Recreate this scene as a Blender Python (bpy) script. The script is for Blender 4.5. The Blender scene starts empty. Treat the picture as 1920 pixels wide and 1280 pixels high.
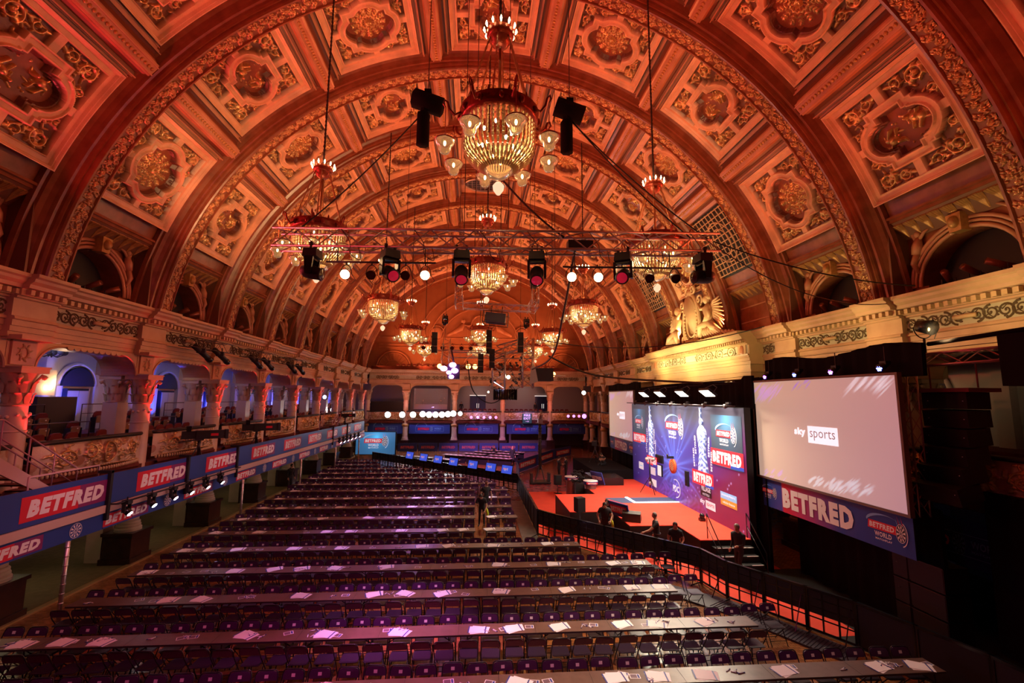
import bpy, math, random
import numpy as np
from mathutils import Vector, Matrix, Euler
random.seed(7); np.random.seed(7)
PI = math.pi; R = math.radians
SC = bpy.context.scene
COL = SC.collection
# ---------------------------------------------------------------- camera
cam_d = bpy.data.cameras.new('camera'); cam = bpy.data.objects.new('camera', cam_d); COL.objects.link(cam)
cam_d.sensor_width = 36.0; cam_d.lens = 848.6 * 36.0 / 1920.0; cam_d.clip_start = 0.05; cam_d.clip_end = 300
_y, _p, _r = .07937, .12448, .00825
_f = Vector((math.sin(_y)*math.cos(_p), math.cos(_y)*math.cos(_p), math.sin(_p)))
_rt = Vector((math.cos(_y), -math.sin(_y), 0)); _u = _rt.cross(_f)
_r2 = math.cos(_r)*_rt + math.sin(_r)*_u; _u2 = -math.sin(_r)*_rt + math.cos(_r)*_u
cam.matrix_world = Matrix(((_r2.x, _u2.x, -_f.x, -.45), (_r2.y, _u2.y, -_f.y, 0), (_r2.z, _u2.z, -_f.z, 6.24), (0, 0, 0, 1)))
SC.camera = cam
# ---------------------------------------------------------------- view, world, bounces
SC.view_settings.view_transform = 'Standard'; SC.view_settings.look = 'None'
SC.view_settings.exposure = 0.0; SC.view_settings.gamma = 1.0; SC.view_settings.use_curve_mapping = False
cy = SC.cycles
cy.max_bounces = 5; cy.diffuse_bounces = 3; cy.glossy_bounces = 2; cy.transmission_bounces = 4; cy.transparent_max_bounces = 6
cy.use_denoising = True; cy.sample_clamp_indirect = 3.0; cy.use_light_tree = True
cy.caustics_reflective = False; cy.caustics_refractive = False
w = bpy.data.worlds.new('world'); SC.world = w; w.use_nodes = True
w.node_tree.nodes['Background'].inputs[0].default_value = (.10, .06, .10, 1)
w.node_tree.nodes['Background'].inputs[1].default_value = .05
# ---------------------------------------------------------------- hall measures (metres)
HW = 13.4; BAY = 4.983; ZC = 7.92
def RY(i): return 15.06 + BAY*i          # far edge of vault rib i
def PY(i): return RY(i) - .85            # centre of pier i
REAR = 56.5
# ---------------------------------------------------------------- house lights
def area(name, loc, target, size, power, color, spread=180, sizey=None):
    d = bpy.data.lights.new(name, 'AREA'); d.energy = power; d.color = color
    d.shape = 'RECTANGLE' if sizey else 'DISK'; d.size = size
    if sizey: d.size_y = sizey
    d.spread = R(spread)
    o = bpy.data.objects.new(name, d); COL.objects.link(o); o.location = loc
    o.rotation_euler = (Vector(target)-Vector(loc)).to_track_quat('-Z', 'Y').to_euler()
    return o
def spot(name, loc, target, power, color, angle=40, blend=.5, rad=.12):
    d = bpy.data.lights.new(name, 'SPOT'); d.energy = power; d.color = color
    d.spot_size = R(angle); d.spot_blend = blend; d.shadow_soft_size = rad
    o = bpy.data.objects.new(name, d); COL.objects.link(o); o.location = loc
    o.rotation_euler = (Vector(target)-Vector(loc)).to_track_quat('-Z', 'Y').to_euler()
    return o
def point(name, loc, power, color, rad=.15):
    d = bpy.data.lights.new(name, 'POINT'); d.energy = power; d.color = color; d.shadow_soft_size = rad
    o = bpy.data.objects.new(name, d); COL.objects.link(o); o.location = loc; return o
RED = (1, .06, .035); ORA = (1, .17, .05); AMB = (1, .42, .14); WARM = (1, .66, .32); WHITE = (1, .93, .85)
MAG = (1, .12, .55); PUR = (.42, .12, 1); BLU = (.12, .16, 1)
# colour washes thrown up into the vault by the lamps that stand in the lunettes and along the cornice
for i in range(-2, 9):
    y = RY(i) + 3.2 if i < 8 else 56.3
    L_C = (1, .055, .075) if i < 0 else (1, .055, .05) if i < 1 else (1, .22, .065)
    area('vault_wash', (-13.2, y, 10.3), (2.0, y-2.2, 19.5), .22, 300, L_C, 118)
    area('vault_wash', (13.2, y, 10.3), (-2.0, y-2.2, 19.5), .22, 300 if i > 0 else 190, (1, .09, .03) if i < 1 else (1, .24, .08), 118)
    if 0 <= i < 9:
        # red uplighters at the feet of the arcade columns, blue and violet ones on the gallery wall behind
        yp = PY(i); spot('column_uplight', (-12.62, yp+.62, 4.15), (-13.5, yp+.12, 6.5), 620, (1, .022, .03), 40, .8, .04)
        area('wall_uplight', (-17.2, yp+1.2, 4.9), (-17.6, yp+1.2, 8.0), .25, 75, (.08, .10, 1), 120)
        area('aisle_fill', (-15.2, yp-BAY/2, 2.9), (-14.6, yp-BAY/2, 0), .4, 6, (1, .78, .42), 150)  # fill added to lift the aisle floor, no fixture there
        area('gallery_fill', (-15.5, yp-BAY/2, 8.35), (-15.5, yp-BAY/2, 4), .8, 15, (.60, .60, .9), 170)  # soft gallery fill, added without a fixture
for y in (10.5, 14.5, 18.5, 23, 27, 31, 36):      # warm fills added along the drape line, without fixtures, brighten the stage cornice
    area('cornice_fill', (11.3, y, 7.9), (13.3, y+.2, 9.6), .4, 75 if 20 < y < 34 else 42, (1, .66, .26), 150)
area('cornice_fill', (9.6, 24, 7.6), (13.2, 27, 11.5), .4, 130, (1, .70, .30), 120); area('cornice_fill', (9.6, 30, 7.6), (13.2, 27, 11.5), .4, 90, (1, .70, .30), 120)
for x in (-9, -3, 3, 9): area('rear_wash', (x, 52.5, 5.2), (x, 57, 8.2), .4, 70, (1, .30, .20), 150); spot('rear_column', (x*.985, 54.9, 3.6), (x*.985, 56.5, 6.8), 120, (1, .05, .10), 55, .6, .05)
for x in (-5.9, 0, 5.9): area('rear_banner_wash', (x, 54.5, 5.0), (x, 56.6, 2.4), .3, 40, (.55, .35, 1), 130); area('rear_room', (x, 59.5, 8.3), (x, 60.5, 4), .6, 22, (1, .80, .72), 170)
# lamps of the long truss and the gantry playing on the tables: magenta towards the gallery, white in the middle
for (x, y, tx, ty_, p, c, a) in ((-3, 12.2, -4.5, 9.5, 9000, (1, .18, .68), 34), (-4.9, 12.6, -1.5, 11.3, 10500, (1, .18, .68), 28), (-1, 12.3, -2.6, 12.8, 5500, (.9, .35, .9), 32), (-2, 28, -4.5, 19.5, 5200, (.60, .25, 1), 32), (-2, 28, -3.0, 24.5, 4500, (.62, .35, 1), 34),
                                (-2, 28.5, -6.0, 31.0, 1600, (1, .25, .8), 40), (1.3, 28.6, -1.0, 27.0, 1500, (.75, .65, 1), 44), (1.3, 28.6, .5, 21.5, 1500, (1, .85, .65), 30), (-1.2, 31.5, .8, 44.8, 12000, (1, .35, .90), 40), (1.2, 12.2, 1.9, 10.6, 5200, (1, .74, .50), 38), (3.5, 12.0, 3.8, 13.4, 6000, (1, .66, .40), 40),
                                (2.8, 12, 5.5, 27, 3500, (1, .40, .35), 34), (-11.2, 18.5, -6.0, 16.5, 260, (.6, .4, 1), 60)):
    spot('table_beam', (x, y, 9.6 if y < 20 and x > -10 else (7.9 if x > -10 else 2.7)), (tx, ty_, .7), p, c, a, .75, .12)
area('red_fill', (-2, 3.0, 8.6), (-2, 9, 0), 1.2, 60, (1, .08, .25), 160)  # red fill over the first rows, added without a fixture
for (x, tx, c, p) in ((-4.5, -5, MAG, 650), (-1.5, -1.5, MAG, 1100), (2, 2.5, (1, .50, .62), 900), (5, 6, (1, .60, .52), 500)): spot('unseen_front_beam', (x, 6.5, 14.0), (tx, 11.2, 0), p*1.25, c, 46, .9, .12)  # unseen spots added above the first rows to colour the chair backs
area('red_fill', (-9.5, 8, 8.8), (-11, 13, 3), .8, 50, (1, .16, .30), 150)  # second red fill, also without a fixture
for y in (10, 14, 18, 22, 27, 32, 38, 44): spot('banner_wash', (-8.6, y-1, 6.4), (-11.6, y+.3, 3.2), 150, (1, .48, .60), 62, .9, .1)
for (x, tx, ty_, tz, p) in ((-5.95, -11.4, 18.5, 16.0, 1000), (-5.95, -11.8, 23.5, 15.0, 1300), (-2.5, -9.0, 24.5, 18.5, 900), (-2.5, -11.0, 30, 15.5, 900), (2.9, 10.5, 19.0, 17.0, 700), (6.15, 11.6, 25.0, 15.0, 900), (2.9, 7.0, 17.5, 19.8, 600), (-2.5, -6.0, 17.5, 20.0, 600)):
    spot('vault_beam', (x, 12.6, 11.0), (tx, ty_, tz), p, (1, .52, .22), 44, .9, .1)
for x in (-7, 0, 7): area('end_wall_fill', (x, 55.2, 10.0), (x*.8, 59.2, 14.5), .4, 120, (1, .25, .08), 140)  # orange fills added to brighten the end wall
# ================================================================ helpers
def newobj(name, data, parent=None):
    o = bpy.data.objects.new(name, data); COL.objects.link(o)
    if parent is not None: o.parent = parent
    return o
def tag(o, label=None, cat=None, group=None, kind=None):
    if label: o['label'] = label
    if cat: o['category'] = cat
    if group: o['group'] = group
    if kind: o['kind'] = kind
    return o
def thing(name, label, cat, loc=(0, 0, 0), rz=0, group=None, rot=None, scale=None):
    o = newobj(name, None); o.location = loc; o.rotation_euler = rot or (0, 0, rz)
    if scale: o.scale = (scale,)*3
    o.empty_display_size = .1
    return tag(o, label, cat, group)
def dup(root, loc=None, rz=None, label=None, group=None, rot=None):
    r = root.copy(); COL.objects.link(r)
    if loc is not None: r.location = loc
    if rz is not None: r.rotation_euler = (0, 0, rz)
    if rot is not None: r.rotation_euler = rot
    if label: r['label'] = label
    if group: r['group'] = group
    for ch in KIDS.get(root.name, []):
        c = ch.copy(); COL.objects.link(c); c.parent = r
        for g in KIDS.get(ch.name, []):
            d = g.copy(); COL.objects.link(d); d.parent = c
    return r
KIDS = {}
def note_kids(root):
    KIDS[root.name] = [c for c in bpy.data.objects if c.parent == root]
    for c in KIDS[root.name]:
        k = [d for d in bpy.data.objects if d.parent == c]
        if k: KIDS[c.name] = k
ORD = ('first second third fourth fifth sixth seventh eighth ninth tenth eleventh twelfth thirteenth fourteenth fifteenth sixteenth '
       'seventeenth eighteenth nineteenth twentieth').split()
def nth(n):
    if n < 20: return ORD[n]
    t = {2: 'twenty', 3: 'thirty', 4: 'forty'}[(n+1)//10]
    return t + '-' + ORD[(n+1) % 10 - 1] if (n+1) % 10 else {2: 'twentieth', 3: 'thirtieth', 4: 'fortieth'}[(n+1)//10]

class MB:
    """collects shapes; obj() links them as ONE mesh"""
    def __init__(s): s.v = []; s.f = []; s.mi = []; s.m = 0; s.sm = []; s.smooth = False
    def _add(s, vs, fs):
        b = len(s.v); s.v.extend([tuple(q) for q in vs])
        for f in fs: s.f.append(tuple(b+k for k in f)); s.mi.append(s.m); s.sm.append(s.smooth)
        return s
    def box(s, c, d, rot=None, taper=1.0):
        x, y, z = d[0]/2, d[1]/2, d[2]/2
        P = [(-x, -y, -z), (x, -y, -z), (x, y, -z), (-x, y, -z), (-x*taper, -y*taper, z), (x*taper, -y*taper, z), (x*taper, y*taper, z), (-x*taper, y*taper, z)]
        if rot is not None:
            M = Euler(rot).to_matrix() if not isinstance(rot, Matrix) else rot
            P = [M @ Vector(p) for p in P]
        c = Vector(c)
        return s._add([Vector(p)+c for p in P], [(0, 3, 2, 1), (4, 5, 6, 7), (0, 1, 5, 4), (1, 2, 6, 5), (2, 3, 7, 6), (3, 0, 4, 7)])
    def b2(s, x0, x1, y0, y1, z0, z1): return s.box(((x0+x1)/2, (y0+y1)/2, (z0+z1)/2), (abs(x1-x0), abs(y1-y0), abs(z1-z0)))
    def tube(s, pts, r, n=6, closed=False, cap=True):
        P = [Vector(p) for p in pts]; N = len(P); rs = r if isinstance(r, (list, tuple)) else [r]*N
        T = []
        for i in range(N):
            a = P[i-1] if (i or closed) else P[0]; b = P[(i+1) % N] if (i < N-1 or closed) else P[-1]
            t = b-a; T.append(t.normalized() if t.length > 1e-9 else Vector((0, 0, 1)))
        ref = Vector((0, 0, 1)) if abs(T[0].z) < .9 else Vector((1, 0, 0))
        u = T[0].cross(ref).normalized(); vs = []
        for i in range(N):
            u = (u - T[i]*u.dot(T[i]))
            u = u.normalized() if u.length > 1e-6 else T[i].orthogonal().normalized()
            w_ = T[i].cross(u)
            for k in range(n):
                a = 2*PI*k/n; vs.append(P[i] + (u*math.cos(a)+w_*math.sin(a))*rs[i])
        fs = []
        for i in range(N if closed else N-1):
            j = (i+1) % N
            for k in range(n): fs.append((i*n+k, i*n+(k+1) % n, j*n+(k+1) % n, j*n+k))
        if cap and not closed: fs.append(tuple(range(n-1, -1, -1))); fs.append(tuple((N-1)*n+k for k in range(n)))
        o = s.smooth; s.smooth = True if n > 5 else o
        s._add(vs, fs); s.smooth = o; return s
    def cyl(s, a, b, r, r2=None, n=12): return s.tube([a, b], [r, r if r2 is None else r2], n)
    def lathe(s, prof, c=(0, 0, 0), n=16, M=None, smooth=True, arc=2*PI):
        full = arc > 6.28; vs = []; c = Vector(c); cols = n if full else n+1
        for (r, z) in prof:
            for k in range(cols):
                a = arc*k/n; p = Vector((r*math.cos(a), r*math.sin(a), z))
                if M is not None: p = M @ p
                vs.append(p+c)
        fs = []
        for i in range(len(prof)-1):
            for k in range(n):
                k2 = (k+1) % cols
                fs.append((i*cols+k, i*cols+k2, (i+1)*cols+k2, (i+1)*cols+k))
        o = s.smooth; s.smooth = smooth; s._add(vs, fs); s.smooth = o; return s
    def ball(s, c, r, n=10, sc=(1, 1, 1), M=None):
        m = max(4, n//2+1); prof = [(max(1e-4, math.sin(PI*i/m)), -math.cos(PI*i/m)) for i in range(m+1)]
        S = Matrix.Diagonal((r*sc[0], r*sc[1], r*sc[2])); 
        if M is not None: S = M @ S
        return s.lathe(prof, c, n, S)
    def prism(s, pts, h0, h1, M=None):
        """pts in the local XY plane, extruded local z h0..h1, then M"""
        n = len(pts); vs = [Vector((p[0], p[1], h0)) for p in pts]+[Vector((p[0], p[1], h1)) for p in pts]
        if M is not None: vs = [M @ v for v in vs]
        return s._add(vs, [tuple(range(n-1, -1, -1)), tuple(range(n, 2*n))]+[(k, (k+1) % n, n+(k+1) % n, n+k) for k in range(n)])
    def sweep(s, prof, ys):
        """profile (x,z) swept along Y"""
        n = len(prof); vs = [(p[0], y, p[1]) for y in ys for p in prof]
        fs = [(j*n+k, j*n+k+1, (j+1)*n+k+1, (j+1)*n+k) for j in range(len(ys)-1) for k in range(n-1)]
        return s._add(vs, fs)
    def raw(s, vs, fs, M=None):
        if M is not None: vs = [M @ Vector(v) for v in vs]
        return s._add(vs, fs)
    def obj(s, name, mats, parent=None, loc=None, rot=None):
        me = bpy.data.meshes.new(name); me.from_pydata([tuple(v) for v in s.v], [], s.f)
        for m in (mats if isinstance(mats, (list, tuple)) else [mats]): me.materials.append(m)
        if any(s.mi): me.polygons.foreach_set('material_index', s.mi)
        me.polygons.foreach_set('use_smooth', s.sm); me.update()
        o = newobj(name, me, parent)
        if loc is not None: o.location = loc
        if rot is not None: o.rotation_euler = rot
        return o
def T(x=0, y=0, z=0): return Matrix.Translation((x, y, z))
def RX(a): return Matrix.Rotation(a, 4, 'X')
def RYm(a): return Matrix.Rotation(a, 4, 'Y')
def RZ(a): return Matrix.Rotation(a, 4, 'Z')
def look_m(loc, target, up='Y', track='-Z'):
    q = (Vector(target)-Vector(loc)).to_track_quat(track, up); return Matrix.Translation(loc) @ q.to_matrix().to_4x4()
def inst(name, src, parent, loc=None, rot=None, scale=None):
    o = newobj(name, src.data, parent)
    if loc is not None: o.location = loc
    if rot is not None: o.rotation_euler = rot
    if scale is not None: o.scale = scale
    return o
# ---------------------------------------------------------------- materials
MATS = {}
def mat(name, c, rough=.5, metal=0, emit=None, es=0, c2=None, scale=8, bump=0, bscale=40, spec=.5, detail=4, dist=.02, trans=0, coat=0, alpha=1):
    m = bpy.data.materials.new(name); m.use_nodes = True; nt = m.node_tree; b = nt.nodes['Principled BSDF']; L = nt.links
    def rgb(q): return (*q, 1)
    b.inputs['Base Color'].default_value = rgb(c); b.inputs['Roughness'].default_value = rough; b.inputs['Metallic'].default_value = metal
    b.inputs['Specular IOR Level'].default_value = spec
    if coat: b.inputs['Coat Weight'].default_value = coat
    if trans: b.inputs['Transmission Weight'].default_value = trans
    if alpha < 1: b.inputs['Alpha'].default_value = alpha
    if emit is not None: b.inputs['Emission Color'].default_value = rgb(emit); b.inputs['Emission Strength'].default_value = es
    if c2 is not None or bump:
        tc = nt.nodes.new('ShaderNodeTexCoord')
    if c2 is not None:
        n = nt.nodes.new('ShaderNodeTexNoise'); n.inputs['Scale'].default_value = scale; n.inputs['Detail'].default_value = detail
        L.new(tc.outputs['Object'], n.inputs['Vector'])
        r = nt.nodes.new('ShaderNodeValToRGB'); r.color_ramp.elements[0].position = .35; r.color_ramp.elements[1].position = .65
        r.color_ramp.elements[0].color = rgb(c); r.color_ramp.elements[1].color = rgb(c2)
        L.new(n.outputs['Fac'], r.inputs['Fac']); L.new(r.outputs['Color'], b.inputs['Base Color'])
    if bump:
        n = nt.nodes.new('ShaderNodeTexNoise'); n.inputs['Scale'].default_value = bscale; n.inputs['Detail'].default_value = 3
        L.new(tc.outputs['Object'], n.inputs['Vector'])
        bp = nt.nodes.new('ShaderNodeBump'); bp.inputs['Strength'].default_value = bump; bp.inputs['Distance'].default_value = dist
        L.new(n.outputs['Fac'], bp.inputs['Height']); L.new(bp.outputs['Normal'], b.inputs['Normal'])
    MATS[name] = m; return m
def attr_mat(name, rough=.45, metal=0., bump=.25, spec=.5):
    """painted plaster whose gilding and ground colours are stored per vertex"""
    m = mat(name, (1, 1, 1), rough, metal, spec=spec); nt = m.node_tree; b = nt.nodes['Principled BSDF']; L = nt.links
    a = nt.nodes.new('ShaderNodeVertexColor'); a.layer_name = 'paint'
    tc = nt.nodes.new('ShaderNodeTexCoord'); n = nt.nodes.new('ShaderNodeTexNoise'); n.inputs['Scale'].default_value = 1.6; n.inputs['Detail'].default_value = 6
    L.new(tc.outputs['Object'], n.inputs['Vector'])
    mr = nt.nodes.new('ShaderNodeMapRange'); mr.inputs['From Min'].default_value = .3; mr.inputs['From Max'].default_value = .7; mr.inputs['To Min'].default_value = .75; mr.inputs['To Max'].default_value = 1.15
    L.new(n.outputs['Fac'], mr.inputs['Value'])
    mx = nt.nodes.new('ShaderNodeVectorMath'); mx.operation = 'SCALE'
    L.new(a.outputs['Color'], mx.inputs[0]); L.new(mr.outputs['Result'], mx.inputs['Scale']); L.new(mx.outputs['Vector'], b.inputs['Base Color'])
    L.new(a.outputs['Alpha'], b.inputs['Metallic'])
    n2 = nt.nodes.new('ShaderNodeTexNoise'); n2.inputs['Scale'].default_value = 22; n2.inputs['Detail'].default_value = 4
    L.new(tc.outputs['Object'], n2.inputs['Vector'])
    bp = nt.nodes.new('ShaderNodeBump'); bp.inputs['Strength'].default_value = bump; bp.inputs['Distance'].default_value = .02
    L.new(n2.outputs['Fac'], bp.inputs['Height']); L.new(bp.outputs['Normal'], b.inputs['Normal'])
    return m
RELIEF = attr_mat('painted_relief_plaster', .27, bump=.30)
RIBP = mat('shade_deepened_terracotta', (.22, .070, .032), .24, c2=(.31, .105, .05), scale=2.2, bump=.05)  # terracotta deepened to carry the shade on the rib faces
BEAMP = mat('rose_cream_moulding', (.60, .31, .18), .25, c2=(.46, .22, .12), scale=1.3, bump=.05)
CREAM = mat('cream_plaster', (.54, .38, .23), .38, c2=(.45, .30, .18), scale=1.5, bump=.05)
CREAM2 = mat('warm_yellow_plaster', (.58, .43, .23), .45, c2=(.52, .39, .21), scale=2, bump=.04)
GILT = mat('gilding', (.58, .34, .12), .34, .35, c2=(.45, .25, .09), scale=9, bump=.2, bscale=60)
GROOVE = mat('groove_shade_paint', (.16, .055, .03), .4)  # dark colour standing in for shade in the moulding grooves
DARKP = mat('dark_brown_plaster', (.20, .09, .05), .5)  # dark brown plaster of the lunette coves and front wall
WHITEW = mat('grey_white_wall_paint', (.62, .62, .66), .7, c2=(.55, .55, .60), scale=.8, bump=.03)
BLACK = mat('matt_black', (.012, .011, .012), .55)
BLACKG = mat('gloss_black', (.010, .010, .012), .22)
DRAPE = mat('black_drape', (.010, .008, .010), .95, spec=.1)
STEEL = mat('aluminium_tube', (.55, .50, .48), .32, .85)
DSTEEL = mat('dark_steel', (.06, .055, .06), .4, .6)
WOODD = mat('dark_mahogany', (.055, .018, .013), .3, c2=(.03, .010, .008), scale=3)
REDSEAT = mat('crimson_velvet', (.14, .012, .016), .8)
REDFLOOR = mat('oxblood_carpet', (.16, .035, .022), .9, c2=(.11, .022, .016), scale=6)
CARPET = mat('scarlet_carpet', (.84, .066, .030), .9, bump=.1, bscale=300, c2=(.78, .058, .027), scale=2)
WHITE_I = mat('white_print', (.86, .82, .84), .5)
RED_I = mat('red_print', (.66, .012, .035), .45)
BLUE_I = mat('royal_blue_print', (.020, .055, .30), .45)
PALE_I = mat('pale_blue_print', (.20, .42, .80), .45)
NAVY_I = mat('navy_print', (.008, .014, .07), .45)
OLIVE = mat('olive_walkway', (.20, .16, .08), .8, c2=(.16, .13, .06), scale=5)
GREYCOL = mat('sage_grey_ground', (.46, .46, .33), .6, c2=(.40, .41, .29), scale=4)
FLEX = mat('black_cable', (.012, .012, .012), .5)
# ---------------------------------------------------------------- relief (moulded plaster) engine
class Relief:
    def __init__(s, w, h, nx, ny):
        s.w, s.h, s.nx, s.ny = w, h, nx, ny
        s.x = np.linspace(-w/2, w/2, nx); s.y = np.linspace(-h/2, h/2, ny)
        s.X, s.Y = np.meshgrid(s.x, s.y, indexing='ij'); s.H = np.zeros((nx, ny)); s.O = np.zeros((nx, ny))
    def dot(s, x, y, r, h):
        i0 = np.searchsorted(s.x, x-r); i1 = np.searchsorted(s.x, x+r); j0 = np.searchsorted(s.y, y-r); j1 = np.searchsorted(s.y, y+r)
        if i1 <= i0 or j1 <= j0: return
        d = ((s.X[i0:i1, j0:j1]-x)**2+(s.Y[i0:i1, j0:j1]-y)**2)/(r*r)
        v = h*np.sqrt(np.clip(1-d, 0, 1)); s.O[i0:i1, j0:j1] = np.maximum(s.O[i0:i1, j0:j1], v)
    def stroke(s, P, r, h):
        P = list(P); n = len(P)
        for k, (x, y) in enumerate(P):
            rr = r(k/(n-1)) if callable(r) else r; s.dot(x, y, rr, h*min(1, rr/.03))
    def spiral(s, x, y, r0, a0, turns, d=1, w=.035, h=.07, leaves=True):
        n = int(60*turns*max(.3, r0/.3))+12; P = []
        for k in range(n):
            t = k/(n-1); a = a0+d*turns*2*PI*t; r = r0*(1-t)**.8+.012
            P.append((x+r*math.cos(a), y+r*math.sin(a)))
            if leaves and k % 9 == 4 and t < .8:
                for q in (.25, .55, .85): s.dot(x+(r+w*1.5*q+.02)*math.cos(a+.25*q*d), y+(r+w*1.5*q+.02)*math.sin(a+.25*q*d), w*(1.15-.6*q), h*.8)
        s.stroke(P, lambda t: w*(1-.55*t), h); s.dot(x, y, w*1.3, h*1.2)
    def leaf(s, x, y, a, L, w, h):
        for k in range(7):
            t = k/6; s.dot(x+L*t*math.cos(a), y+L*t*math.sin(a), w*(.5+1.1*math.sin(PI*(.15+.8*t))), h*(1-.35*t))
        for k in range(1, 5):
            t = k/5
            for sg in (-1, 1):
                bx, by = x+L*t*math.cos(a), y+L*t*math.sin(a); b = a+sg*.9
                for q in (.4, .8): s.dot(bx+L*.25*q*math.cos(b), by+L*.25*q*math.sin(b), w*.5*(1.2-q*.6), h*.75)
def relief_mesh(name, Rl, H, paint, mapf, mat_, parent=None):
    """grid mesh: mapf(X,Y,H)->(x,y,z) arrays; paint -> (nx,ny,4)"""
    x, y, z = mapf(Rl.X, Rl.Y, H); V = np.stack([x, y, z], -1).reshape(-1, 3).astype(np.float32)
    nx, ny = Rl.nx, Rl.ny; I = np.arange(nx*ny).reshape(nx, ny)
    F = np.stack([I[:-1, :-1], I[1:, :-1], I[1:, 1:], I[:-1, 1:]], -1).reshape(-1, 4)
    me = bpy.data.meshes.new(name); me.vertices.add(len(V)); me.vertices.foreach_set('co', V.ravel())
    me.loops.add(F.size); me.loops.foreach_set('vertex_index', F.ravel().astype(np.int32))
    me.polygons.add(len(F)); me.polygons.foreach_set('loop_start', np.arange(0, F.size, 4, dtype=np.int32)); me.polygons.foreach_set('loop_total', np.full(len(F), 4, dtype=np.int32))
    me.polygons.foreach_set('use_smooth', np.ones(len(F), dtype=bool)); me.update(calc_edges=True)
    ca = me.color_attributes.new('paint', 'FLOAT_COLOR', 'POINT'); ca.data.foreach_set('color', paint.reshape(-1, 4).astype(np.float32).ravel())
    me.materials.append(mat_); return newobj(name, me, parent)
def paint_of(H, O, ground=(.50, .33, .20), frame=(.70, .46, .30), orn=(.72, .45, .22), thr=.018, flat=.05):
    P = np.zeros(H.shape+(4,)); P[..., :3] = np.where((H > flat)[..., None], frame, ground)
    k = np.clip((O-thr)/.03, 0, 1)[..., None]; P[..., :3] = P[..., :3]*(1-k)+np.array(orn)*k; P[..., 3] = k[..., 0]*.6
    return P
# ---------------------------------------------------------------- lettering
_TX = {}
def text_geo(s, bold=.0, shear=0.0, font=None):
    key = (s, bold, shear)
    if key in _TX: return _TX[key]
    cu = bpy.data.curves.new('txt', 'FONT'); cu.body = s; cu.size = 1; cu.offset = bold; cu.shear = shear; cu.resolution_u = 2
    cu.space_character = 1+bold*3; cu.fill_mode = 'FRONT'; cu.dimensions = '2D'
    o = bpy.data.objects.new('txt', cu); COL.objects.link(o)
    dg = bpy.context.evaluated_depsgraph_get(); me = bpy.data.meshes.new_from_object(o.evaluated_get(dg))
    V = [tuple(v.co) for v in me.vertices]; F = [tuple(p.vertices) for p in me.polygons]
    bpy.data.objects.remove(o); bpy.data.curves.remove(cu); bpy.data.meshes.remove(me)
    xs = [v[0] for v in V]; ys = [v[1] for v in V]; x0, x1, y0, y1 = min(xs), max(xs), min(ys), max(ys)
    V = [((v[0]-(x0+x1)/2)/(y1-y0), (v[1]-(y0+y1)/2)/(y1-y0)) for v in V]; wd = (x1-x0)/(y1-y0)
    _TX[key] = (V, F, wd); return _TX[key]
def text(mb, s, M, h, w=None, bold=.03, shear=0., m=0, z=.004):
    """lettering of height h (and width w) centred on M's origin, in its XY plane"""
    V, F, wd = text_geo(s, bold, shear); sx = (w/wd) if w else h; mb.m = m
    mb.raw([(v[0]*sx, v[1]*h, z) for v in V], F, M)
def rect(mb, M, x0, x1, y0, y1, z, m=0, skew=0):
    mb.m = m; mb.raw([(x0, y0, z), (x1, y0, z), (x1+skew, y1, z), (x0+skew, y1, z)], [(0, 1, 2, 3)], M)
def disc(mb, M, x, y, r, z, m=0, n=20, r0=0, a0=0, a1=2*PI, sx=1.0):
    mb.m = m; full = a1-a0 > 6.2
    P = []; N = n+1
    for k in range(N):
        a = a0+(a1-a0)*k/n; P.append((x+sx*r0*math.cos(a), y+r0*math.sin(a), z)); P.append((x+sx*r*math.cos(a), y+r*math.sin(a), z))
    mb.raw(P, [(2*k, 2*k+1, 2*k+3, 2*k+2) for k in range(n)], M)
def dartboard(mb, M, x, y, r, z, mw=0, md=1, sx=1.0):
    disc(mb, M, x, y, r, z, md, 20, 0, sx=sx)
    disc(mb, M, x, y, r, z+.002, mw, 24, r*.94, sx=sx)
    for k in range(0, 20, 2):
        a = 2*PI*k/20; disc(mb, M, x, y, r*.84, z+.002, mw, 2, r*.5, a, a+2*PI/20, sx); disc(mb, M, x, y, r*.44, z+.002, mw, 2, r*.1, a, a+2*PI/20, sx)
def logo_world(mb, M, s, mw=0, mr=1, mp=2, md=3, z=.004):
    """sponsor logo: swoosh over a red box with BETFRED, WORLD MATCHPLAY under it, dartboard with streaks; width about 2*s"""
    N = 18; P = []
    for k in range(N+1):
        t = k/N; a = PI*(1.0-.86*t)
        P.append(((-.12+.82*math.cos(a))*s, (.28+.34*math.sin(a))*s, z)); P.append(((-.10+.80*math.cos(a)+.10*(1-t)*0)*s, (.28+(.34-.17*math.sin(PI*(1-t)**1.6*.5+.0)*(1-t))*math.sin(a)-.05*(1-t))*s, z))
    mb.m = mp; mb.raw(P, [(2*k, 2*k+1, 2*k+3, 2*k+2) for k in range(N)], M)
    rect(mb, M, -.88*s, .46*s, -.06*s, .28*s, z+.002, mr, .05*s)
    text(mb, 'BETFRED', M @ T(-.20*s, .11*s, 0), .22*s, 1.18*s, .045, .12, mw, z+.005)
    text(mb, 'WORLD', M @ T(-.16*s, -.22*s, 0), .20*s, .80*s, .03, 0, mw, z+.003)
    text(mb, 'MATCHPLAY', M @ T(-.14*s, -.42*s, 0), .08*s, .78*s, .03, 0, mw, z+.003)
    dartboard(mb, M, .68*s, .06*s, .36*s, z+.004, mw, md, .62)
    disc(mb, M, .66*s, .04*s, .50*s, z+.003, mw, 14, .46*s, -1.35, 1.1, .62)
    for k in range(4):
        x = (.52+.08*k)*s; mb.m = mr if k % 2 else mp
        mb.raw([(x, .38*s, z+.002), (x+.03*s, .38*s, z+.002), (x-.06*s, (.62+.1*(k % 2))*s, z+.002)], [(0, 1, 2)], M)
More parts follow.
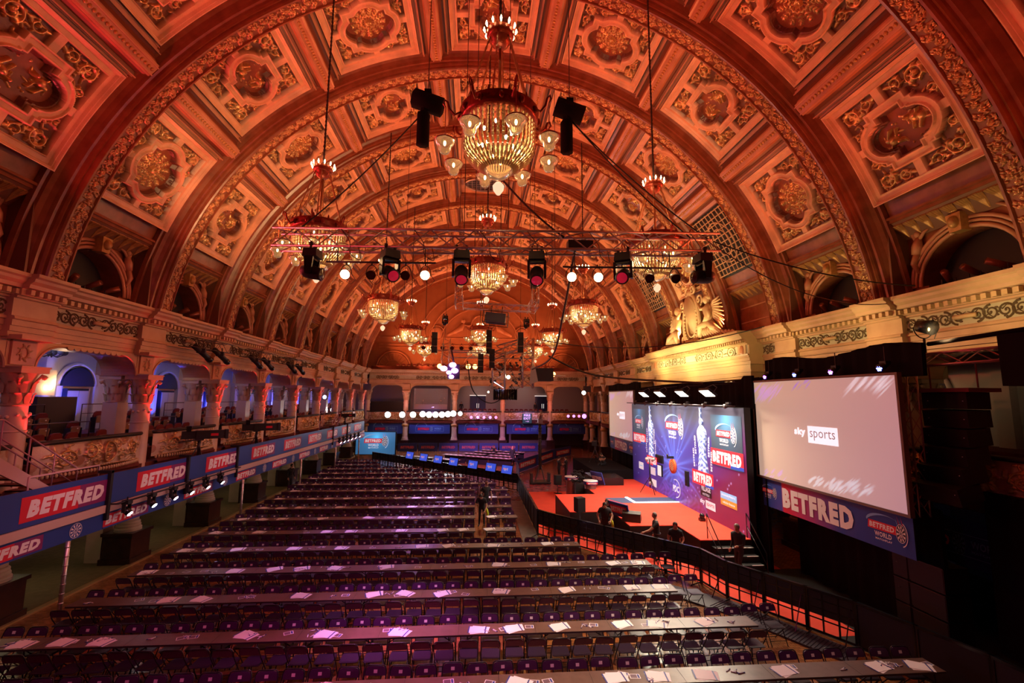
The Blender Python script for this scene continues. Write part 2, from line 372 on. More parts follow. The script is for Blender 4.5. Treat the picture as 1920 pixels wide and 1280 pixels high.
# ================================================================ THE HALL
def root_struct(name): return tag(newobj(name, None), kind='structure')
# ---- floor
floorm = mat('waxed_parquet', (.30, .12, .04), .22, c2=(.40, .17, .06), scale=3, spec=.6)
nt = floorm.node_tree; L = nt.links; b = nt.nodes['Principled BSDF']
tc = nt.nodes.new('ShaderNodeTexCoord'); br = nt.nodes.new('ShaderNodeTexBrick')
br.inputs['Scale'].default_value = 3.2; br.inputs['Color1'].default_value = (.36, .15, .05, 1); br.inputs['Color2'].default_value = (.22, .085, .03, 1); br.inputs['Mortar'].default_value = (.10, .04, .015, 1)
br.inputs['Mortar Size'].default_value = .01; L.new(tc.outputs['Object'], br.inputs['Vector']); L.new(br.outputs['Color'], b.inputs['Base Color'])
m = MB(); m.b2(-17.9, 17.9, -6, 62, -.2, 0); floor = tag(m.obj('floor', floorm), kind='structure')
m = MB(); m.b2(-17.8, -13.15, -5.9, 56.4, 0, .02); m.m = 1; m.b2(-13.15, -12.95, -5.9, 56.4, 0, .05)
tag(m.obj('floor_aisle_strip', [OLIVE, mat('brass_edging', (.45, .30, .12), .4, .3)]), kind='structure')
# ---- ceiling: shell, ribs, coffers, beams
ceil = MB(); n = 72
for (r0, r1, y0, y1) in ((14.32, 14.32, -6, 59.3),):
    vs = []; 
    for j, y in enumerate((y0, y1)):
        for k in range(n+1):
            a = R(17)+R(146)*k/n; vs.append((r0*math.cos(a), y, ZC+r0*math.sin(a)))
    ceil.smooth = True; ceil.raw(vs, [(k, k+1, n+1+k+1, n+1+k) for k in range(n)]); ceil.smooth = False
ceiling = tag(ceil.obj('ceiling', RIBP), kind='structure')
# rib: swept moulded profile with a band of flowers on its soffit
prof = [(.22, 14.3), (.2, 13.95), (.12, 13.9), (.1, 13.66), (.02, 13.62), (0, 13.52), (-.07, 13.50), (-.1, 13.57), (-.58, 13.57), (-.61, 13.50), (-.68, 13.49), (-.72, 13.54),
        (-.74, 13.62), (-.80, 13.60), (-.84, 13.66), (-.86, 13.74), (-.93, 13.76), (-.98, 13.86), (-1.06, 13.97), (-1.17, 14.05), (-1.2, 14.13), (-1.28, 14.15), (-1.3, 14.3)]
m = MB(); m.smooth = False; n = 90; vs = []
A0, A1 = R(6.8), R(173.2)
for k in range(n+1):
    a = A0+(A1-A0)*k/n
    for (dy, r) in prof: vs.append((r*math.cos(a), dy, r*math.sin(a)))
q = len(prof); m.raw(vs, [(k*q+j, (k+1)*q+j, (k+1)*q+j+1, k*q+j+1) for k in range(n) for j in range(q-1)])
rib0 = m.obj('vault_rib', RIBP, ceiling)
Rb = Relief(2.6, .46, 260, 46)
for k in range(13):
    x = -1.2+.2*k; y = .05*(-1)**k
    for j in range(6): Rb.dot(x+.055*math.cos(j*PI/3), y+.055*math.sin(j*PI/3), .035, .05)
    Rb.dot(x, y, .03, .07); Rb.leaf(x+.08, -y*1.6, .6*(-1)**k, .13, .028, .05); Rb.leaf(x-.02, y+.12*(-1)**k, 2.4*(-1)**k, .1, .024, .045)
    Rb.leaf(x+.1, -.14*(-1)**k, -2.0*(-1)**k, .1, .022, .04)
    for _ in range(7): Rb.leaf(x+random.uniform(-.1, .1), random.uniform(-.2, .2), random.uniform(0, 6.28), .08, .02, .035)
P = paint_of(Rb.H, Rb.O, (.26, .10, .05), (.26, .10, .05), (.78, .48, .22), .012)
ang = 2.6/13.5
def bandmap(X, Y, H): r = 13.565-H; return r*np.sin(X/13.5), Y, r*np.cos(X/13.5)
band0 = relief_mesh('flower_band', Rb, Rb.O*1.4, P, bandmap, RELIEF, rib0)
bands = int((A1-A0)/ang)+1; first = True
def place_band(o, i, k): o.location = (0, -.34, 0); o.rotation_euler = (0, PI/2-(A0+ang*(k+.5)), 0)
for i in range(-2, 9):
    rb = rib0 if i == -2 else inst('vault_rib', rib0, ceiling)
    rb.location = (0, RY(i), ZC)
    for k in range(bands):
        if i < -1 and k not in (): pass
        o = band0 if (i == -2 and k == 0) else inst('flower_band', band0, rb)
        step = (A1-A0)/bands; o.location = (0, -.34, 0); o.rotation_euler = (0, PI/2-(A0+step*(k+.5)), 0)
# coffers
W_, V_ = 3.66, 3.50
def coffer_base(frame_sdf):
    r = Relief(W_, V_, 190, 184); X, Y = r.X, r.Y; d = np.minimum(W_/2-np.abs(X), V_/2-np.abs(Y)); H = np.zeros_like(X)
    H = np.where(d < .05, .20, H); H = np.where((d >= .05) & (d < .10), .15, H); H = np.where((d >= .10) & (d < .28), .09, H); H = np.where((d >= .28) & (d < .32), .13, H)
    s = frame_sdf(X, Y)
    strap = ((np.abs(X) < .13) | (np.abs(Y) < .13)) & (d > .3) & (s > .2); H = np.where(strap, .10, H)
    H = np.where((s > 0) & (s <= .30), .11, H); H = np.where((s > .24) & (s <= .30), .15, H); H = np.where((s > .04) & (s <= .09), .16, H)
    H = np.where(s <= 0.04, .05, H); H = np.where(s < -.03, -.03, H); H = np.where(s < -.07, -.09, H)
    return r, H, s, d
def quat_sdf(X, Y):
    a = np.hypot(X-.42, Y); b_ = np.hypot(X+.42, Y); c = np.hypot(X, Y-.38); d = np.hypot(X, Y+.38)
    s = np.minimum(np.minimum(a, b_), np.minimum(c, d))-.56
    dm = np.maximum(np.abs(X), np.abs(Y))-.68; return np.minimum(s, dm)
def cross_sdf(X, Y):
    bx = np.maximum(np.abs(X)-.72, np.abs(Y)-.36); bb = np.maximum(np.abs(X)-.50, np.abs(Y)-.50)
    c = np.hypot(X, Y-.52); d = np.hypot(X, Y+.52); return np.minimum(np.minimum(bx, bb), np.minimum(c, d)-.44)
def quad(r, f):
    for sx in (-1, 1):
        for sy in (-1, 1): f(sx, sy)
rq, Hq, sq, dq = coffer_base(quat_sdf)
def fol(sx, sy):
    r = rq; a = math.atan2(sy, sx)
    r.spiral(sx*1.22, sy*1.14, .20, a+PI, 1.6, sx*sy); r.spiral(sx*1.28, sy*.62, .16, a+2, 1.4, -sx*sy); r.spiral(sx*.62, sy*1.24, .15, a-2, 1.4, sx*sy)
    r.leaf(sx*1.05, sy*1.0, a+PI*.0, .3, .05, .07); r.leaf(sx*1.35, sy*.30, a+1.2*sx*sy, .25, .045, .06); r.leaf(sx*.32, sy*1.28, a-1.2*sx*sy, .25, .045, .06)
    for k in range(26): r.leaf(sx*random.uniform(.45, 1.45), sy*random.uniform(.45, 1.38), random.uniform(0, 6.28), .15, .026, .05)
quad(rq, fol); rq.O *= (sq > .31) & (dq > .33)
Oi = Relief(W_, V_, 190, 184)
for k in range(13):
    a = 2*PI*k/13+.2; Oi.stroke([(t*math.cos(a+.1*math.sin(5*t)), t*math.sin(a)) for t in np.linspace(.05, .62, 22)], .018, .06)
    for q in (.25, .38, .5, .6):
        for sg in (-1, 1): Oi.leaf(q*math.cos(a), q*math.sin(a), a+sg*.8, .13, .024, .06)
    Oi.dot(.66*math.cos(a), .66*math.sin(a), .045, .07)
for k in range(10): Oi.dot(random.uniform(-.12, .12), random.uniform(-.12, .12), .06, .10)
Oi.O *= (sq < -.07)
Oq = np.maximum(rq.O, Oi.O*1.25)
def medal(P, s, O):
    k = ((s < -.07) & (O < .02))[..., None]; P[..., :3] = np.where(k, np.array((.60, .38, .19)), P[..., :3]); k2 = ((s < .0) & (s > -.09))[..., None]; P[..., :3] = np.where(k2, np.array((.14, .05, .03)), P[..., :3]); return P  # recess rims painted dark, shade put into the relief colour
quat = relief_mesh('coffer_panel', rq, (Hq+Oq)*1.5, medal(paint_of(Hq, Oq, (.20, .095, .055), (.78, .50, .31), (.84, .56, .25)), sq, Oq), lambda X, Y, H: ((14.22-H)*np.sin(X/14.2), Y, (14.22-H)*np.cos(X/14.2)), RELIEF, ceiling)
rc, Hc, sc_, dc = coffer_base(cross_sdf)
def fol2(sx, sy):
    r = rc; a = math.atan2(sy, sx)
    r.spiral(sx*1.18, sy*1.10, .26, a+PI, 1.7, sx*sy, .042, .085); r.spiral(sx*1.30, sy*.50, .17, a+2, 1.3, -sx*sy, .038); r.spiral(sx*.55, sy*1.26, .13, a-2, 1.3, sx*sy)
    r.leaf(sx*1.0, sy*.85, a, .3, .055, .08); r.leaf(sx*1.38, sy*1.3, a+PI*.8, .25, .05, .07); r.leaf(sx*1.35, sy*.2, a+1.2*sx*sy, .2, .045, .06); [r.leaf(sx*random.uniform(.45, 1.45), sy*random.uniform(.45, 1.38), random.uniform(0, 6.28), .16, .028, .055) for _ in range(20)]
quad(rc, fol2); rc.O *= (sc_ > .31) & (dc > .33)
Of = Relief(W_, V_, 190, 184)
for sg in (-1, 1):   # two seated figures
    cx_, cy_ = .16*sg, .42*sg
    Of.dot(cx_, cy_, .16, .13); Of.dot(cx_+.10*sg, cy_-.20*sg, .085, .14); Of.dot(cx_-.08*sg, cy_+.16*sg, .12, .10)
    Of.stroke([(cx_+t*.32*sg, cy_+.05*sg+t*.15*sg) for t in np.linspace(0, 1, 10)], .045, .09); Of.stroke([(cx_-.05*sg-t*.30*sg, cy_+.18*sg-t*.18*sg) for t in np.linspace(0, 1, 10)], .055, .09)
    Of.stroke([(cx_-t*.30*sg, cy_-.08*sg-.1*sg*t) for t in np.linspace(0, 1, 10)], .035, .08)
    for k in range(6): Of.leaf(cx_+.28*sg*math.cos(k), cy_+.28*math.sin(k), k+1., .16, .028, .05)
for k in range(10): Of.dot(random.uniform(-.5, .5), random.uniform(-.3, .3), .05, .04)
Of.O *= (sc_ < -.07); Oc = np.maximum(rc.O, Of.O*1.3)
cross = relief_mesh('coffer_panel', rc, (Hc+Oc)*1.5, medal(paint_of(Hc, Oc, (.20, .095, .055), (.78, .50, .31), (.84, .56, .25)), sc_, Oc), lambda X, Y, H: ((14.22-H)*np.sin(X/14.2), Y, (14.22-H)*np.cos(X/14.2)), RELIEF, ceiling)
used = {quat.name: False, cross.name: False}
# beam between coffers
bp = [(-.74, 14.3), (-.74, 14.06), (-.69, 14.06), (-.69, 14.02), (-.66, 14.02), (-.66, 14.05), (-.60, 14.05), (-.60, 13.99), (-.56, 13.99), (-.56, 13.94), (-.52, 13.94), (-.52, 13.99), (-.42, 14.02), (-.30, 13.93), (-.24, 13.84), (-.24, 13.74),
      (-.17, 13.72), (-.17, 13.66), (-.13, 13.66), (-.13, 13.70)]
bp = bp+[(-x, r) for x, r in bp[::-1]]
m = MB(); m.sweep(bp, [0, BAY-1.12]); m.mi = [2 if k in (1, 4, 8, 11, 12, 14, 24, 26, 27, 30, 34, 37) else 0 for k in range(len(m.mi))]
m.m = 1
for k in range(26): m.ball((0, .1+k*.146, 13.70), .062, 6, (1.1, 1, .7))
beam0 = m.obj('coffer_beam', [BEAMP, GILT, GROOVE], ceiling); ub = False
# lattice grille
m = MB(); 
for k in range(11):
    x = -1.65+.33*k; m.tube([(14.0*math.sin(x/14.2), -1.62, 14.0*math.cos(x/14.2)), (14.0*math.sin(x/14.2), 1.62, 14.0*math.cos(x/14.2))], .028, 5)
for k in range(10):
    y = -1.5+.333*k; m.tube([(14.0*math.sin(a/14.2), y, 14.0*math.cos(a/14.2)) for a in np.linspace(-1.7, 1.7, 10)], .028, 5)
for rr in (.62, .95): m.tube([(14.0*math.sin(rr*1.2*math.cos(a)/14.2), rr*math.sin(a), 13.97*math.cos(rr*1.2*math.cos(a)/14.2)) for a in np.linspace(0, 2*PI, 29)[:-1]], .03, 5, closed=True)
m.m = 1
for k in range(6): m.b2(-1.8+.6*k, -1.2+.6*k, -1.7, 1.7, 14.12, 14.16)
lattice0 = m.obj('lattice_grille', [CREAM, BLACK], ceiling); ul = False
for b_ in range(-1, 9):
    yc = RY(b_-1)+.2+ (BAY-1.28-.2)/2
    for k in range(-3, 4):
        th = 90-20.7*k; rot = (0, R(90-th), 0)
        if k == 3 and b_ in (2, 4):
            o = lattice0 if not ul else inst('lattice_grille', lattice0, ceiling); ul = True
        elif k == 0 and b_ == 4:
            mm = MB()
            mm.tube([(1.5*math.cos(a), 1.0*math.sin(a), 13.98) for a in np.linspace(0, 2*PI, 33)[:-1]], .07, 6, closed=True)
            for q in range(-4, 5):
                xx = q*.32; hh = math.sqrt(max(0, 1-(xx/1.5)**2)); mm.tube([(xx, -hh, 14.0), (xx, hh, 14.0)], .025, 4)
            for q in range(-3, 4):
                yy = q*.28; hh = 1.5*math.sqrt(max(0, 1-yy**2)); mm.tube([(-hh, yy, 14.0), (hh, yy, 14.0)], .025, 4)
            mm.m = 1; mm.prism([(1.5*math.cos(a), 1.0*math.sin(a)) for a in np.linspace(0, 2*PI, 25)[:-1]], 14.08, 14.12)
            mm.m = 2; mm.b2(-1.8, 1.8, -1.7, 1.7, 14.14, 14.2)
            o = mm.obj('oval_ceiling_grille', [STEEL, BLACK, BEAMP], ceiling)
        else:
            src = cross if (b_+k) % 2 else quat
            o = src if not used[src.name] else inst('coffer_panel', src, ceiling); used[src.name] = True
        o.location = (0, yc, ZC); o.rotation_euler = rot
    for k in range(6):
        th = 90-20.7*(k-2.5)
        o = beam0 if not ub else inst('coffer_beam', beam0, ceiling); ub = True
        o.location = (0, RY(b_-1)+.1, ZC); o.rotation_euler = (0, R(90-th), 0)
# ---- lunettes between vault and cornice (one mesh per bay, mirrored)
def lunette(s, arch=True):
    m = MB(); X = 14.25
    z0, z1 = 9.55, 12.35; hw = 1.83; r = 1.42; n = 20; yc = 0
    def P(x, y, z): return (s*x, y, z)
    if arch:
        A = [(r*math.cos(PI*k/n), 10.0+r*math.sin(PI*k/n)) for k in range(n+1)]
        O = []
        for k in range(n+1):
            a = PI*k/n; c, sn = math.cos(a), math.sin(a); t = min(hw*1.02/abs(c) if abs(c) > 1e-6 else 99, (z1-10.0)/sn if sn > 1e-6 else 99); O.append((t*c, 10.0+t*sn))
        vs = [P(X, a_[0], a_[1]) for a_ in A]+[P(X, o_[0], o_[1]) for o_ in O]+[P(X+.7, a_[0], a_[1]) for a_ in A]
        m.raw(vs, [(k, k+1, n+1+k+1, n+1+k) for k in range(n)]); m.raw(vs, [(k, k+1, 2*(n+1)+k+1, 2*(n+1)+k) for k in range(n)])
        m.box(P(X+.2, hw*.9, 9.75), (.4, .75, .5)); m.box(P(X+.2, -hw*.9, 9.75), (.4, .75, .5))
        m.m = 1
        for rr, w_, xo in ((r+.06, .07, -.04), (r+.20, .05, -.07), (r+.33, .07, -.05)):
            m.tube([P(X+xo, rr*math.cos(PI*k/n), 10.0+rr*math.sin(PI*k/n)) for k in range(n+1)], w_, 6)
        m.m = 2
        m.box(P(X-.18, 0, 10.0+r+.2), (.34, .34, .55), taper=1.25); m.ball(P(X-.38, 0, 10.0+r+.22), .15, 10, (1, 1, 1.3))
        for sg in (-1, 1):   # reclining spandrel figures
            m.m = 1; fy = sg*1.35
            m.ball(P(X-.12, fy, 11.75), .12, 8); m.tube([P(X-.1, fy, 11.62), P(X-.12, fy+.05*sg, 11.35), P(X-.1, fy+.12*sg, 11.1)], [.09, .16, .14], 8)
            m.tube([P(X-.1, fy+.1*sg, 11.1), P(X-.14, fy+.22*sg, 10.8), P(X-.1, fy+.1*sg, 10.45)], [.12, .1, .05], 7); m.tube([P(X-.1, fy, 11.55), P(X-.16, fy-.25*sg, 11.75), P(X-.1, fy-.45*sg, 11.85)], [.06, .05, .03], 6)
            m.tube([P(X-.08, fy+.05*sg, 11.6), P(X-.1, fy+.3*sg, 11.95)], [.12, .02], 5)
        m.m = 3; m.b2(s*(X+.68), s*(X+.7), -1.9, 1.9, 9.55, 11.6)
    else:
        m.b2(s*X, s*(X+.1), -1.85, 1.85, z0, z1); m.m = 1
        for z in (10.4, 11.2): m.b2(s*(X-.05), s*X, -1.7, 1.7, z, z+.06)
    # scalloped frieze and ledge under the lowest coffer
    m.m = 0; m.b2(s*13.55, s*14.3, -1.85, 1.85, 12.24, 12.34); m.b2(s*13.45, s*14.3, -1.85, 1.85, 12.34, 12.42)
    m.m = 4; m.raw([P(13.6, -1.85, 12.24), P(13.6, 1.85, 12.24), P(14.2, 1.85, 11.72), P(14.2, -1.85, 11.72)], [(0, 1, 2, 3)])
    m.m = 2
    for k in range(9):
        y = -1.62+.405*k
        for j in range(5):
            a = (j-2)*.42; m.tube([P(14.12, y, 11.78), P(13.90, y+.1*math.sin(a)*1.2, 11.99+.02*math.cos(a)), P(13.66, y+.20*math.sin(a), 12.12+.08*math.cos(a)*.5)], [.02, .035, .05], 5)
    m.m = 4
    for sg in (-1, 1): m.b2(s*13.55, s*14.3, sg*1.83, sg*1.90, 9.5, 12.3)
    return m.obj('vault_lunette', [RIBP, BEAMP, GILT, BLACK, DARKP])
lun = {}
for s in (-1, 1):
    for b_ in range(-1, 9):
        flat = (s == 1 and b_ in (2, 3, 4)); key = (s, flat); yc = RY(b_-1)+1.95
        if key not in lun: lun[key] = lunette(s, not flat); o = lun[key]
        else: o = inst('vault_lunette', lun[key], None)
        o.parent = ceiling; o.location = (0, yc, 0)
# ---- side walls with arcades, gallery and cornice
def entab_profile(s, off=0):
    p = [(14.2, 9.62), (13.02, 9.62), (13.02, 9.52), (13.10, 9.48), (13.12, 9.40), (13.22, 9.32), (13.24, 9.22), (13.42, 9.20), (13.42, 9.02), (13.52, 9.0), (13.52, 8.95), (13.60, 8.93), (13.60, 8.44), (13.52, 8.42), (13.50, 8.34),
         (13.56, 8.32), (13.56, 8.16), (13.60, 8.15), (13.60, 8.0), (13.64, 7.99), (13.64, 7.84), (14.5, 7.84)]
    return [(s*(x-off), z) for x, z in p]
def scroll_strip(L_, h, n=4, col=0):
    """running scrollwork as raised ribbon, in the YZ plane, x = 0"""
    m = MB(); m.m = col
    for k in range(n):
        for sg in (-1, 1):
            cy_ = sg*(L_/2)*(k+.75)/n; r0 = h*.46; P = []
            for j in range(26):
                t = j/25; a = PI/2*(1 if k % 2 else -1)+sg*(1.6*2*PI*t); r = r0*(1-t)**.7+.01; P.append((0, cy_+r*math.cos(a), r*math.sin(a)))
            m.tube(P, [.030*(1-.5*j/25)+.004 for j in range(26)], 4); m.ball((0, cy_, 0), .035, 6, (.5, 1, 1))
            for j in range(4):
                a = j*1.4+k; m.ball((0, cy_+h*.42*math.cos(a), h*.36*math.sin(a)), .045, 6, (.4, 1.2, .7))
            m.tube([(0, cy_-sg*L_/n*.35, h*.3*(-1)**k), (0, cy_-sg*L_/n*.1, h*.1*(-1)**k), (0, cy_+sg*L_/n*.1, h*.38*(-1)**k)], [.008, .02, .008], 4)
    return m
DKSCROLL = mat('dark_olive_scrollwork', (.10, .07, .035), .5)
def capital(m, x, y, z0, z1, r, sq):
    """Corinthian-like capital: bell, leaves, volutes, abacus"""
    h = z1-z0; m.lathe([(r, z0), (r*1.12, z0+.03*h), (r*1.0, z0+.08*h), (r*1.02, z0+.3*h), (r*1.12, z0+.6*h), (r*1.45, z0+.86*h)], (x, y, 0), 14)
    for row, (zz, rr, L_) in enumerate(((z0+.06*h, r*1.02, .34*h), (z0+.34*h, r*1.12, .36*h))):
        for k in range(8):      # acanthus leaves: broad, thin, curling outwards at the tip
            a = 2*PI*(k+.5*row)/8; c, s_ = math.cos(a), math.sin(a); Ml = Matrix.Rotation(a, 3, 'Z'); w_ = r*.40
            vs = []
            for j in range(6):
                t = j/5; ww = w_*math.sin(PI*(.22+.70*t))*(1 if j % 2 == 0 else .86); out = .015+.05*t+.16*max(0, t-.6)**1.2*1.6; zq = zz+L_*min(t, .92)-(.04*h if j == 5 else 0)
                for q, dx in ((-1, -.02), (0, .025), (1, -.02)): vs.append(Ml @ Vector((rr+out+dx, ww*q, zq))+Vector((x, y, 0)))
            m.smooth = True; m.raw(vs, [(3*j+q, 3*j+q+1, 3*j+q+4, 3*j+q+3) for j in range(5) for q in range(2)]); m.smooth = False
    for k in range(4):
        a = PI/4+PI/2*k; c, s_ = math.cos(a), math.sin(a); R_ = sq*.5*1.3
        m.tube([(x+c*r, y+s_*r, z0+.55*h), (x+c*R_*.85, y+s_*R_*.85, z0+.8*h), (x+c*R_, y+s_*R_, z0+.74*h), (x+c*R_*.9, y+s_*R_*.9, z0+.68*h)], [.03, .045, .05, .03], 6); m.ball((x+c*R_*.92, y+s_*R_*.92, z0+.74*h), .07, 8)
    m.box((x, y, z1-.08*h), (sq, sq, .16*h)); m.box((x, y, z1-.01), (sq*1.06, sq*1.06, .05))
COLM = mat('cream_column_paint', (.68, .54, .42), .35, c2=(.62, .47, .36), scale=2)
def column_part(parent, x, y, gallery=True, sq=1.0, seat='wall'):
    m = MB(); m.lathe([(.36, 3.0), (.36, 3.2), (.315, 3.3), (.315, 4.2), (.30, 5.2), (.275, 5.92)], (x, y, 0), 18)
    m.lathe([(.29, 5.15), (.32, 5.17), (.32, 5.2), (.29, 5.22)], (x, y, 0), 18)
    for k in range(10):   # garland under the capital
        a = 2*PI*k/10; m.ball((x+.31*math.cos(a), y+.31*math.sin(a), 5.62-.06*math.cos(2*a*2)), .055, 6)
    m.lathe([(.31, 1.5), (.31, 3.0)], (x, y, 0), 18); 
    for zz, rr in ((1.20, .42), (1.31, .385), (1.42, .36)): m.lathe([(rr-.04, zz-.06), (rr, zz-.03), (rr, zz+.03), (rr-.05, zz+.07)], (x, y, 0), 18)
    m.m = 1; m.lathe([(.30, 2.72), (.42, 2.78), (.44, 3.0), (.40, 3.05)], (x, y, 0), 14)
    m.m = 0; m.lathe([(.43, 1.12), (.43, 1.17)], (x, y, 0), 16)
    c = m.obj('column', [COLM, GILT], parent)
    m = MB(); capital(m, x, y, 5.9, 7.02, .29, sq*.86); m.obj('capital', CREAM, c)
    m = MB(); m.b2(x-.56, x+.56, y-.56, y+.56, 0, .22); m.b2(x-.50, x+.50, y-.50, y+.50, .22, 1.02); m.b2(x-.56, x+.56, y-.56, y+.56, 1.02, 1.13); m.obj('pedestal', WOODD, c)
    return c
# gallery front: bulging balustrade panel with gilt scrolls
Gf = Relief(4.3, .92, 280, 62)
Gf.spiral(-1.35, -.05, .26, 0, 1.8, 1, .045, .06); Gf.spiral(-.62, .08, .24, 2, 1.6, -1, .04, .06); Gf.spiral(1.35, .0, .26, PI, 1.8, -1, .045, .06); Gf.spiral(.78, -.18, .17, 1, 1.5, 1, .035, .05); Gf.spiral(.55, .22, .12, 1, 1.4, -1, .03, .05)
Gf.spiral(-.3, -.25, .13, 3, 1.4, 1, .03, .05)
Gf.stroke([(.25*math.cos(a)+.1, .33*math.sin(a)) for a in np.linspace(0, 2*PI, 60)], .04, .08)
for k in range(9): Gf.dot(.1+random.uniform(-.1, .1), random.uniform(-.2, .2), .06, .06)
for k in range(10): Gf.spiral(random.uniform(-2, 2), random.uniform(-.25, .28), random.uniform(.07, .13), random.uniform(0, 6), 1.3, random.choice((-1, 1)), .026, .045)
for k in range(60): Gf.leaf(random.uniform(-1.85, 1.85), random.uniform(-.38, .38), random.uniform(0, 6.28), .15, .03, .045)
for k in range(40): Gf.dot(-1.9+.0975*k, -.43, .045, .05)
Pg = paint_of(Gf.H, Gf.O, (.62, .48, .34), (.62, .48, .34), (.58, .36, .13), .012)
red = (np.sin(Gf.X*5)*np.cos(Gf.Y*6+1) > .55) & (Gf.O < .01); Pg[red, :3] = (.42, .22, .13)
def gal_panel(name, parent, s):
    o = relief_mesh(name, Gf, Gf.O*1.5, Pg, lambda X, Y, H: (-s*((.42*np.cos(np.clip(X/2.15, -1, 1)*PI/2)**.8*(1-.30*(Y/.46)**2))*1.0+H+.02), X, Y+(.05*np.cos(X/2.15*PI/2))), RELIEF, parent)
    return o
FROND = mat('gallery_soffit_paint', (.42, .30, .22), .5)
def wall_side(s):
    nm = 'wall_left' if s < 0 else 'wall_right'; root = root_struct('arcade_left' if s < 0 else 'arcade_right'); wall = tag(MB().b2(s*17.8, s*18.1, -6, 61.8, -.2, 9.6).obj(nm, WHITEW), kind='structure')
    m = MB()
    m.m = 1
    m.b2(s*13.9, s*17.8, -6, 61.8, 8.45, 8.6)               # gallery ceiling
    m.m = 2; m.b2(s*13.3, s*17.8, -6, 56.4, 3.25, 3.62)      # gallery floor slab
    for t, (xa, z) in enumerate(((13.9, 4.1), (15.0, 4.4), (15.9, 4.7))): m.b2(s*xa, s*17.8, -6, 56.4, 3.6, z)
    m.obj('gallery_shell', [WHITEW, CREAM, REDFLOOR], root)
    m = MB(); m.sweep(entab_profile(s), [-6, REAR]); m.m = 1; m.b2(s*13.595, s*13.605, -6, REAR, 8.46, 8.92); m.obj('cornice', [CREAM, GREYCOL], root)
    m = MB()
    for k in range(15): m.b2(s*13.28, s*13.43, -1.78+.25*k, -1.66+.25*k, 9.04, 9.18)
    den = m.obj('dentil_row', CREAM2, root); sc0 = scroll_strip(3.5, .44, 5).obj('frieze_scroll', DKSCROLL, root)
    m = MB(); m.smooth = True; m.tube([(s*13.52, -.3, 8.68), (s*13.50, 0, 8.68), (s*13.52, .3, 8.68)], .07, 8); lampo = m.obj('frieze_tablet', CREAM2, root)
    # breakfront over a pier
    m = MB(); m.sweep(entab_profile(s, .2), [-.68, .68])
    for yy in (-.68, .68): m.raw([(p[0], yy, p[1]) for p in entab_profile(s, .2)], [tuple(range(22))])
    for k in range(5): m.b2(s*13.08, s*13.23, -.56+.25*k, -.44+.25*k, 9.04, 9.18)
    m.b2(s*13.62, s*15.1, -.45, .45, 7.0, 7.85); m.m = 1; m.b2(s*13.56, s*13.64, -.36, .36, 7.08, 7.78); m.m = 0
    m.b2(s*13.1, s*14.0, -.62, .62, 7.78, 7.9)
    brk = m.obj('pier_head', [CREAM, BEAMP], root)
    m = MB()
    for k in range(8): 
        a = k*PI/4; m.tube([(s*13.54, .10*math.cos(a), 7.43+.16*math.sin(a)), (s*13.54, .24*math.cos(a+.3), 7.43+.27*math.sin(a+.3))], [.03, .015], 4)
    m.tube([(s*13.54, .12*math.cos(a), 7.43+.17*math.sin(a)) for a in np.linspace(0, 2*PI, 17)[:-1]], .022, 4, closed=True); rel = m.obj('pier_relief', CREAM2, brk)
    # basket arch with scalloped valance
    m = MB(); hw = BAY/2-.45; r = .86; zs = 7.0; zt = 7.84; n = 10
    pts = [(-hw, 6.98)]+[(-hw+r-r*math.cos(PI/2*k/n), zs+(zt-.1-zs)*math.sin(PI/2*k/n)) for k in range(n+1)]+[(hw-r+r*math.sin(PI/2*k/n), zs+(zt-.1-zs)*math.cos(PI/2*k/n)) for k in range(n+1)]+[(hw, 6.98)]
    N = len(pts); top = [(p[0], 7.86) for p in pts]
    for x0_, x1_ in ((13.64, 14.9),):
        vs = [(s*x0_, p[0], p[1]) for p in pts]+[(s*x0_, p[0], p[1]) for p in top]+[(s*x1_, p[0], p[1]) for p in pts]
        m.raw(vs, [(k, k+1, N+k+1, N+k) for k in range(N-1)]); m.m = 2; m.raw(vs, [(k, k+1, 2*N+k+1, 2*N+k) for k in range(N-1)]); m.m = 0
    m.m = 1; m.tube([(s*13.62, p[0], p[1]) for p in pts], .035, 5)
    for k in range(9):
        yy = -1.0+.25*k; m.m = 0; m.prism([(.125*math.cos(a), .11*math.sin(a)) for a in np.linspace(PI, 2*PI, 9)], 0, .05, T(s*13.60, yy, 7.76) @ RZ(0) @ Matrix(((0, 0, 1, 0), (1, 0, 0, 0), (0, 1, 0, 0), (0, 0, 0, 1))))
    arch = m.obj('arcade_arch', [CREAM2, CREAM, BEAMP], root)
    gp = gal_panel('gallery_front', root, s)
    m = MB(); m.sweep([(s*x, z) for x, z in ((13.45, 3.25), (13.2, 3.3), (13.12, 3.42), (13.2, 3.52), (13.1, 3.6), (13.16, 3.74), (13.3, 3.78))], [-2.0, 2.0])
    m.m = 1
    P = [(s*(13.28-.40*math.cos(y/2.15*PI/2)**.8), y, 4.78+.05*math.cos(y/2.15*PI/2)) for y in np.linspace(-2.149, 2.149, 21)]
    m.tube(P, .075, 6); m.m = 2
    for k in range(36): m.ball((s*(13.26-.42*math.cos((-2.0+.114*k)/2.15*PI/2)**.8), -2.0+.114*k, 3.80), .045, 6, (1, 1, 1.5))
    rail = m.obj('gallery_rail', [REDFLOOR, BLACK, CREAM2], root)
    # flat pier behind each column
    m = MB(); m.b2(s*14.3, s*14.85, -.27, .27, 3.2, 5.95); capital(m, s*14.58, 0, 5.95, 7.0, .30, .80); m.b2(s*14.3, s*14.85, -.27, .27, 0, 3.3); pil = m.obj('inner_pier', COLM, root)
    f = True
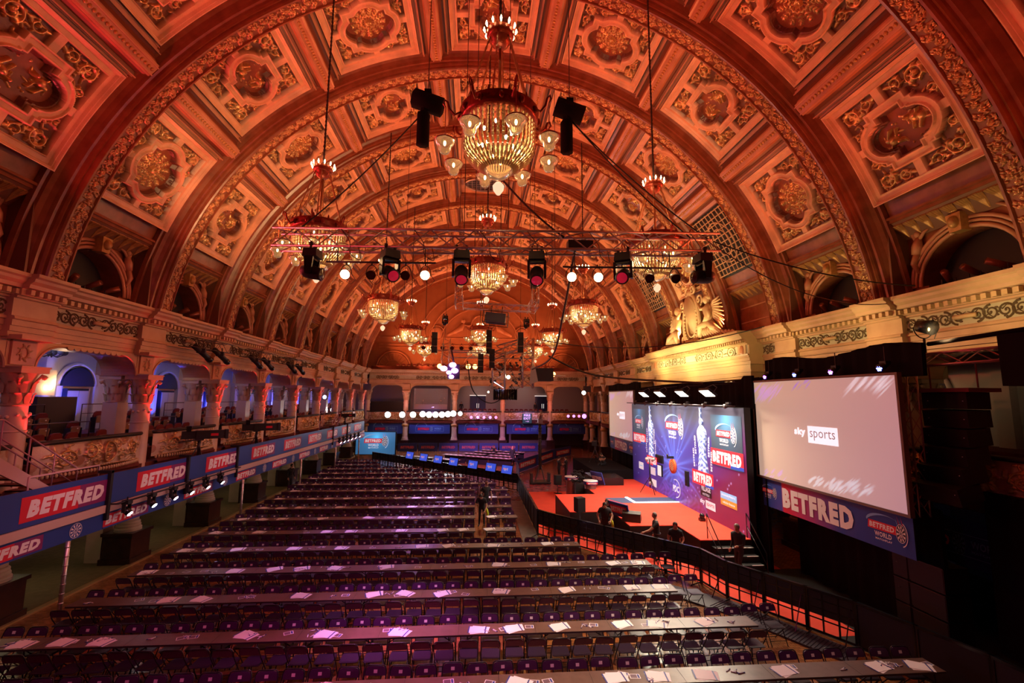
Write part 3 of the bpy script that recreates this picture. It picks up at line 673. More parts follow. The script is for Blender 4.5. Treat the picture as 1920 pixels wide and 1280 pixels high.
    for i in range(-4, 9):
        y = PY(i)
        if i == -4: brk.location = (0, y, 0); pil.location = (0, y, 0)
        else: bb = inst('pier_head', brk, root, (0, y, 0)); inst('pier_relief', rel, bb); inst('inner_pier', pil, root, (0, y, 0))
        if i >= -2: column_part(root, s*13.6, y)
        if i >= -3:
            yc = y-BAY/2
            for nm_, src, loc in (('arcade_arch', arch, (0, yc, 0)), ('gallery_front', gp, (s*13.3, yc, 4.28)), ('gallery_rail', rail, (0, yc, 0)), ('dentil_row', den, (0, yc, 0)), ('frieze_scroll', sc0, (s*13.585, yc, 8.69)), ('frieze_tablet', lampo, (0, yc, 0))):
                if f: src.location = loc
                else: inst(nm_, src, root, loc)
            f = False
    # back wall of the gallery: arched doorway, wall pilasters
    m = MB(); m.b2(s*17.62, s*17.85, -.55, .55, 4.3, 6.5)
    m.prism([(.8*math.cos(a), .8*math.sin(a)) for a in np.linspace(0, PI, 13)], 0, .1, T(s*17.72, 0, 6.6) @ Matrix(((0, 0, 1, 0), (1, 0, 0, 0), (0, 1, 0, 0), (0, 0, 0, 1))))
    m.m = 1
    m.tube([(s*17.7, .95*math.cos(a), 6.6+.95*math.sin(a)) for a in np.linspace(0, PI, 15)], .09, 6)
    for sg in (-1, 1): m.b2(s*17.6, s*17.8, sg*.85, sg*1.05, 4.3, 6.6)
    m.m = 2; m.b2(s*17.58, s*17.66, -.5, .0, 4.32, 6.4); m.b2(s*17.58, s*17.66, .02, .5, 4.32, 6.4)
    dr = m.obj('gallery_doorway', [NAVY_I, WHITEW, mat('grey_door_paint_'+nm, (.42, .42, .44), .5)], wall)
    m = MB(); m.b2(s*17.5, s*17.8, -.25, .25, 4.3, 8.4); m.b2(s*17.4, s*17.8, -.32, .32, 8.1, 8.45); wp = m.obj('wall_pilaster', WHITEW, wall)
    f = True
    for i in range(-3, 9):
        yc = PY(i)-BAY/2
        if f: dr.location = (0, yc+.3, 0); wp.location = (0, PY(i), 0); f = False
        else: inst('gallery_doorway', dr, wall, (0, yc+(.3 if i % 2 else -.5), 0)); inst('wall_pilaster', wp, wall, (0, PY(i), 0))
    return root
WL = wall_side(-1); WR = wall_side(1)
# ---- rear wall: arcade of five bays, gallery, upper tier and end wall of the vault
WB = root_struct('arcade_back'); WK = tag(MB().b2(-17.8, 17.8, 61.6, 61.9, -.2, 9.6).obj('wall_back', mat('dusky_rear_wall', (.34, .28, .27), .7)), kind='structure');  RC = [-8.87, -2.96, 2.96, 8.87]
m = MB(); m.m = 2; m.b2(-17.8, 17.8, 56.6, 61.6, 3.25, 3.62); m.b2(-17.8, 17.8, 58.2, 61.6, 3.6, 4.0)
m.m = 1; m.b2(-17.8, 17.8, 56.9, 61.6, 8.45, 8.6); m.m = 3; m.b2(-14.3, 14.3, 59.2, 59.4, 9.5, 22.4); m.m = 2; m.b2(-14.3, 14.3, 56.4, 59.2, 9.40, 9.55)
m.m = 0
m.obj('gallery_shell', [MATS['dusky_rear_wall'], CREAM, REDFLOOR, mat('terracotta_end_wall', (.46, .21, .10), .5, c2=(.40, .17, .08), scale=1)], WB)
def rot_entab(off=0): return [(x-13.4+REAR-off, z) for x, z in entab_profile(1)]
m = MB(); pr = rot_entab(); n = len(pr); vs = [(x, p[0], p[1]) for x in (-13.4, 13.4) for p in pr]; m.raw(vs, [(k, k+1, n+k+1, n+k) for k in range(n-1)])
m.m = 1; m.b2(-13.4, 13.4, REAR+.19, REAR+.21, 8.46, 8.92); m.obj('cornice', [CREAM, GREYCOL], WB)
m = MB()
for k in range(107): m.b2(-13.3+.25*k, -13.18+.25*k, REAR-.12, REAR+.03, 9.04, 9.18)
m.obj('dentil_row', CREAM2, WB)
for k in range(5):
    xc = -11.83+5.915*k if k in (1, 2, 3) else (-11.2 if k == 0 else 11.2); o = scroll_strip(3.6 if k not in (0, 4) else 2.6, .40).obj('frieze_scroll', DKSCROLL, WB); o.location = (xc if k not in (1, 2, 3) else (k-2)*5.915, REAR+.18, 8.69); o.rotation_euler = (0, 0, PI/2)
for k, xc in enumerate([-11.2, -5.915, 0, 5.915, 11.2]):
    w_ = 5.0 if k in (1, 2, 3) else 3.9
    hw = w_/2; r = .9; zs = 6.98; zt = 7.74; nn = 8
    pts = [(-hw, 6.98)]+[(-hw+r-r*math.cos(PI/2*j/nn), zs+(zt-zs)*math.sin(PI/2*j/nn)) for j in range(nn+1)]+[(hw-r+r*math.sin(PI/2*j/nn), zs+(zt-zs)*math.cos(PI/2*j/nn)) for j in range(nn+1)]+[(hw, 6.98)]
    N = len(pts); m = MB(); vs = [(xc+p[0], REAR+.24, p[1]) for p in pts]+[(xc+p[0], REAR+.24, 7.86) for p in pts]+[(xc+p[0], REAR+.9, p[1]) for p in pts]
    m.raw(vs, [(j, j+1, N+j+1, N+j) for j in range(N-1)]); m.raw(vs, [(j, j+1, 2*N+j+1, 2*N+j) for j in range(N-1)]); m.m = 1; m.tube([(xc+p[0], REAR+.2, p[1]) for p in pts], .04, 5)
    m.obj('arcade_arch', [CREAM2, CREAM], WB)
    m = MB(); m.b2(xc-hw-.3, xc+hw+.3, REAR-.15, REAR+.15, 3.15, 3.3); m.b2(xc-hw-.3, xc+hw+.3, REAR-.22, REAR+.15, 3.3, 3.42); m.m = 1; m.b2(xc-hw-.3, xc+hw+.3, REAR-.25, REAR+.0, 4.5, 4.62); m.obj('gallery_rail', [REDFLOOR, BLACK], WB)
    o = inst('gallery_front', bpy.data.objects['gallery_front.001'], WB, (xc, REAR+.05, 3.97), (0, 0, -PI/2)); o.scale = (.6, w_/3.9, 1)
for x in RC: column_part(WB, x, REAR+.2); m = MB(); m.b2(x-.45, x+.45, REAR+.0, REAR+.9, 7.0, 7.86); m.obj('pier_head', CREAM, WB)
for x in (-13.5, 13.5): column_part(WB, x, REAR+.3)
for k, xc in enumerate((-11.0, -5.5, 0, 5.5, 11.0)):   # blind arches with sunburst tracery on the end wall
    m = MB(); rr = 2.15
    for q_, t_ in ((rr, .11), (rr-.25, .05), (rr*.45, .05)): m.tube([(xc+q_*math.cos(a), 59.12, 10.0+q_*math.sin(a)) for a in np.linspace(0, PI, 25)], t_, 6)
    for j in range(1, 10):
        a = PI*j/10; m.tube([(xc+rr*.45*math.cos(a), 59.14, 10+rr*.45*math.sin(a)), (xc+(rr-.25)*math.cos(a), 59.14, 10+(rr-.25)*math.sin(a))], .035, 4)
    m.obj('blind_arch', BEAMP, WB)
m = MB()
for z in (12.6, 13.0, 13.9): m.b2(-13, 13, 59.08, 59.2, z, z+.1)
for r_ in (5.2, 6.6, 8.0): m.tube([(r_*math.cos(a), 59.1, 13.0+r_*.95*math.sin(a)) for a in np.linspace(0, PI, 41)], .09, 5)
for sg in (-1, 1):
    m.ball((sg*2.2, 59.0, 16.2), .3, 8, (1, .5, 1)); m.tube([(sg*2.2, 59.1, 15.9), (sg*2.5, 59.0, 15.2), (sg*3.3, 59.0, 14.7), (sg*4.2, 59.1, 14.3)], [.25, .38, .3, .15], 7); m.tube([(sg*2.2, 59.1, 15.7), (sg*1.4, 59.0, 15.6), (sg*.9, 59.1, 15.9)], [.15, .12, .08], 6)
    m.ball((sg*5.6, 59.1, 14.6), .8, 12, (1, .15, 1)); m.tube([(sg*5.6+.95*math.cos(a), 59.08, 14.6+.95*math.sin(a)) for a in np.linspace(0, 2*PI, 21)[:-1]], .07, 5, closed=True)
m.tube([(1.1*math.cos(a), 59.05, 15.6+1.4*math.sin(a)) for a in np.linspace(0, 2*PI, 25)[:-1]], .12, 6, closed=True)
m.obj('end_wall_relief', BEAMP, WB)
m = MB(); m.b2(-13.2, 13.2, 56.45, 56.52, 9.55, 10.05); m.obj('upper_tier_front', REDFLOOR, WB)
WF = tag(MB().b2(-18, 18, -6.2, -6, 0, 22.5).obj('wall_front', DARKP), kind='structure')
# ---- the great entablature over the stage with its cartouche
m = MB(); pr = [(-(x_), z_) for x_, z_ in entab_profile(-1, .75)]; pr = [(x, 8.0+(z-7.84)*1.0 if z < 8.4 else z) for x, z in pr]
y0, y1 = 21.0, 33.1
m.sweep([(x, z) for x, z in pr], [y0, y1])
for yy in (y0, y1): m.raw([(p[0], yy, p[1]) for p in pr], [tuple(range(22))])
m.b2(13.0, 13.7, y0+.2, y1-.2, 7.3, 8.1); m.b2(12.95, 13.7, y0+.1, y1-.1, 7.62, 7.74)
m.m = 1; m.b2(12.84, 12.86, y0+.1, y1-.1, 8.38, 9.02)
m.m = 0
for k in range(60): m.b2(12.50, 12.68, y0+.1+.2*k, y0+.2+.2*k, 9.04, 9.16)
m.obj('stage_cornice', [CREAM2, mat('mint_frieze_ground', (.50, .56, .42), .55)], WR)
m = MB()
for k in range(-4, 5):
    if k == 0: continue
    cy_ = 27.05+k*1.12; P = []
    for j in range(34):
        t = j/33; a = PI/2*(1 if k % 2 else -1)+(1 if k > 0 else -1)*2*2*PI*t; r = .33*(1-t)**.7+.01; P.append((12.83, cy_+r*1.3*math.cos(a), 8.70+r*.9*math.sin(a)))
    m.tube(P, [.026*(1-.5*j/33) for j in range(34)], 4); m.ball((12.83, cy_, 8.70), .05, 6, (.4, 1, 1))
    for j in range(5): m.ball((12.83, cy_+.5*math.cos(j*1.3+k), 8.7+.26*math.sin(j*1.3+k)), .05, 6, (.3, 1.5, .7))
m.obj('frieze_scroll', mat('olive_gold_scroll', (.22, .19, .05), .4, .3), WR)
m = MB()
for yy in (y0+.55, y1-.55): m.m = 0; m.b2(12.80, 12.86, yy-.34, yy+.34, 8.38, 9.02); m.m = 1; m.ball((12.8, yy, 8.7), .24, 12, (.2, .8, 1.1))
m.obj('frieze_medallion', [CREAM2, BEAMP], WR)
STONE = mat('warm_cream_sculpture', (.70, .52, .30), .45, bump=.3, bscale=25)
m = MB(); m.smooth = True; cx_, cy_ = 12.95, 26.7
m.prism([(.95*math.cos(a)*(1-.25*math.sin(a)), 1.45*math.sin(a)) for a in np.linspace(0, 2*PI, 25)[:-1]], -.15, .12, T(cx_, cy_, 11.15) @ RYm(-.2) @ Matrix(((0, 0, -1, 0), (1, 0, 0, 0), (0, 1, 0, 0), (0, 0, 0, 1))))
def bead_ring(r1, r2, w_, nn):
    m.tube([(cx_-.12-.2*0, cy_+r1*math.cos(a)*(1-.2*math.sin(a)), 11.15+r2*math.sin(a)) for a in np.linspace(0, 2*PI, 41)[:-1]], w_, 6, closed=True)
bead_ring(1.0, 1.55, .12, 40); bead_ring(.62, 1.08, .06, 40)
for a in np.linspace(0, 2*PI, 37)[:-1]: m.ball((cx_-.2, cy_+.8*math.cos(a)*(1-.2*math.sin(a)), 11.15+1.32*math.sin(a)), .07, 6)
def scroll3(y, z, r0, a0, d, w_=.09, x=cx_-.1, turns=1.5):
    m.tube([(x-.12*t, y+(r0*(1-t)**.8+.02)*math.cos(a0+d*turns*2*PI*t), z+(r0*(1-t)**.8+.02)*math.sin(a0+d*turns*2*PI*t)) for t in np.linspace(0, 1, 26)], [w_*(1-.5*t) for t in np.linspace(0, 1, 26)], 6)
for sg in (-1, 1):
    scroll3(cy_+sg*.35, 12.9, .38, -PI/2, -sg); scroll3(cy_+sg*1.1, 12.2, .3, -PI/2, sg, .08); scroll3(cy_+sg*1.0, 10.0, .38, PI/2, sg); scroll3(cy_+sg*.45, 9.75, .3, PI/2, -sg, .08)
    # winged figure seated either side
    fy = cy_+sg*1.95
    m.ball((cx_-.1, fy-.05*sg, 12.0), .24, 12, (1, .9, 1.15)); m.ball((cx_-.05, fy-.02*sg, 12.12), .26, 10, (.9, 1, .8))
    m.tube([(cx_-.05, fy, 11.75), (cx_-.1, fy+.05*sg, 11.45), (cx_-.1, fy+.15*sg, 11.0), (cx_-.15, fy+.2*sg, 10.65)], [.12, .34, .27, .36], 10)
    m.tube([(cx_-.15, fy+.1*sg, 10.6), (cx_-.45, fy-.35*sg, 10.45), (cx_-.35, fy-.45*sg, 9.85)], [.26, .2, .12], 9); m.tube([(cx_-.1, fy+.25*sg, 10.6), (cx_-.3, fy+.9*sg, 10.25), (cx_-.2, fy+1.6*sg, 9.85)], [.28, .22, .1], 9)
    m.tube([(cx_-.1, fy-.05*sg, 11.55), (cx_-.3, fy-.45*sg, 11.5), (cx_-.25, fy-.8*sg, 11.9)], [.12, .09, .07], 7); m.tube([(cx_-.1, fy+.15*sg, 11.5), (cx_-.3, fy+.45*sg, 11.1), (cx_-.2, fy+.3*sg, 10.7)], [.12, .09, .07], 7)
    for k in range(9):
        t = k/8; a = R(50-95*t)
        m.tube([(cx_+.05, fy+.15*sg, 11.55-.1*t), (cx_-.05, fy+sg*(.5+.25*math.cos(a)), 11.4+.5*math.sin(a)-.2*t), (cx_, fy+sg*(.65+.95*math.cos(a)*(.7+.3*t)), 11.2+1.0*math.sin(a)-.35*t)], [.09, .12, .03], 6)
    for k in range(7): m.tube([(cx_-.2, fy+sg*(.1*k-.1), 10.5), (cx_-.35, fy+sg*(.22*k-.15), 10.1), (cx_-.25, fy+sg*(.3*k-.1), 9.68)], [.05, .1, .05], 6)
    for k in range(5): m.tube([(cx_-.1, fy+sg*(1.2+.3*k), 9.75), (cx_-.2, fy+sg*(1.35+.3*k), 9.95-.03*k), (cx_-.1, fy+sg*(1.55+.3*k), 9.7)], [.05, .12-.015*k, .04], 6)
for k in range(9): m.tube([(cx_-.15, cy_+(k-4)*.12, 9.9), (cx_-.4, cy_+(k-4)*.2, 9.55), (cx_-.35, cy_+(k-4)*.26, 9.3)], [.07, .09, .03], 6)
m.ball((cx_-.15, cy_, 12.75), .3, 10, (.7, 1, 1)); 
for k in range(5): m.tube([(cx_-.1, cy_+(k-2)*.12, 12.9), (cx_-.15, cy_+(k-2)*.25, 13.35-.06*abs(k-2))], [.1, .03], 6)
m.m = 0; m.b2(12.7, 13.5, cy_-3.4, cy_+3.4, 9.6, 9.72)
m.obj('stage_cartouche', STONE, WR)
# ================================================================ TABLES, CHAIRS, PAPERS
CHAIRP = mat('purple_lit_black_plastic', (.075, .022, .10), .30, spec=.6)  # black plastic with the magenta light put into its colour
SEATP = mat('charcoal_plastic_seat', (.030, .018, .038), .32, spec=.6)
CHAIRF = mat('black_enamel_tube', (.020, .016, .022), .28, .2)
STICK = mat('white_paper', (.90, .88, .92), .8)
TABM = mat('brown_laminate', (.15, .09, .07), .34, c2=(.115, .066, .05), scale=4, spec=.6)
TABE = mat('dark_table_edge', (.05, .035, .035), .5)
def chair_meshes(low=False):
    n = 4 if low else 6; parts = {}
    m = MB()
    if low: P = [(-.21, .20, 0), (-.21, -.20, .62), (-.19, -.25, .84), (.19, -.25, .84), (.21, -.20, .62), (.21, .20, 0)]
    else: P = [(-.215, .22, 0), (-.215, .05, .30), (-.215, -.16, .60), (-.212, -.235, .76), (-.19, -.255, .825), (-.15, -.262, .845), (.15, -.262, .845), (.19, -.255, .825), (.212, -.235, .76), (.215, -.16, .60), (.215, .05, .30), (.215, .22, 0)]
    m.tube(P, .0125, n)
    m.tube([(-.215, .16, .11), (.215, .16, .11)], .009, 4)
    parts['back_frame'] = (m, CHAIRF)
    m = MB(); m.tube([(-.19, -.24, 0), (-.19, .17, .43)], .0115, n); m.tube([(.19, -.24, 0), (.19, .17, .43)], .0115, n); m.tube([(-.19, -.2, .04), (.19, -.2, .04)], .009, 4)
    if not low: m.tube([(-.19, -.1, .15), (.19, -.1, .15)], .008, 4)
    parts['rear_frame'] = (m, CHAIRF)
    m = MB(); 
    if low: m.prism([(-.19, -.18), (.19, -.18), (.2, .2), (-.2, .2)], .43, .455)
    else:
        pts = []
        for (cx_, cy_, a0) in ((.15, .165, 0), (-.15, .165, 90), (-.155, -.15, 180), (.155, -.15, 270)):
            for a in (0, 30, 60, 90): pts.append((cx_+.05*math.cos(R(a0+a)), cy_+.05*math.sin(R(a0+a))))
        m.prism(pts, .428, .442); m.prism([(x*.9, y*.9) for x, y in pts], .442, .45)
    parts['seat'] = (m, SEATP)
    m = MB(); Mb = T(0, -.232, .735) @ RX(R(104))
    if low: m.prism([(-.19, -.1), (.19, -.1), (.17, .09), (-.17, .09)], -.01, .01, Mb)
    else:
        pts = [(-.195, -.065), (.195, -.065), (.205, -.045), (.20, .03), (.17, .085), (.12, .10), (-.12, .10), (-.17, .085), (-.20, .03), (-.205, -.045)]
        m.prism(pts, -.012, .006, Mb); m.prism([(x*.9, y*.86) for x, y in pts], .006, .010, Mb)
    parts['backrest'] = (m, CHAIRP)
    m = MB(); m.prism([(-.036, -.03), (.036, -.03), (.036, .03), (-.036, .03)], -.0145, -.0135, T(0, -.232, .735) @ RX(R(104)) @ T(0, .01, 0))
    parts['number_sticker'] = (m, STICK)
    return parts
root = thing('folding_chair', 'x', 'chair'); 
for nm_, (mb, ma) in chair_meshes().items(): mb.obj(nm_, ma, root)
note_kids(root); chair0 = root; chair_used = False
XR = [9.3, 6.6, 5.5, 5.55, 3.6, 1.35, 1.6, 1.5, 1.65, 1.6, 1.0, -.8, -2.6, -4.5, -8.1, -8.6]
XL = [-11.4]*16; XL[15] = -12.7; XL[14] = -12.3
rng = random.Random(3)
spots = []   # (dist key, x, y, rz, row, side, idx)
tabs = []
for k in range(16):
    yc = 9.57+2.08*k; x1 = XR[k]; runs = []
    if 5 <= k <= 9: runs = [(-.35, XL[k]), (x1, x1-1.25)]
    else: runs = [(x1, XL[k])]
    nrow = 0; nf = {1: 0, -1: 0}
    for (a, b_) in runs:
        L_ = 1.25 if a-b_ < 1.5 else 1.83; n = max(1, int((a-b_)/(L_+.006)+.35))
        for j in range(n): tabs.append((k, nrow, a-L_/2-j*(L_+.008), yc, L_)); nrow += 1
        for side in (1, -1):
            if k == 0 and side == -1: continue
            L2 = n*(L_+.008); m_ = int(L2/.515)
            for j in range(m_):
                x = a-.27-j*(L2-.5)/max(1, m_-1)+rng.uniform(-.025, .025); y = yc+(.26 if side > 0 else -.46)+rng.uniform(-.03, .03)
                if k == 1 and side == 1 and j > 30: pass
                spots.append((y, x, y, (PI if side > 0 else 0)+rng.uniform(-.06, .06), k, side, nf[side])); nf[side] += 1
    # a few chairs set out beyond the table ends
    if k in (3, 2, 1, 0):
        for j in range(2 if k else 0): spots.append((yc+.7, x1+.30+j*.52, yc+.40, PI+rng.uniform(-.08, .08), k, 2, j))
spots.sort(key=lambda s: (round(s[0], 1), -s[1]))
far_sp = []
for q, (key, x, y, rz, k, side, idx) in enumerate(spots):
    if q < 300:
        lb = (f'black folding chair, {nth(idx)} from the stage end, ' + ('far' if side > 0 else 'near') + f' side of the {nth(k)} table row') if side != 2 else f'black folding chair standing {"just" if idx == 0 else "well"} past the stage end of the {nth(k)} table row'
        gp_ = f'folding chairs at the {nth(k)} table row'
        if not chair_used: chair0.location = (x, y, 0); chair0.rotation_euler = (0, 0, rz); chair0['label'] = lb; chair0['group'] = gp_; chair_used = True
        else: dup(chair0, (x, y, 0), rz, lb, gp_)
    else: far_sp.append((x, y, rz))
# the rest of the chairs, too many and too far to tell apart
LOWP = chair_meshes(True); verts = []; faces = []; mi = []; mats_ = [CHAIRF, CHAIRP, STICK, SEATP]
for (x, y, rz) in far_sp:
    c, s_ = math.cos(rz), math.sin(rz)
    for nm_, (mb, ma) in LOWP.items():
        b0 = len(verts); id_ = mats_.index(ma)
        verts += [(x+c*v[0]-s_*v[1], y+s_*v[0]+c*v[1], v[2]) for v in mb.v]; faces += [tuple(b0+i for i in f) for f in mb.f]; mi += [id_]*len(mb.f)
me = bpy.data.meshes.new('folding_chair'); me.from_pydata(verts, [], faces)
for q in mats_: me.materials.append(q)
me.polygons.foreach_set('material_index', mi); o = newobj('folding_chairs', me); tag(o, 'rows of black folding chairs receding to the far end of the hall', 'chairs', 'folding chairs', 'stuff')
# tables
def table_proto(L_):
    r = thing('folding_table', 'x', 'table')
    m = MB(); m.b2(-L_/2, L_/2, -.25, .25, .715, .74); m.obj('tabletop', TABM, r)
    m = MB(); m.b2(-L_/2, L_/2, -.255, -.25, .70, .738); m.b2(-L_/2, L_/2, .25, .255, .70, .738); m.b2(-L_/2-.003, -L_/2, -.25, .25, .70, .738); m.b2(L_/2, L_/2+.003, -.25, .25, .70, .738); m.obj('edge_band', TABE, r)
    for sg in (-1, 1):
        for sy in (-1, 1):
            m = MB(); m.tube([(sg*(L_/2-.22), sy*.20, .71), (sg*(L_/2-.16), sy*.20, .0)], .015, 6); m.obj('leg', CHAIRF, r)
        m = MB(); m.tube([(sg*(L_/2-.2), -.20, .5), (sg*(L_/2-.2), .20, .5)], .012, 5); m.tube([(sg*(L_/2-.19), 0, .5), (sg*(L_/2-.55), 0, .71)], .012, 5); m.obj('brace', CHAIRF, r)
    note_kids(r); return r
tp = {1.83: table_proto(1.83), 1.25: table_proto(1.25)}; tu = {1.83: 0, 1.25: 0}
for (k, j, x, y, L_) in tabs:
    lb = f'brown folding table, {nth(j)} from the stage end of the {nth(k)} table row'
    if not tu[L_]: r = tp[L_]; r.location = (x, y, 0); r['label'] = lb; r['group'] = f'tables of the {nth(k)} row'; tu[L_] = 1
    else: dup(tp[L_], (x, y, 0), rng.uniform(-.004, .004), lb, f'tables of the {nth(k)} row')
# score cards, leaflets and marker pens on the tables
m = MB(); m.prism([(-.21, -.15), (.21, -.15), (.21, .15), (-.21, .15)], 0, .002, RZ(.25)); m.prism([(-.21, -.15), (.21, -.15), (.21, .15), (-.21, .15)], .0025, .0045, T(.05, .03, 0) @ RZ(-.12))
m.prism([(-.21, -.15), (.21, -.15), (.21, .15), (-.21, .15)], .005, .007, T(-.02, .01, 0)); m.m = 1; m.prism([(-.215, -.155), (-.185, -.155), (-.185, .155), (-.215, .155)], .0072, .0078, T(-.02, .01, 0)); m.m = 1; m.prism([(.185, -.155), (.215, -.155), (.215, .155), (.185, .155)], .0072, .0078, T(-.02, .01, 0))
card0 = m.obj('score_card_pile', [STICK, BLUE_I])
m = MB(); m.prism([(-.105, -.075), (.105, -.075), (.105, .075), (-.105, .075)], 0, .003); m.m = 1; m.prism([(-.09, -.06), (.04, -.06), (.04, .06), (-.09, .06)], .003, .0035); m.m = 2; m.prism([(.05, -.06), (.09, -.06), (.09, .06), (.05, .06)], .003, .0035); leaf0 = m.obj('leaflet', [STICK, mat('leaflet_photo', (.16, .10, .14), .4), BLUE_I])
m = MB(); m.tube([(-.075, 0, .010), (.04, 0, .010)], .010, 6); m.m = 1; m.tube([(.04, 0, .010), (.078, 0, .010)], [.0105, .008], 6)
pen0 = m.obj('marker_pen', [mat('white_pen_barrel', (.75, .72, .78), .3), mat('blue_pen_cap', (.03, .04, .25), .3)])
protos = {'card': card0, 'leaf': leaf0, 'pen': pen0}; used_ = {k_: False for k_ in protos}; cnt = {k_: {} for k_ in protos}; total = {k_: 0 for k_ in protos}; pens_far = []
for (k, j, x, y, L_) in tabs:
    items = []
    base = rng.uniform(-.6, -.3)
    if rng.random() < .92: items.append(('card', x+base+.0, y+rng.uniform(-.06, .06)))
    if rng.random() < .42 and L_ > 1.5: items.append(('card', x+base+.85, y+rng.uniform(-.06, .06)))
    for _ in range(rng.choice((1, 1, 2))): items.append(('leaf', x+rng.uniform(-.8, .8)*L_/1.83, y+rng.uniform(-.13, .13)))
    for c_ in range(rng.choice((1, 2))):
        cx_, cy_ = x+rng.uniform(-.75, .75)*L_/1.83, y+rng.uniform(-.13, .13)
        for _ in range(rng.choice((2, 3, 3))): items.append(('pen', cx_+rng.uniform(-.14, .14), cy_+rng.uniform(-.04, .04)))
    items.sort(key=lambda t: -t[1])
    for (kd, xx, yy) in items:
        rz = rng.uniform(0, 6.28) if kd == 'pen' else rng.uniform(-.5, .5)
        if kd == 'pen' and total['pen'] >= 290: pens_far.append((xx, yy, rz)); continue
        c = cnt[kd].get((k, j), 0); cnt[kd][(k, j)] = c+1; total[kd] += 1
        nm_ = {'card': 'pile of white score cards', 'leaf': 'small printed leaflet', 'pen': 'marker pen'}[kd]
        lb = f'{nm_}, {nth(c)} along the {nth(j)} table from the stage end, {nth(k)} row'
        z = .7405+{'card': 0, 'leaf': .0085, 'pen': .012}[kd]*(1 if kd != 'card' else 0)
        z = .7405 if kd != 'leaf' else .741
        src = protos[kd]
        o = src if not used_[kd] else src.copy()
        if used_[kd]: COL.objects.link(o)
        used_[kd] = True; o.location = (xx, yy, z); o.rotation_euler = (0, 0, rz)
        tag(o, lb, {'card': 'paper', 'leaf': 'leaflet', 'pen': 'pen'}[kd], {'card': 'score cards on the tables', 'leaf': 'leaflets on the tables', 'pen': 'marker pens on the tables'}[kd])
m = MB()
for (xx, yy, rz) in pens_far: m.tube([(xx-.07*math.cos(rz), yy-.07*math.sin(rz), .751), (xx+.07*math.cos(rz), yy+.07*math.sin(rz), .751)], .010, 4)
tag(m.obj('marker_pens', [MATS['white_pen_barrel']]), 'small white marker pens strewn over the distant table rows', 'pens', 'marker pens', 'stuff')
# ---- tip-up seats of the galleries
SEATB = mat('pale_plywood_seat_base', (.26, .16, .10), .5)
def tip_seat(open_=False):
    r = thing('tip_up_seat', 'x', 'seat')
    m = MB(); pts = [(-.23, 0), (.23, 0), (.235, .28), (.20, .40), (.12, .45), (-.12, .45), (-.20, .40), (-.235, .28)]; m.prism(pts, -.03, .03, T(0, -.02, .42) @ RX(R(80))); m.obj('seat_back', REDSEAT, r)
    m = MB(); m.prism([(-.19, 0), (.19, 0), (.19, .25), (.15, .28), (-.15, .28), (-.19, .25)], -.025, .025, T(0, .10, .40) @ RX(R(82))); sp = m.obj('seat_pan', SEATB, r)
    m = MB(); m.b2(-.03, .03, .205, .21, .58, .62); m.obj('number_plate', STICK, sp)
    m = MB(); 
    for sg in (-1, 1): m.b2(sg*.245-.012, sg*.245+.012, -.05, .16, 0, .62)
    m.b2(-.25, .25, .0, .04, .38, .41); m.obj('standard', DSTEEL, r); note_kids(r); return r
ts = tip_seat(); tsu = False
def seat(x, y, z, rz, lb, gp_):
    global tsu
    if not tsu: ts.location = (x, y, z); ts.rotation_euler = (0, 0, rz); ts['label'] = lb; ts['group'] = gp_; tsu = True
    else: dup(ts, (x, y, z), rz, lb, gp_)
for b_ in range(0, 9):
    yc = PY(b_)-BAY/2
    for row, (X, z, n) in enumerate(((14.3, 4.1, 6), (15.3, 4.4, 6), (16.15, 4.7, 5))):
        for j in range(n):
            if b_ == 1 and row < 2 and j in (4,): continue
            if b_ == 7: continue
            seat(-X, yc-1.55+.62*j+(.3 if row == 2 else 0), z, -PI/2, f'crimson tip-up seat, {nth(j)} in the {("front", "middle", "back")[row]} row of the {nth(b_)} gallery bay', 'gallery seats behind the arcade')
for k, xc in enumerate((0, 5.915, 11.2)):
    for row, (Y, z) in enumerate(((57.4, 3.62), (58.6, 4.0))):
        for j in range(8 if k < 2 else 5):
            seat(xc-2.3+.62*j, Y, z+.15*0, PI, f'red seat, {nth(j)} of the {("front", "back")[row]} row in the {("middle", "fourth", "fifth")[k]} bay of the rear gallery', 'seats of the rear gallery')
for j in range(30):
    seat(-10.2+.68*j, 57.9, 9.56, PI, f'crimson seat, {nth(j)} along the top tier below the end wall', 'seats of the top tier')
for o in (m for m in ()): pass
def rails():
    for b_ in range(0, 9):
        yc = PY(b_)-BAY/2
        m = MB(); m.m = 0
        for (X, z0, z1) in ((-14.85, 4.1, 5.25), (-16.5, 4.7, 5.85)):
            y0, y1 = yc-1.6, yc+1.75
            m.tube([(X, y0, z0), (X, y0, z1), (X, y1, z1), (X, y1, z0)], .022, 6); m.tube([(X, (y0+y1)/2, z0), (X, (y0+y1)/2, z1)], .018, 6)
            if X < -16: m.tube([(X, y0, (z0+z1)/2+.2), (X, y1, (z0+z1)/2+.2)], .014, 5)
        tag(m.obj('seating_rail', mat('bronze_rail', (.10, .06, .05), .4, .5) if 'bronze_rail' not in MATS else MATS['bronze_rail']), f'bronze tube rails between the seat rows of the {nth(b_)} gallery bay', 'railing', 'rails in the gallery')
rails()
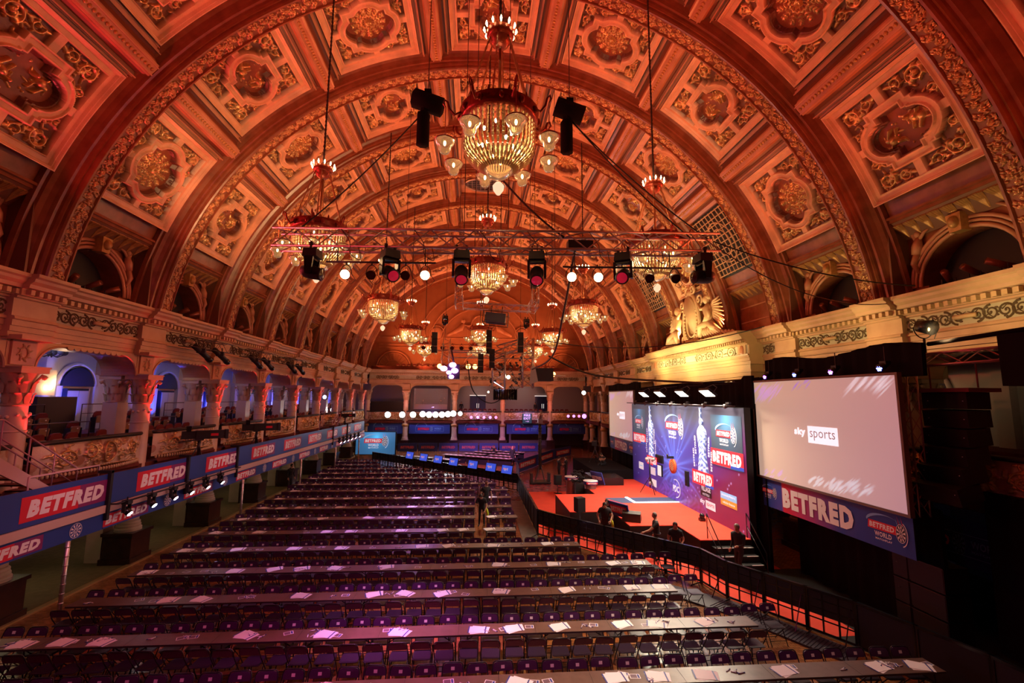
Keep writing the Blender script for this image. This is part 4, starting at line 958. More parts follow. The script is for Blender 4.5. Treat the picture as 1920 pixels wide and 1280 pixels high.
# globe pendant in each gallery bay
def globes():
    r = thing('globe_pendant', 'x', 'lamp'); m = MB(); m.tube([(0, 0, 0), (0, 0, -.75)], .02, 6); m.ball((0, 0, -.75), .07, 8)
    for k in range(6):
        a = k*PI/3; m.tube([(0, 0, -.75), (.2*math.cos(a), .2*math.sin(a), -.85), (.38*math.cos(a), .38*math.sin(a), -.75)], .015, 5)
    m.obj('pendant_frame', DSTEEL, r)
    for k in range(6):
        a = k*PI/3; mm = MB(); mm.ball((.38*math.cos(a), .38*math.sin(a), -.66), .12, 10); mm.obj('glass_globe', mat('smoked_globe_glass', (.25, .25, .30), .15) if 'smoked_globe_glass' not in MATS else MATS['smoked_globe_glass'], r)
    note_kids(r); return r
gb = globes(); first = True
for b_ in range(1, 8):
    loc = (-15.9, PY(b_)-BAY/2+1.0, 8.44); lb = f'unlit globe pendant hanging in the {nth(b_)} bay of the gallery with blue-lit walls'
    if first: gb.location = loc; gb['label'] = lb; gb['group'] = 'gallery globe pendants'; first = False
    else: dup(gb, loc, 0, lb, 'gallery globe pendants')
dup(gb, (15.6, 12.2, 8.44), 0, 'unlit globe pendant above the black loudspeaker stack', 'gallery globe pendants')
# ================================================================ STAGE, BACKDROP, SCREENS, BARRIERS
def artwork(name, w_, h_, nx, ny, fn, es, parent=None, rough=.4):
    """flat printed or lit picture with colours stored per vertex; fn(u,v)->(...,3)"""
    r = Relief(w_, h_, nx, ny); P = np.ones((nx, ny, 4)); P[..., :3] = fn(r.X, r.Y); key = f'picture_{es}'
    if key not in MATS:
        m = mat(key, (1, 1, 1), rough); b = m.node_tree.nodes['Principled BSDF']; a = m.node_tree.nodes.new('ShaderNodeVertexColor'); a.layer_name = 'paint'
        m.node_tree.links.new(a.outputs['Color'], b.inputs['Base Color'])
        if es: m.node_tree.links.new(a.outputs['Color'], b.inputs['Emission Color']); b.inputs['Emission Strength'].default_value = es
    return relief_mesh(name, r, r.O, P, lambda X, Y, H: (X, Y, H), MATS[key], parent)
def lerp(a, b_, t): t = np.clip(t, 0, 1)[..., None]; return np.array(a)*(1-t)+np.array(b_)*t
# ---- stage deck
deck = [(10.0, 17.0), (10.0, 29.7), (8.05, 29.7), (8.05, 27.75), (6.2, 27.75), (6.2, 25.25), (4, 25.25), (4, 21.4), (6, 21.4), (6, 19), (8, 19), (8, 17)]
st = thing('stage', 'stepped black-sided stage with a scarlet carpet top in front of the backdrop', 'stage')
m = MB(); m.prism(deck, .0, 1.03); m.obj('stage_skirt', BLACK, st)
m = MB(); m.prism(deck, 1.03, 1.06); m.obj('stage_carpet', CARPET, st)
m = MB(); m.prism([(6.4, 24.25), (10.0, 24.25), (10.0, 23.03), (7.0, 23.03)][:4], 1.06, 1.066); m.obj('throwing_mat', mat('slate_blue_mat', (.05, .075, .17), .7), st)
m = MB(); m.b2(7.65, 10.0, 23.02, 23.12, 1.066, 1.10); m.prism([(7.55, 24.25), (7.68, 24.25), (7.72, 23.05), (7.6, 23.05)], 1.066, 1.10); m.obj('lit_strip', mat('white_led_strip', (.8, .8, 1), .5, emit=(.85, .85, 1), es=4), st)
m = MB(); m.b2(6.7, 8.6, 27.6, 29.7, 1.066, 1.5); m.obj('black_riser', BLACKG, st)
m = MB(); m.b2(7.3, 10.0, 29.75, 36.0, 0, 1.62); tag(m.obj('camera_platform', DRAPE), 'tall black-draped camera platform behind the stage', 'platform')
rc_ = [(2.62, 21.62), (3.2, 20.75), (7.42, 15.85), (7.66, 14.62), (9.1, 12.2), (10.0, 12.2), (10.0, 16.9), (11.0, 16.9), (11.0, 31.2), (2.62, 31.2)]
m = MB(); m.prism(rc_[::1], 0, .014); tag(m.obj('floor_red_carpet', CARPET), kind='structure')
m = MB(); m.prism([(2.62, 31.2), (11.0, 31.2), (11.0, 38), (3.0, 38)], 0, .008); tag(m.obj('floor_pink_parquet', mat('polished_rose_parquet', (.42, .08, .10), .18, c2=(.30, .05, .07), scale=2)), kind='structure')  # pinkish parquet beyond the carpet, drawn as its own sheet
# steps at the near end with hand rails
s_ = thing('stage_steps', 'black steps with white nosings leading up to the near end of the stage', 'steps', (9.15, 16.98, 0))
m = MB(); m.m = 0
for k in range(4): m.b2(-.75, .75, -.28*(k+1), 0, 0, .85-.21*k)
m.obj('step_block', BLACK, s_)
m = MB()
for k in range(4):
    for a, b_ in ((-.66, -.22), (-.12, -.04), (.28, .70)): m.b2(a, b_, -.28*(k+1)-.006, -.28*(k+1)+.02, .85-.21*k-.012, .85-.21*k+.008)
m.obj('white_nosing', WHITE_I, s_)
for sg in (-1, 1):
    m = MB(); m.tube([(sg*.78, -.95, .0), (sg*.78, -.95, .85), (sg*.78, .2, 1.95), (sg*.78, .2, 1.06)], .02, 6); m.tube([(sg*.78, -.95, .45), (sg*.78, .2, 1.5)], .015, 6); m.obj('hand_rail', BLACKG, s_)
# ---- printed backdrop wall, 12.7 m long, with a glow added to its colours
BX = 9.97; BL = 12.7; BC = 23.35; BZ0, BZ1 = 1.06, 5.92; BH = BZ1-BZ0; BM = (BZ0+BZ1)/2
bd = thing('stage_backdrop', 'violet printed wall with dartboard, trophies and sponsor logos behind the stage', 'backdrop', (BX, BC, BM))
Mf = Matrix(((0, 0, -1, 0), (-1, 0, 0, 0), (0, 1, 0, 0), (0, 0, 0, 1)))     # local x runs towards the camera, z faces the hall
bu = lambda Y: BC-Y
bv = lambda Z: Z-BM
def art(X, Y):
    c0 = lerp((.10, .10, .12), (.10, .06, .36), (1.9-Y)/1.6); c = lerp(c0, (.10, .05, .34), np.clip((1.0-Y)/1.5, 0, 1))
    dl = np.clip((X+6.3)/1.8, 0, 1); c = lerp((.045, .045, .10), (1, 1, 1), dl)*0+c*np.clip(.45+.55*dl, 0, 1)[..., None]
    red = np.clip((-.2-Y+(X-2)*.55)/2.2, 0, 1); c = lerp(c, (.28, .02, .06), red*np.clip((X+1)/3, 0, 1)*.95)
    dx, dy = X-bu(23.46), Y-bv(2.81); rr = np.hypot(dx, dy); a = np.arctan2(dy, dx)
    ray_ = (.5+.5*np.sin(a*23+2*np.sin(a*7)))**3*np.exp(-rr*.75)*(dy > -.9)
    glow = np.exp(-rr*1.1)*.8; c = c+ray_[..., None]*np.array((.15, .40, 1.0))*.9+glow[..., None]*np.array((.12, .30, .95))
    pl = np.hypot(X-(bu(22.9)), (Y+4.6)); edge = np.exp(-((pl-3.55)/.06)**2); inside = 1/(1+np.exp((pl-3.55)*12))
    tex = (.5+.5*np.sin(X*9+3*np.sin(Y*7))*np.cos(Y*11+2*np.sin(X*5)))
    c = c*(1-.25*inside[..., None])+inside[..., None]*tex[..., None]*np.array((.10, .06, .32))*np.clip(1.5-np.abs(dx)*.35, 0, 1)[..., None]+edge[..., None]*np.array((.05, .15, .5))*np.clip(1.3-np.abs(dx-1)*.4, 0, 1)[..., None]
    rs = np.random.RandomState(4)
    for _ in range(46):
        x0, y0 = rs.uniform(-6, 6.2), rs.uniform(-2.3, 1.6); c = c+np.exp(-((X-x0)**2+(Y-y0)**2)/.0012)[..., None]*np.array((.5, .6, 1.))
    return np.clip(c*np.array((.52, .50, .66)), 0, 1)
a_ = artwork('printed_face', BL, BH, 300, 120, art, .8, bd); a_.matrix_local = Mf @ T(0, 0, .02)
m = MB(); m.b2(.0, .25, -BL/2, BL/2, -BH/2-.05, BH/2+.02); m.obj('wall_panel', BLACK, bd)
WH_L = mat('lit_white_print', (.85, .85, .88), .5, emit=(.9, .9, 1), es=.5); RD_L = mat('lit_red_print', (.8, .03, .05), .5, emit=(.9, .03, .05), es=.5); PB_L = mat('lit_pale_blue_print', (.3, .6, 1), .5, emit=(.3, .6, 1), es=.45); NV_L = mat('lit_navy_print', (.02, .03, .15), .5, emit=(.02, .04, .2), es=.3)  # inks that emit, so light is put into the print
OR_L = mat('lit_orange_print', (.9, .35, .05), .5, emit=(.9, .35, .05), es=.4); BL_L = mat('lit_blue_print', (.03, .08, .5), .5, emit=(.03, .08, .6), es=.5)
LM = [WH_L, RD_L, PB_L, NV_L, OR_L, BL_L, BLACK]
m = MB(); B0 = Mf @ T(0, 0, .025)
logo_world(m, B0 @ T(bu(23.35), bv(4.75), 0), 1.15)
def box_betfred(cx_, cz, w__, h__, z=.012):
    rect(m, B0 @ T(bu(cx_), bv(cz), 0), -w__/2, w__/2, -h__/2, h__/2, z, 1); rect(m, B0 @ T(bu(cx_), bv(cz), 0), w__*.12, w__/2, -h__/2, -h__*.30, z+.001, 5)
    text(m, 'BETFRED', B0 @ T(bu(cx_), bv(cz), 0), h__*.70, w__*.88, .066, .05, 0, z+.003)
m.obj('title_logo', LM, bd)
m = MB(); box_betfred(20.2, 2.72, 1.9, .62, .15); box_betfred(26.1, 2.72, 1.5, .50, .15); m.obj('trophy_sponsor_panel', LM, bd)
def poster(Yc, w__, z0, z1, s):
    q = artwork('poster', w__, z1-z0, 60, 90, lambda X, Y: np.clip(lerp((.05, .06, .08), (.03, .05, .10), -Y/2)+np.exp(-np.hypot(X, (Y-1.2*s)*.7)*2.2)[..., None]*np.array((.05, .35, .75))+(1/(1+np.exp((np.hypot(X, Y+1.9*s)-1.25*s)*18)))[..., None]*np.array((.02, .16, .30)), 0, 1), .45, bd)
    q.matrix_local = Mf @ T(bu(Yc), bv((z0+z1)/2), .035)
    mm = MB(); logo_world(mm, B0 @ T(bu(Yc), bv(z0+(z1-z0)*.60), .02), w__*.36); global m; keep = m; m = mm; box_betfred(Yc-.0*s, z0+.33*s*1.15, w__*1.04, .68*s, .03); mm.obj('poster_logo', LM, bd); m = keep
poster(18.35, 2.35, 3.45, 5.6, 1.0); poster(28.35, 2.1, 3.5, 5.62, .86)
def trophy(Yc, z0, z1, s):
    """printed crystal trophy: faceted silhouette in low relief"""
    rt = random.Random(11); mm = MB(); h = z1-z0; prof = [(.0, 1.0), (.008, .98), (.022, .94), (.012, .89), (.020, .86), (.01, .84), (.05, .81), (.068, .78), (.05, .75), (.018, .735), (.06, .715), (.11, .69), (.165, .655), (.18, .60), (.165, .50), (.135, .40), (.13, .30), (.15, .20), (.19, .08), (.20, 0)]
    prof = [(np.interp(q, [p[1] for p in prof[::-1]], [p[0] for p in prof[::-1]]), q) for q in np.linspace(1, 0, 46)]
    rl = Relief(2, 1, 33, 110); ts_ = (rl.Y+.5); rr_ = 1.35*np.interp(ts_, [p[1] for p in prof[::-1]], [p[0] for p in prof[::-1]])*h*.60*s
    q = (.5+.5*np.sin(rl.X*9+4*np.sin(ts_*31)))*.5+.5*(.5+.5*np.cos(ts_*70+6*rl.X*rl.X)); fc = np.clip(q*1.5-.35, 0, 1)[..., None]; P = np.ones(rl.H.shape+(4,)); P[..., :3] = np.array((.10, .16, .50))*(1-fc)+np.array((.80, .88, 1.0))*fc
    P[..., :3] *= np.where(np.abs(rl.X) > .82, .55, 1)[..., None]; P[..., :3] += (np.exp(-((rl.X+.9)**2*2+((ts_-.66)*9)**2))[..., None])*np.array((.8, .9, 1.))
    o_ = relief_mesh('trophy_face', rl, rl.O, np.clip(P, 0, 1), lambda X, Y, H: (X*rr_, (Y+.5)*h+z0-BM, .03+.10*np.sqrt(np.clip(1-X*X, 0, 1))), MATS['picture_0.8'], bd); o_.matrix_local = Mf @ T(bu(Yc), 0, 0)
    for sg in (-1, 1):
        text(mm, 'BETFRED', B0 @ T(bu(Yc)+sg*.62*s, bv(z0+.42*h), .02) @ RZ(PI/2-.06*sg), .13, .85, .03, 0, 4, .02); text(mm, 'BETFRED', B0 @ T(bu(Yc)+sg*.80*s, bv(z0+.22*h), .02) @ RZ(PI/2-.06*sg), .13, .85, .03, 0, 4, .02)
    mm.obj('trophy_lettering', [PB_L, WH_L, NV_L, NV_L, WH_L], bd)
trophy(20.35, 2.9, 5.88, 1.0); trophy(26.45, 2.85, 5.85, .85)
m = MB()
def plate(Yc, Zc, w__, h__, c): rect(m, B0 @ T(bu(Yc), bv(Zc), 0), -w__/2, w__/2, -h__/2, h__/2, .012, c)
plate(28.2, 2.15, .78, .42, 0); rect(m, B0 @ T(bu(28.2), bv(2.15), 0), -.26, .26, -.03, .03, .016, 2)
plate(26.3, 2.1, .7, .42, 0); plate(26.2, 1.45, .7, .40, 0); text(m, 'sky', B0 @ T(bu(26.75), bv(1.5), 0), .16, .25, .03, 0, 0, .016)
plate(20.2, 2.2, .95, .55, 6); text(m, 'VILLAGE', B0 @ T(bu(20.2), bv(2.27), 0), .24, .82, .04, 0, 0, .018); text(m, 'HOTELS', B0 @ T(bu(20.2), bv(2.02), 0), .10, .6, .03, 0, 0, .018)
plate(18.37, 2.30, 1.2, .28, 2); plate(18.37, 2.04, 1.2, .26, 4); text(m, 'moneybarn', B0 @ T(bu(18.37), bv(2.32), 0), .14, 1.0, .02, 0, 0, .018); text(m, 'vehicle finance', B0 @ T(bu(18.37), bv(2.04), 0), .10, .9, .02, 0, 0, .018)
text(m, 'sky', B0 @ T(bu(20.55), bv(1.66), 0), .26, .42, .04, 0, 0, .016); plate(19.85, 1.62, .82, .34, 0); text(m, 'sports', B0 @ T(bu(19.85), bv(1.62), 0), .2, .66, .01, 0, 1, .016)
text(m, 'PDC', B0 @ T(bu(23.3), bv(1.68), 0), .34, .72, .04, .15, 0, .016); disc(m, B0, bu(23.3), bv(1.7), .46, .014, 0, 26, .42, -1.6, 2.0, 1.1); disc(m, B0, bu(26.25), bv(2.62), .35, .014, 2, 20, .28, .2, 2.9)
disc(m, B0, bu(20.3), bv(2.55), .42, .014, 2, 20, .33, .2, 2.9)
m.obj('sponsor_print', LM, bd)
# dartboard in its orange surround, with score display and lamp boxes: mounted on the wall
db = thing('dartboard', 'round dartboard in a bright orange surround hung on the backdrop', 'dartboard', (BX-.04, 23.46, 2.79))
m = MB(); m.lathe([(.001, .10), (.36, .10), (.37, .08), (.37, 0), (.2, 0)], (0, 0, 0), 28, RYm(-PI/2)); m.obj('surround', mat('orange_foam_ring', (.85, .13, .03), .6), db)
m = MB(); dartboard(m, Mf @ T(0, 0, .105), 0, 0, .2255, 0, 0, 1); m.obj('board_face', [mat('sisal_cream', (.8, .62, .35), .8), mat('sisal_red', (.5, .05, .02), .8)], db)
m = MB(); m.b2(-.35, .0, -.05, .05, .38, .5); m.tube([(-.3, 0, .45), (-.34, 0, .6)], .05, 8); tag(m.obj('board_camera', BLACK), 'small black camera on an arm above the dartboard', 'camera').location = (BX-.04, 23.46, 2.8)
def wallbox(name, lb, cat_, Y, Z, w__, h__, ma, ma2):
    r = thing(name, lb, cat_, (BX-.02, Y, Z)); m = MB(); m.b2(-.09, 0, -w__/2, w__/2, -h__/2, h__/2); m.obj('case', BLACK, r); m = MB(); m.b2(-.095, -.09, -w__/2+.03, w__/2-.03, -h__/2+.03, h__/2-.03); m.obj('face', ma, r); return r
wallbox('score_display', 'black score display with figures beside the dartboard', 'display', 25.25, 2.93, .95, .42, BLACKG, 0)
wallbox('scorer_screen', 'upright white scoring screen on the backdrop, beyond the dartboard', 'screen', 25.2, 2.30, .55, .62, WH_L, 0)
wallbox('scorer_screen', 'upright dark scoring screen on the backdrop, nearer than the dartboard', 'screen', 21.95, 2.42, .30, .70, BLACKG, 0)
# ---- drapes above and around the backdrop
def drape(name, lb, y0, y1, z0, z1, X, folds=.16, amp=.06, top=None):
    m = MB(); n = int(abs(y1-y0)/folds); P = []
    for k in range(n+1):
        y = y0+(y1-y0)*k/n; x = X+amp*math.sin(k*1.9)+amp*.5*math.sin(k*.7); zt = z1+(top(k/n) if top else .03*math.sin(k*1.3)); P += [(x, y, z0), (x*1.0+.02, y, zt)]
    m.smooth = True; m.raw(P, [(2*k, 2*k+2, 2*k+3, 2*k+1) for k in range(n)]); m.smooth = False
    P2 = [(p[0]+.12, p[1], p[2]) for p in P]; m.raw(P2, [(2*k, 2*k+1, 2*k+3, 2*k+2) for k in range(n)]); m.raw([P[1], P2[1], P2[0], P[0]], [(0, 1, 2, 3)]); m.raw([P[-1], P2[-1], P2[-2], P[-2]], [(0, 1, 2, 3)])
    m.raw([P[1], P[-1], P2[-1], P2[1]], [(0, 1, 2, 3)])
    return tag(m.obj(name, DRAPE), lb, 'drape', 'black stage drapes')
drape('stage_drape', 'black pleated border hung along the top of the violet backdrop', 17.0, 29.7, 5.9, 6.95, BX+.35, top=lambda t: .12*math.sin(t*3)+(.25 if t < .06 else 0))
drape('stage_drape', 'black drape hanging between the backdrop and the large sponsor screen', 16.6, 17.7, 0, 7.1, BX+.45)
drape('stage_drape', 'black drape closing the space under the large sponsor screen', 11.3, 16.6, 0, 3.4, 11.6)
drape('stage_drape', 'black border above the large sponsor screen', 10.7, 17.0, 6.9, 7.75, 10.95, top=lambda t: .1*math.sin(t*9))
drape('stage_drape', 'black border above the small far screen', 29.7, 36.6, 6.85, 7.35, BX+.5, top=lambda t: .08*math.sin(t*12))
drape('stage_drape', 'black drape below and behind the small far screen', 29.8, 36.6, 0, 6.85, BX+.75)
drape('stage_drape', 'black drape running on towards the near corner past the loudspeakers', 5.0, 11.2, 0, 3.9, 12.75, folds=.3)
# ---- projection screens
def screen(name, lb, Y0, Y1, Z0, Z1, X, banner=True, logo_s=1.0):
    W = Y1-Y0; H = Z1-Z0; r = thing(name, lb, 'screen', (X, (Y0+Y1)/2, (Z0+Z1)/2)); rs = np.random.RandomState(2)
    def fn(U, V):
        c = lerp((.62, .50, .36), (.48, .28, .33), (U/W+.5)*.8+.15*(.5-V/H)); c = c*(1-.10*np.clip(V/H+.2, 0, 1))[..., None]  # tan-to-pink ambient light painted into the picture of a white screen
        def strokes(cx_, cy_, col, sc, n=14, L_=1.0):
            nonlocal c
            for k in range(n):
                x0 = cx_+rs.uniform(-.85, .85)*sc; y0 = cy_+rs.uniform(-.18, .18)*sc; a = 2.35 if False else R(38+rs.uniform(-4, 4)); dx, dy = U-x0, V-y0
                p = dx*math.cos(a)+dy*math.sin(a); q = -dx*math.sin(a)+dy*math.cos(a); mk = np.clip(1.2-np.abs(p)/(L_*sc*rs.uniform(.25, .5)), 0, 1)*np.clip(1.4-np.abs(q)/(.028*sc*rs.uniform(.5, 1.6)), 0, 1); c = c*(1-mk[..., None]*.85)+np.array(col)*mk[..., None]*.85
        k_ = W/6.1
        strokes(-W/2+.7*k_, H/2-.35*k_, (.62, .42, .85), k_, 24); strokes(-.25*k_, H/2-.1*k_, (.40, .22, .85), .6*k_, 8); strokes(W/2-1.1*k_, H/2-.25*k_, (.80, .84, .95), k_, 12)
        strokes(-W/2+1.0*k_, -H/2+.12*k_, (.62, .42, .80), .8*k_, 10, .6); strokes(.35*k_, -H/2+.3*k_, (.80, .84, .92), .8*k_, 26, .5); strokes(1.3*k_, -H/2+.35*k_, (.72, .74, .85), .8*k_, 24, .7)
        return np.clip(c, 0, 1)
    a = artwork('screen_surface', W, H, 220, 130, fn, .62, r); a.matrix_local = Mf @ T(0, 0, .02)
    m = MB(); t = .07
    for (a0, a1, b0, b1) in ((-W/2-t, W/2+t, H/2, H/2+t), (-W/2-t, W/2+t, -H/2-t, -H/2), (-W/2-t, -W/2, -H/2, H/2), (W/2, W/2+t, -H/2, H/2)): m.b2(-.05, .08, a0, a1, b0, b1)
    m.obj('screen_frame', mat('screen_frame_'+name, (.16, .12, .10), .5), r); m = MB(); m.b2(.03, .07, -W/2, W/2, -H/2, H/2); m.obj('back_panel', BLACK, r)
    m = MB(); text(m, 'sky', Mf @ T(-.62*logo_s, .02, 0), .30*logo_s, .52*logo_s, .045, 0, 0, .03); rect(m, Mf @ T(.37*logo_s, -.02, 0), -.62*logo_s, .62*logo_s, -.27*logo_s, .27*logo_s, .028, 0); text(m, 'sports', Mf @ T(.37*logo_s, -.03, 0), .34*logo_s, 1.05*logo_s, .0, 0, 1, .034)
    m.obj('channel_logo', [mat('bright_white_'+name, (.9, .9, 1), .5, emit=(.9, .9, 1), es=.9), mat('logo_cutout_'+name, (.4, .28, .28), .5, emit=(.45, .30, .32), es=.4)], r)
    if banner:
        bh = 1.0 if banner is True else banner; r2 = thing('sponsor_banner', 'royal blue banner with large white lettering under the '+('large' if W > 6 else 'small far')+' screen', 'banner', (X+.02, (Y0+Y1)/2, Z0-.08-bh/2), group='banners under the screens')
        a = artwork('printed_face', W+.1, bh, 60, 6, lambda U, V: lerp((.62, .01, .03), (.015, .05, .30), (U+W*.30)/(W*.42))*np.where(U < -W*.30, 0, 1)[..., None]+np.where(U < -W*.30, 1, 0)[..., None]*np.array((.015, .06, .34)), 0, r2); a.matrix_local = Mf
        m = MB(); m.b2(.01, .04, -W/2-.05, W/2+.05, -bh/2, bh/2); m.obj('board', BLACK, r2)
        m = MB(); text(m, 'BETFRED', Mf @ T(-.04*W, 0, 0), bh*.66, W*.50, .066, 0, 0, .012); logo_world(m, Mf @ T(W*.38, 0, 0), W*.105, z=.01); logo_world(m, Mf @ T(-W*.41, .02, 0), W*.072, z=.01); m.obj('lettering', [WHITE_I, RED_I, PALE_I, NAVY_I], r2)
    return r
screen('projection_screen', 'large beige-tinted projection screen with a white channel logo beside the stage', 10.95, 17.05, 3.42, 6.92, 10.45)
screen('projection_screen', 'small far projection screen at the far end of the violet backdrop', 30.0, 35.6, 3.4, 6.78, 10.2, .85, .95)
# ---- work lights over the backdrop
r0_ = None
for k, (Y, lb) in enumerate(((24.98, 'farthest'), (22.75, 'second farthest'), (20.25, 'second nearest'), (17.95, 'nearest'))):
    r = thing('softlight_panel', f'glowing rectangular stage light over the backdrop, {lb} of four'.replace('farthest of', 'farthest of'), 'light', (9.0, Y, 6.5), rot=(0, R(38), 0), group='stage lights over the backdrop')
    m = MB(); m.b2(-.22, .22, -.42, .42, 0, .10); m.obj('housing', BLACK, r); m = MB(); m.b2(-.18, .18, -.38, .38, -.015, 0); m.obj('diffuser', MATS.get('softlight_face') or mat('softlight_face', (1, 1, .9), .5, emit=(1, .93, .72), es=9), r)
    m = MB(); m.tube([(0, -.46, .04), (0, -.46, .30), (0, 0, .45), (0, .46, .30), (0, .46, .04)], .015, 5); m.tube([(0, 0, .45), (.5, 0, .9)], .02, 5); m.obj('yoke', DSTEEL, r)
    area('softlight', (9.0, Y, 6.46), (8.0, Y-.3, 1.0), .4, 300, (1, .84, .62), 160, .8)
for k in range(7):
    m = MB(); m.ball((0, 0, 0), .10, 8, (1.3, 1, .8)); m.tube([(0, 0, 0), (-.18, 0, -.06)], [.08, .10], 8); m.b2(-.05, .05, -.12, .12, .05, .12); o = m.obj('small_spotlight', DSTEEL); o.location = (9.75, 17.7+1.75*k, 6.03); tag(o, f'small steel spotlight on top of the backdrop, {nth(k)} from the near end', 'light', 'small lights along the backdrop')
m = MB(); m.tube([(9.6, 17, 6.0), (9.6, 29.6, 6.0)], .03, 6); tag(m.obj('lighting_bar', DSTEEL), 'long steel bar along the top of the backdrop carrying small spotlights', 'bar')
for k, (Y, c) in enumerate(((16.3, PUR), (14.7, BLU), (13.1, PUR), (11.4, BLU))):
    r = thing('par_light', f'small coloured lamp above the large screen, {nth(k)} from the stage', 'light', (10.55, Y, 7.12), group='coloured lamps above the large screen')
    m = MB(); m.tube([(.1, 0, .12), (-.12, 0, .0)], [.07, .11], 10); m.b2(-.02, .14, -.1, .1, .1, .2); m.tube([(.06, 0, .15), (.06, 0, .6)], .015, 5); m.obj('lamp_body', BLACK, r)
    m = MB()
    for j in range(7):
        a = j*PI/3; rr = .06 if j < 6 else 0; m.ball((-.125, rr*math.cos(a), rr*math.sin(a)), .026, 6)
    m.obj('led_lens', mat('led_'+str(k), c, .4, emit=c, es=12), r)
# ---- crowd barriers
def barrier(p0, p1, lb, h=1.15, cloth=False, group='crowd barriers'):
    p0 = Vector((*p0, 0)); p1 = Vector((*p1, 0)); L_ = (p1-p0).length-.03; c = (p0+p1)/2; r = thing('crowd_barrier', lb, 'barrier', (c.x, c.y, 0), math.atan2(p1.y-p0.y, p1.x-p0.x), group)
    m = MB(); 
    for sg in (-1, 1): m.b2(sg*L_/2-.035, sg*L_/2+.035, -.03, .03, 0, h)
    m.b2(-L_/2, L_/2, -.045, .045, h-.06, h); m.b2(-L_/2, L_/2, -.02, .02, .05, .10); m.obj('barrier_frame', BLACKG, r)
    m = MB()
    if cloth: m.b2(-L_/2, L_/2, -.01, .01, .08, h-.05); m.obj('black_cloth_panel', BLACK, r)
    else:
        for k in (1, 2): m.b2(-L_/2+L_*k/3-.018, -L_/2+L_*k/3+.018, -.02, .02, .05, h-.05)
        for z in (.38, .66, .88): m.b2(-L_/2, L_/2, -.012, .012, z, z+.03)
        m.obj('mesh_bars', BLACKG, r); m = MB(); m.b2(-L_/2, L_/2, -.006, .006, .50, h-.05); m.obj('dark_scrim', BLACK, r); m = MB(); m.tube([(-L_/2+.1, -.03, .1), (-L_/2+.1, -.5, .02)], .02, 5); m.tube([(L_/2-.1, -.03, .9), (L_/2-.1, -.5, .02)], .015, 5); m.obj('rear_strut', BLACKG, r)
    return r
def run(pts, n, cloth, nm_):
    (x0, y0), (x1, y1) = pts
    for k in range(n): a, b_ = k/n, (k+1)/n; barrier((x0+(x1-x0)*a, y0+(y1-y0)*a), (x0+(x1-x0)*b_, y0+(y1-y0)*b_), f'{nth(k)} black crowd barrier {nm_}', cloth=cloth)
run(((2.52, 21.6), (2.52, 31.5)), 8, True, 'from the bend beside the scarlet carpet')
run(((2.52, 21.6), (3.17, 20.72)), 1, False, 'at the bend between cloth-covered and open barriers')
run(((3.17, 20.72), (7.40, 15.85)), 5, False, 'in the slanting run facing the stage pit')
run(((7.40, 15.85), (7.62, 14.6)), 1, False, 'turning towards the nearest tables opposite the stage steps')
run(((7.62, 14.6), (9.35, 11.6)), 3, False, 'along the ridged ramp below the large screen')
run(((9.35, 11.6), (10.1, 9.1)), 2, True, 'beside the stage end of the first table row')
run(((10.1, 9.1), (10.3, 6.6)), 2, True, 'beyond the first table row, towards the near wall')
run(((2.52, 31.5), (-9.95, 44.3)), 14, False, 'counting back from the red floor along the diagonal')
TVS = [(1.88, 32.14), (.81, 33.24), (-.48, 34.58), (-1.97, 36.11), (-3.26, 37.44), (-4.54, 38.77), (-5.86, 40.13)]
for k, (x, y) in enumerate(TVS):
    r = thing('monitor', f'blue-lit monitor on the diagonal barrier, {nth(k)} from the red floor', 'monitor', (x-.05, y-.08, 1.34), group='monitors on the diagonal barrier'); r.rotation_euler = (0, 0, math.atan2(12.8, -12.4)+PI)
    m = MB(); m.box((0, 0, 0), (1.0, .05, .60), (R(-14), 0, 0)); m.tube([(0, .05, -.2), (0, .1, -.35)], .03, 6); m.obj('casing', BLACK, r)
    Mv = RX(R(90-14)) @ T(0, 0, .03)
    m = MB(); rect(m, Mv, -.47, .47, -.27, .27, 0, 3); logo_world(m, Mv @ T(-.12, 0, 0), .24, z=.004); m.obj('picture', [WH_L, RD_L, PB_L, mat('monitor_blue', (.03, .06, .4), .4, emit=(.04, .08, .6), es=1.0) if 'monitor_blue' not in MATS else MATS['monitor_blue']], r)
# ridged ramp and grey walkway beside the barriers
m = MB(); m.prism([(6.0, 15.9), (7.5, 14.5), (9.2, 11.4), (8.6, 10.9), (7.0, 13.6), (5.6, 15.3)], 0, .05)
for k in range(40):
    t = k/39; a = Vector((7.35, 14.4, .055)).lerp(Vector((9.1, 11.5, .055)), t); b_ = Vector((6.75, 14.05, .055)).lerp(Vector((8.5, 11.1, .055)), t); m.tube([a, b_], .012, 4)
tag(m.obj('cable_ramp', mat('ridged_rubber', (.05, .04, .06), .45)), 'black ridged cable ramp lying along the barrier near the first rows', 'ramp')
m = MB(); m.prism([(1.75, 20.4), (2.5, 20.9), (2.45, 28.5), (1.8, 28.5)], 0, .035); tag(m.obj('walkway_mat', mat('grey_green_mat', (.19, .18, .14), .5, c2=(.14, .13, .10), scale=3)), 'grey-green floor mat running beside the cloth-covered barriers', 'mat')
m = MB(); m.prism([(7.75, 14.5), (9.05, 12.25), (9.98, 12.22), (9.98, 16.9), (17.5, 16.9), (17.5, -5.5), (10.4, -5.5), (10.35, 6.6), (10.15, 9.1), (9.4, 11.6)], .0, .010); tag(m.obj('floor_shade_sheet', BLACK), kind='structure')  # black sheet added over the parquet, standing in for the dark corner
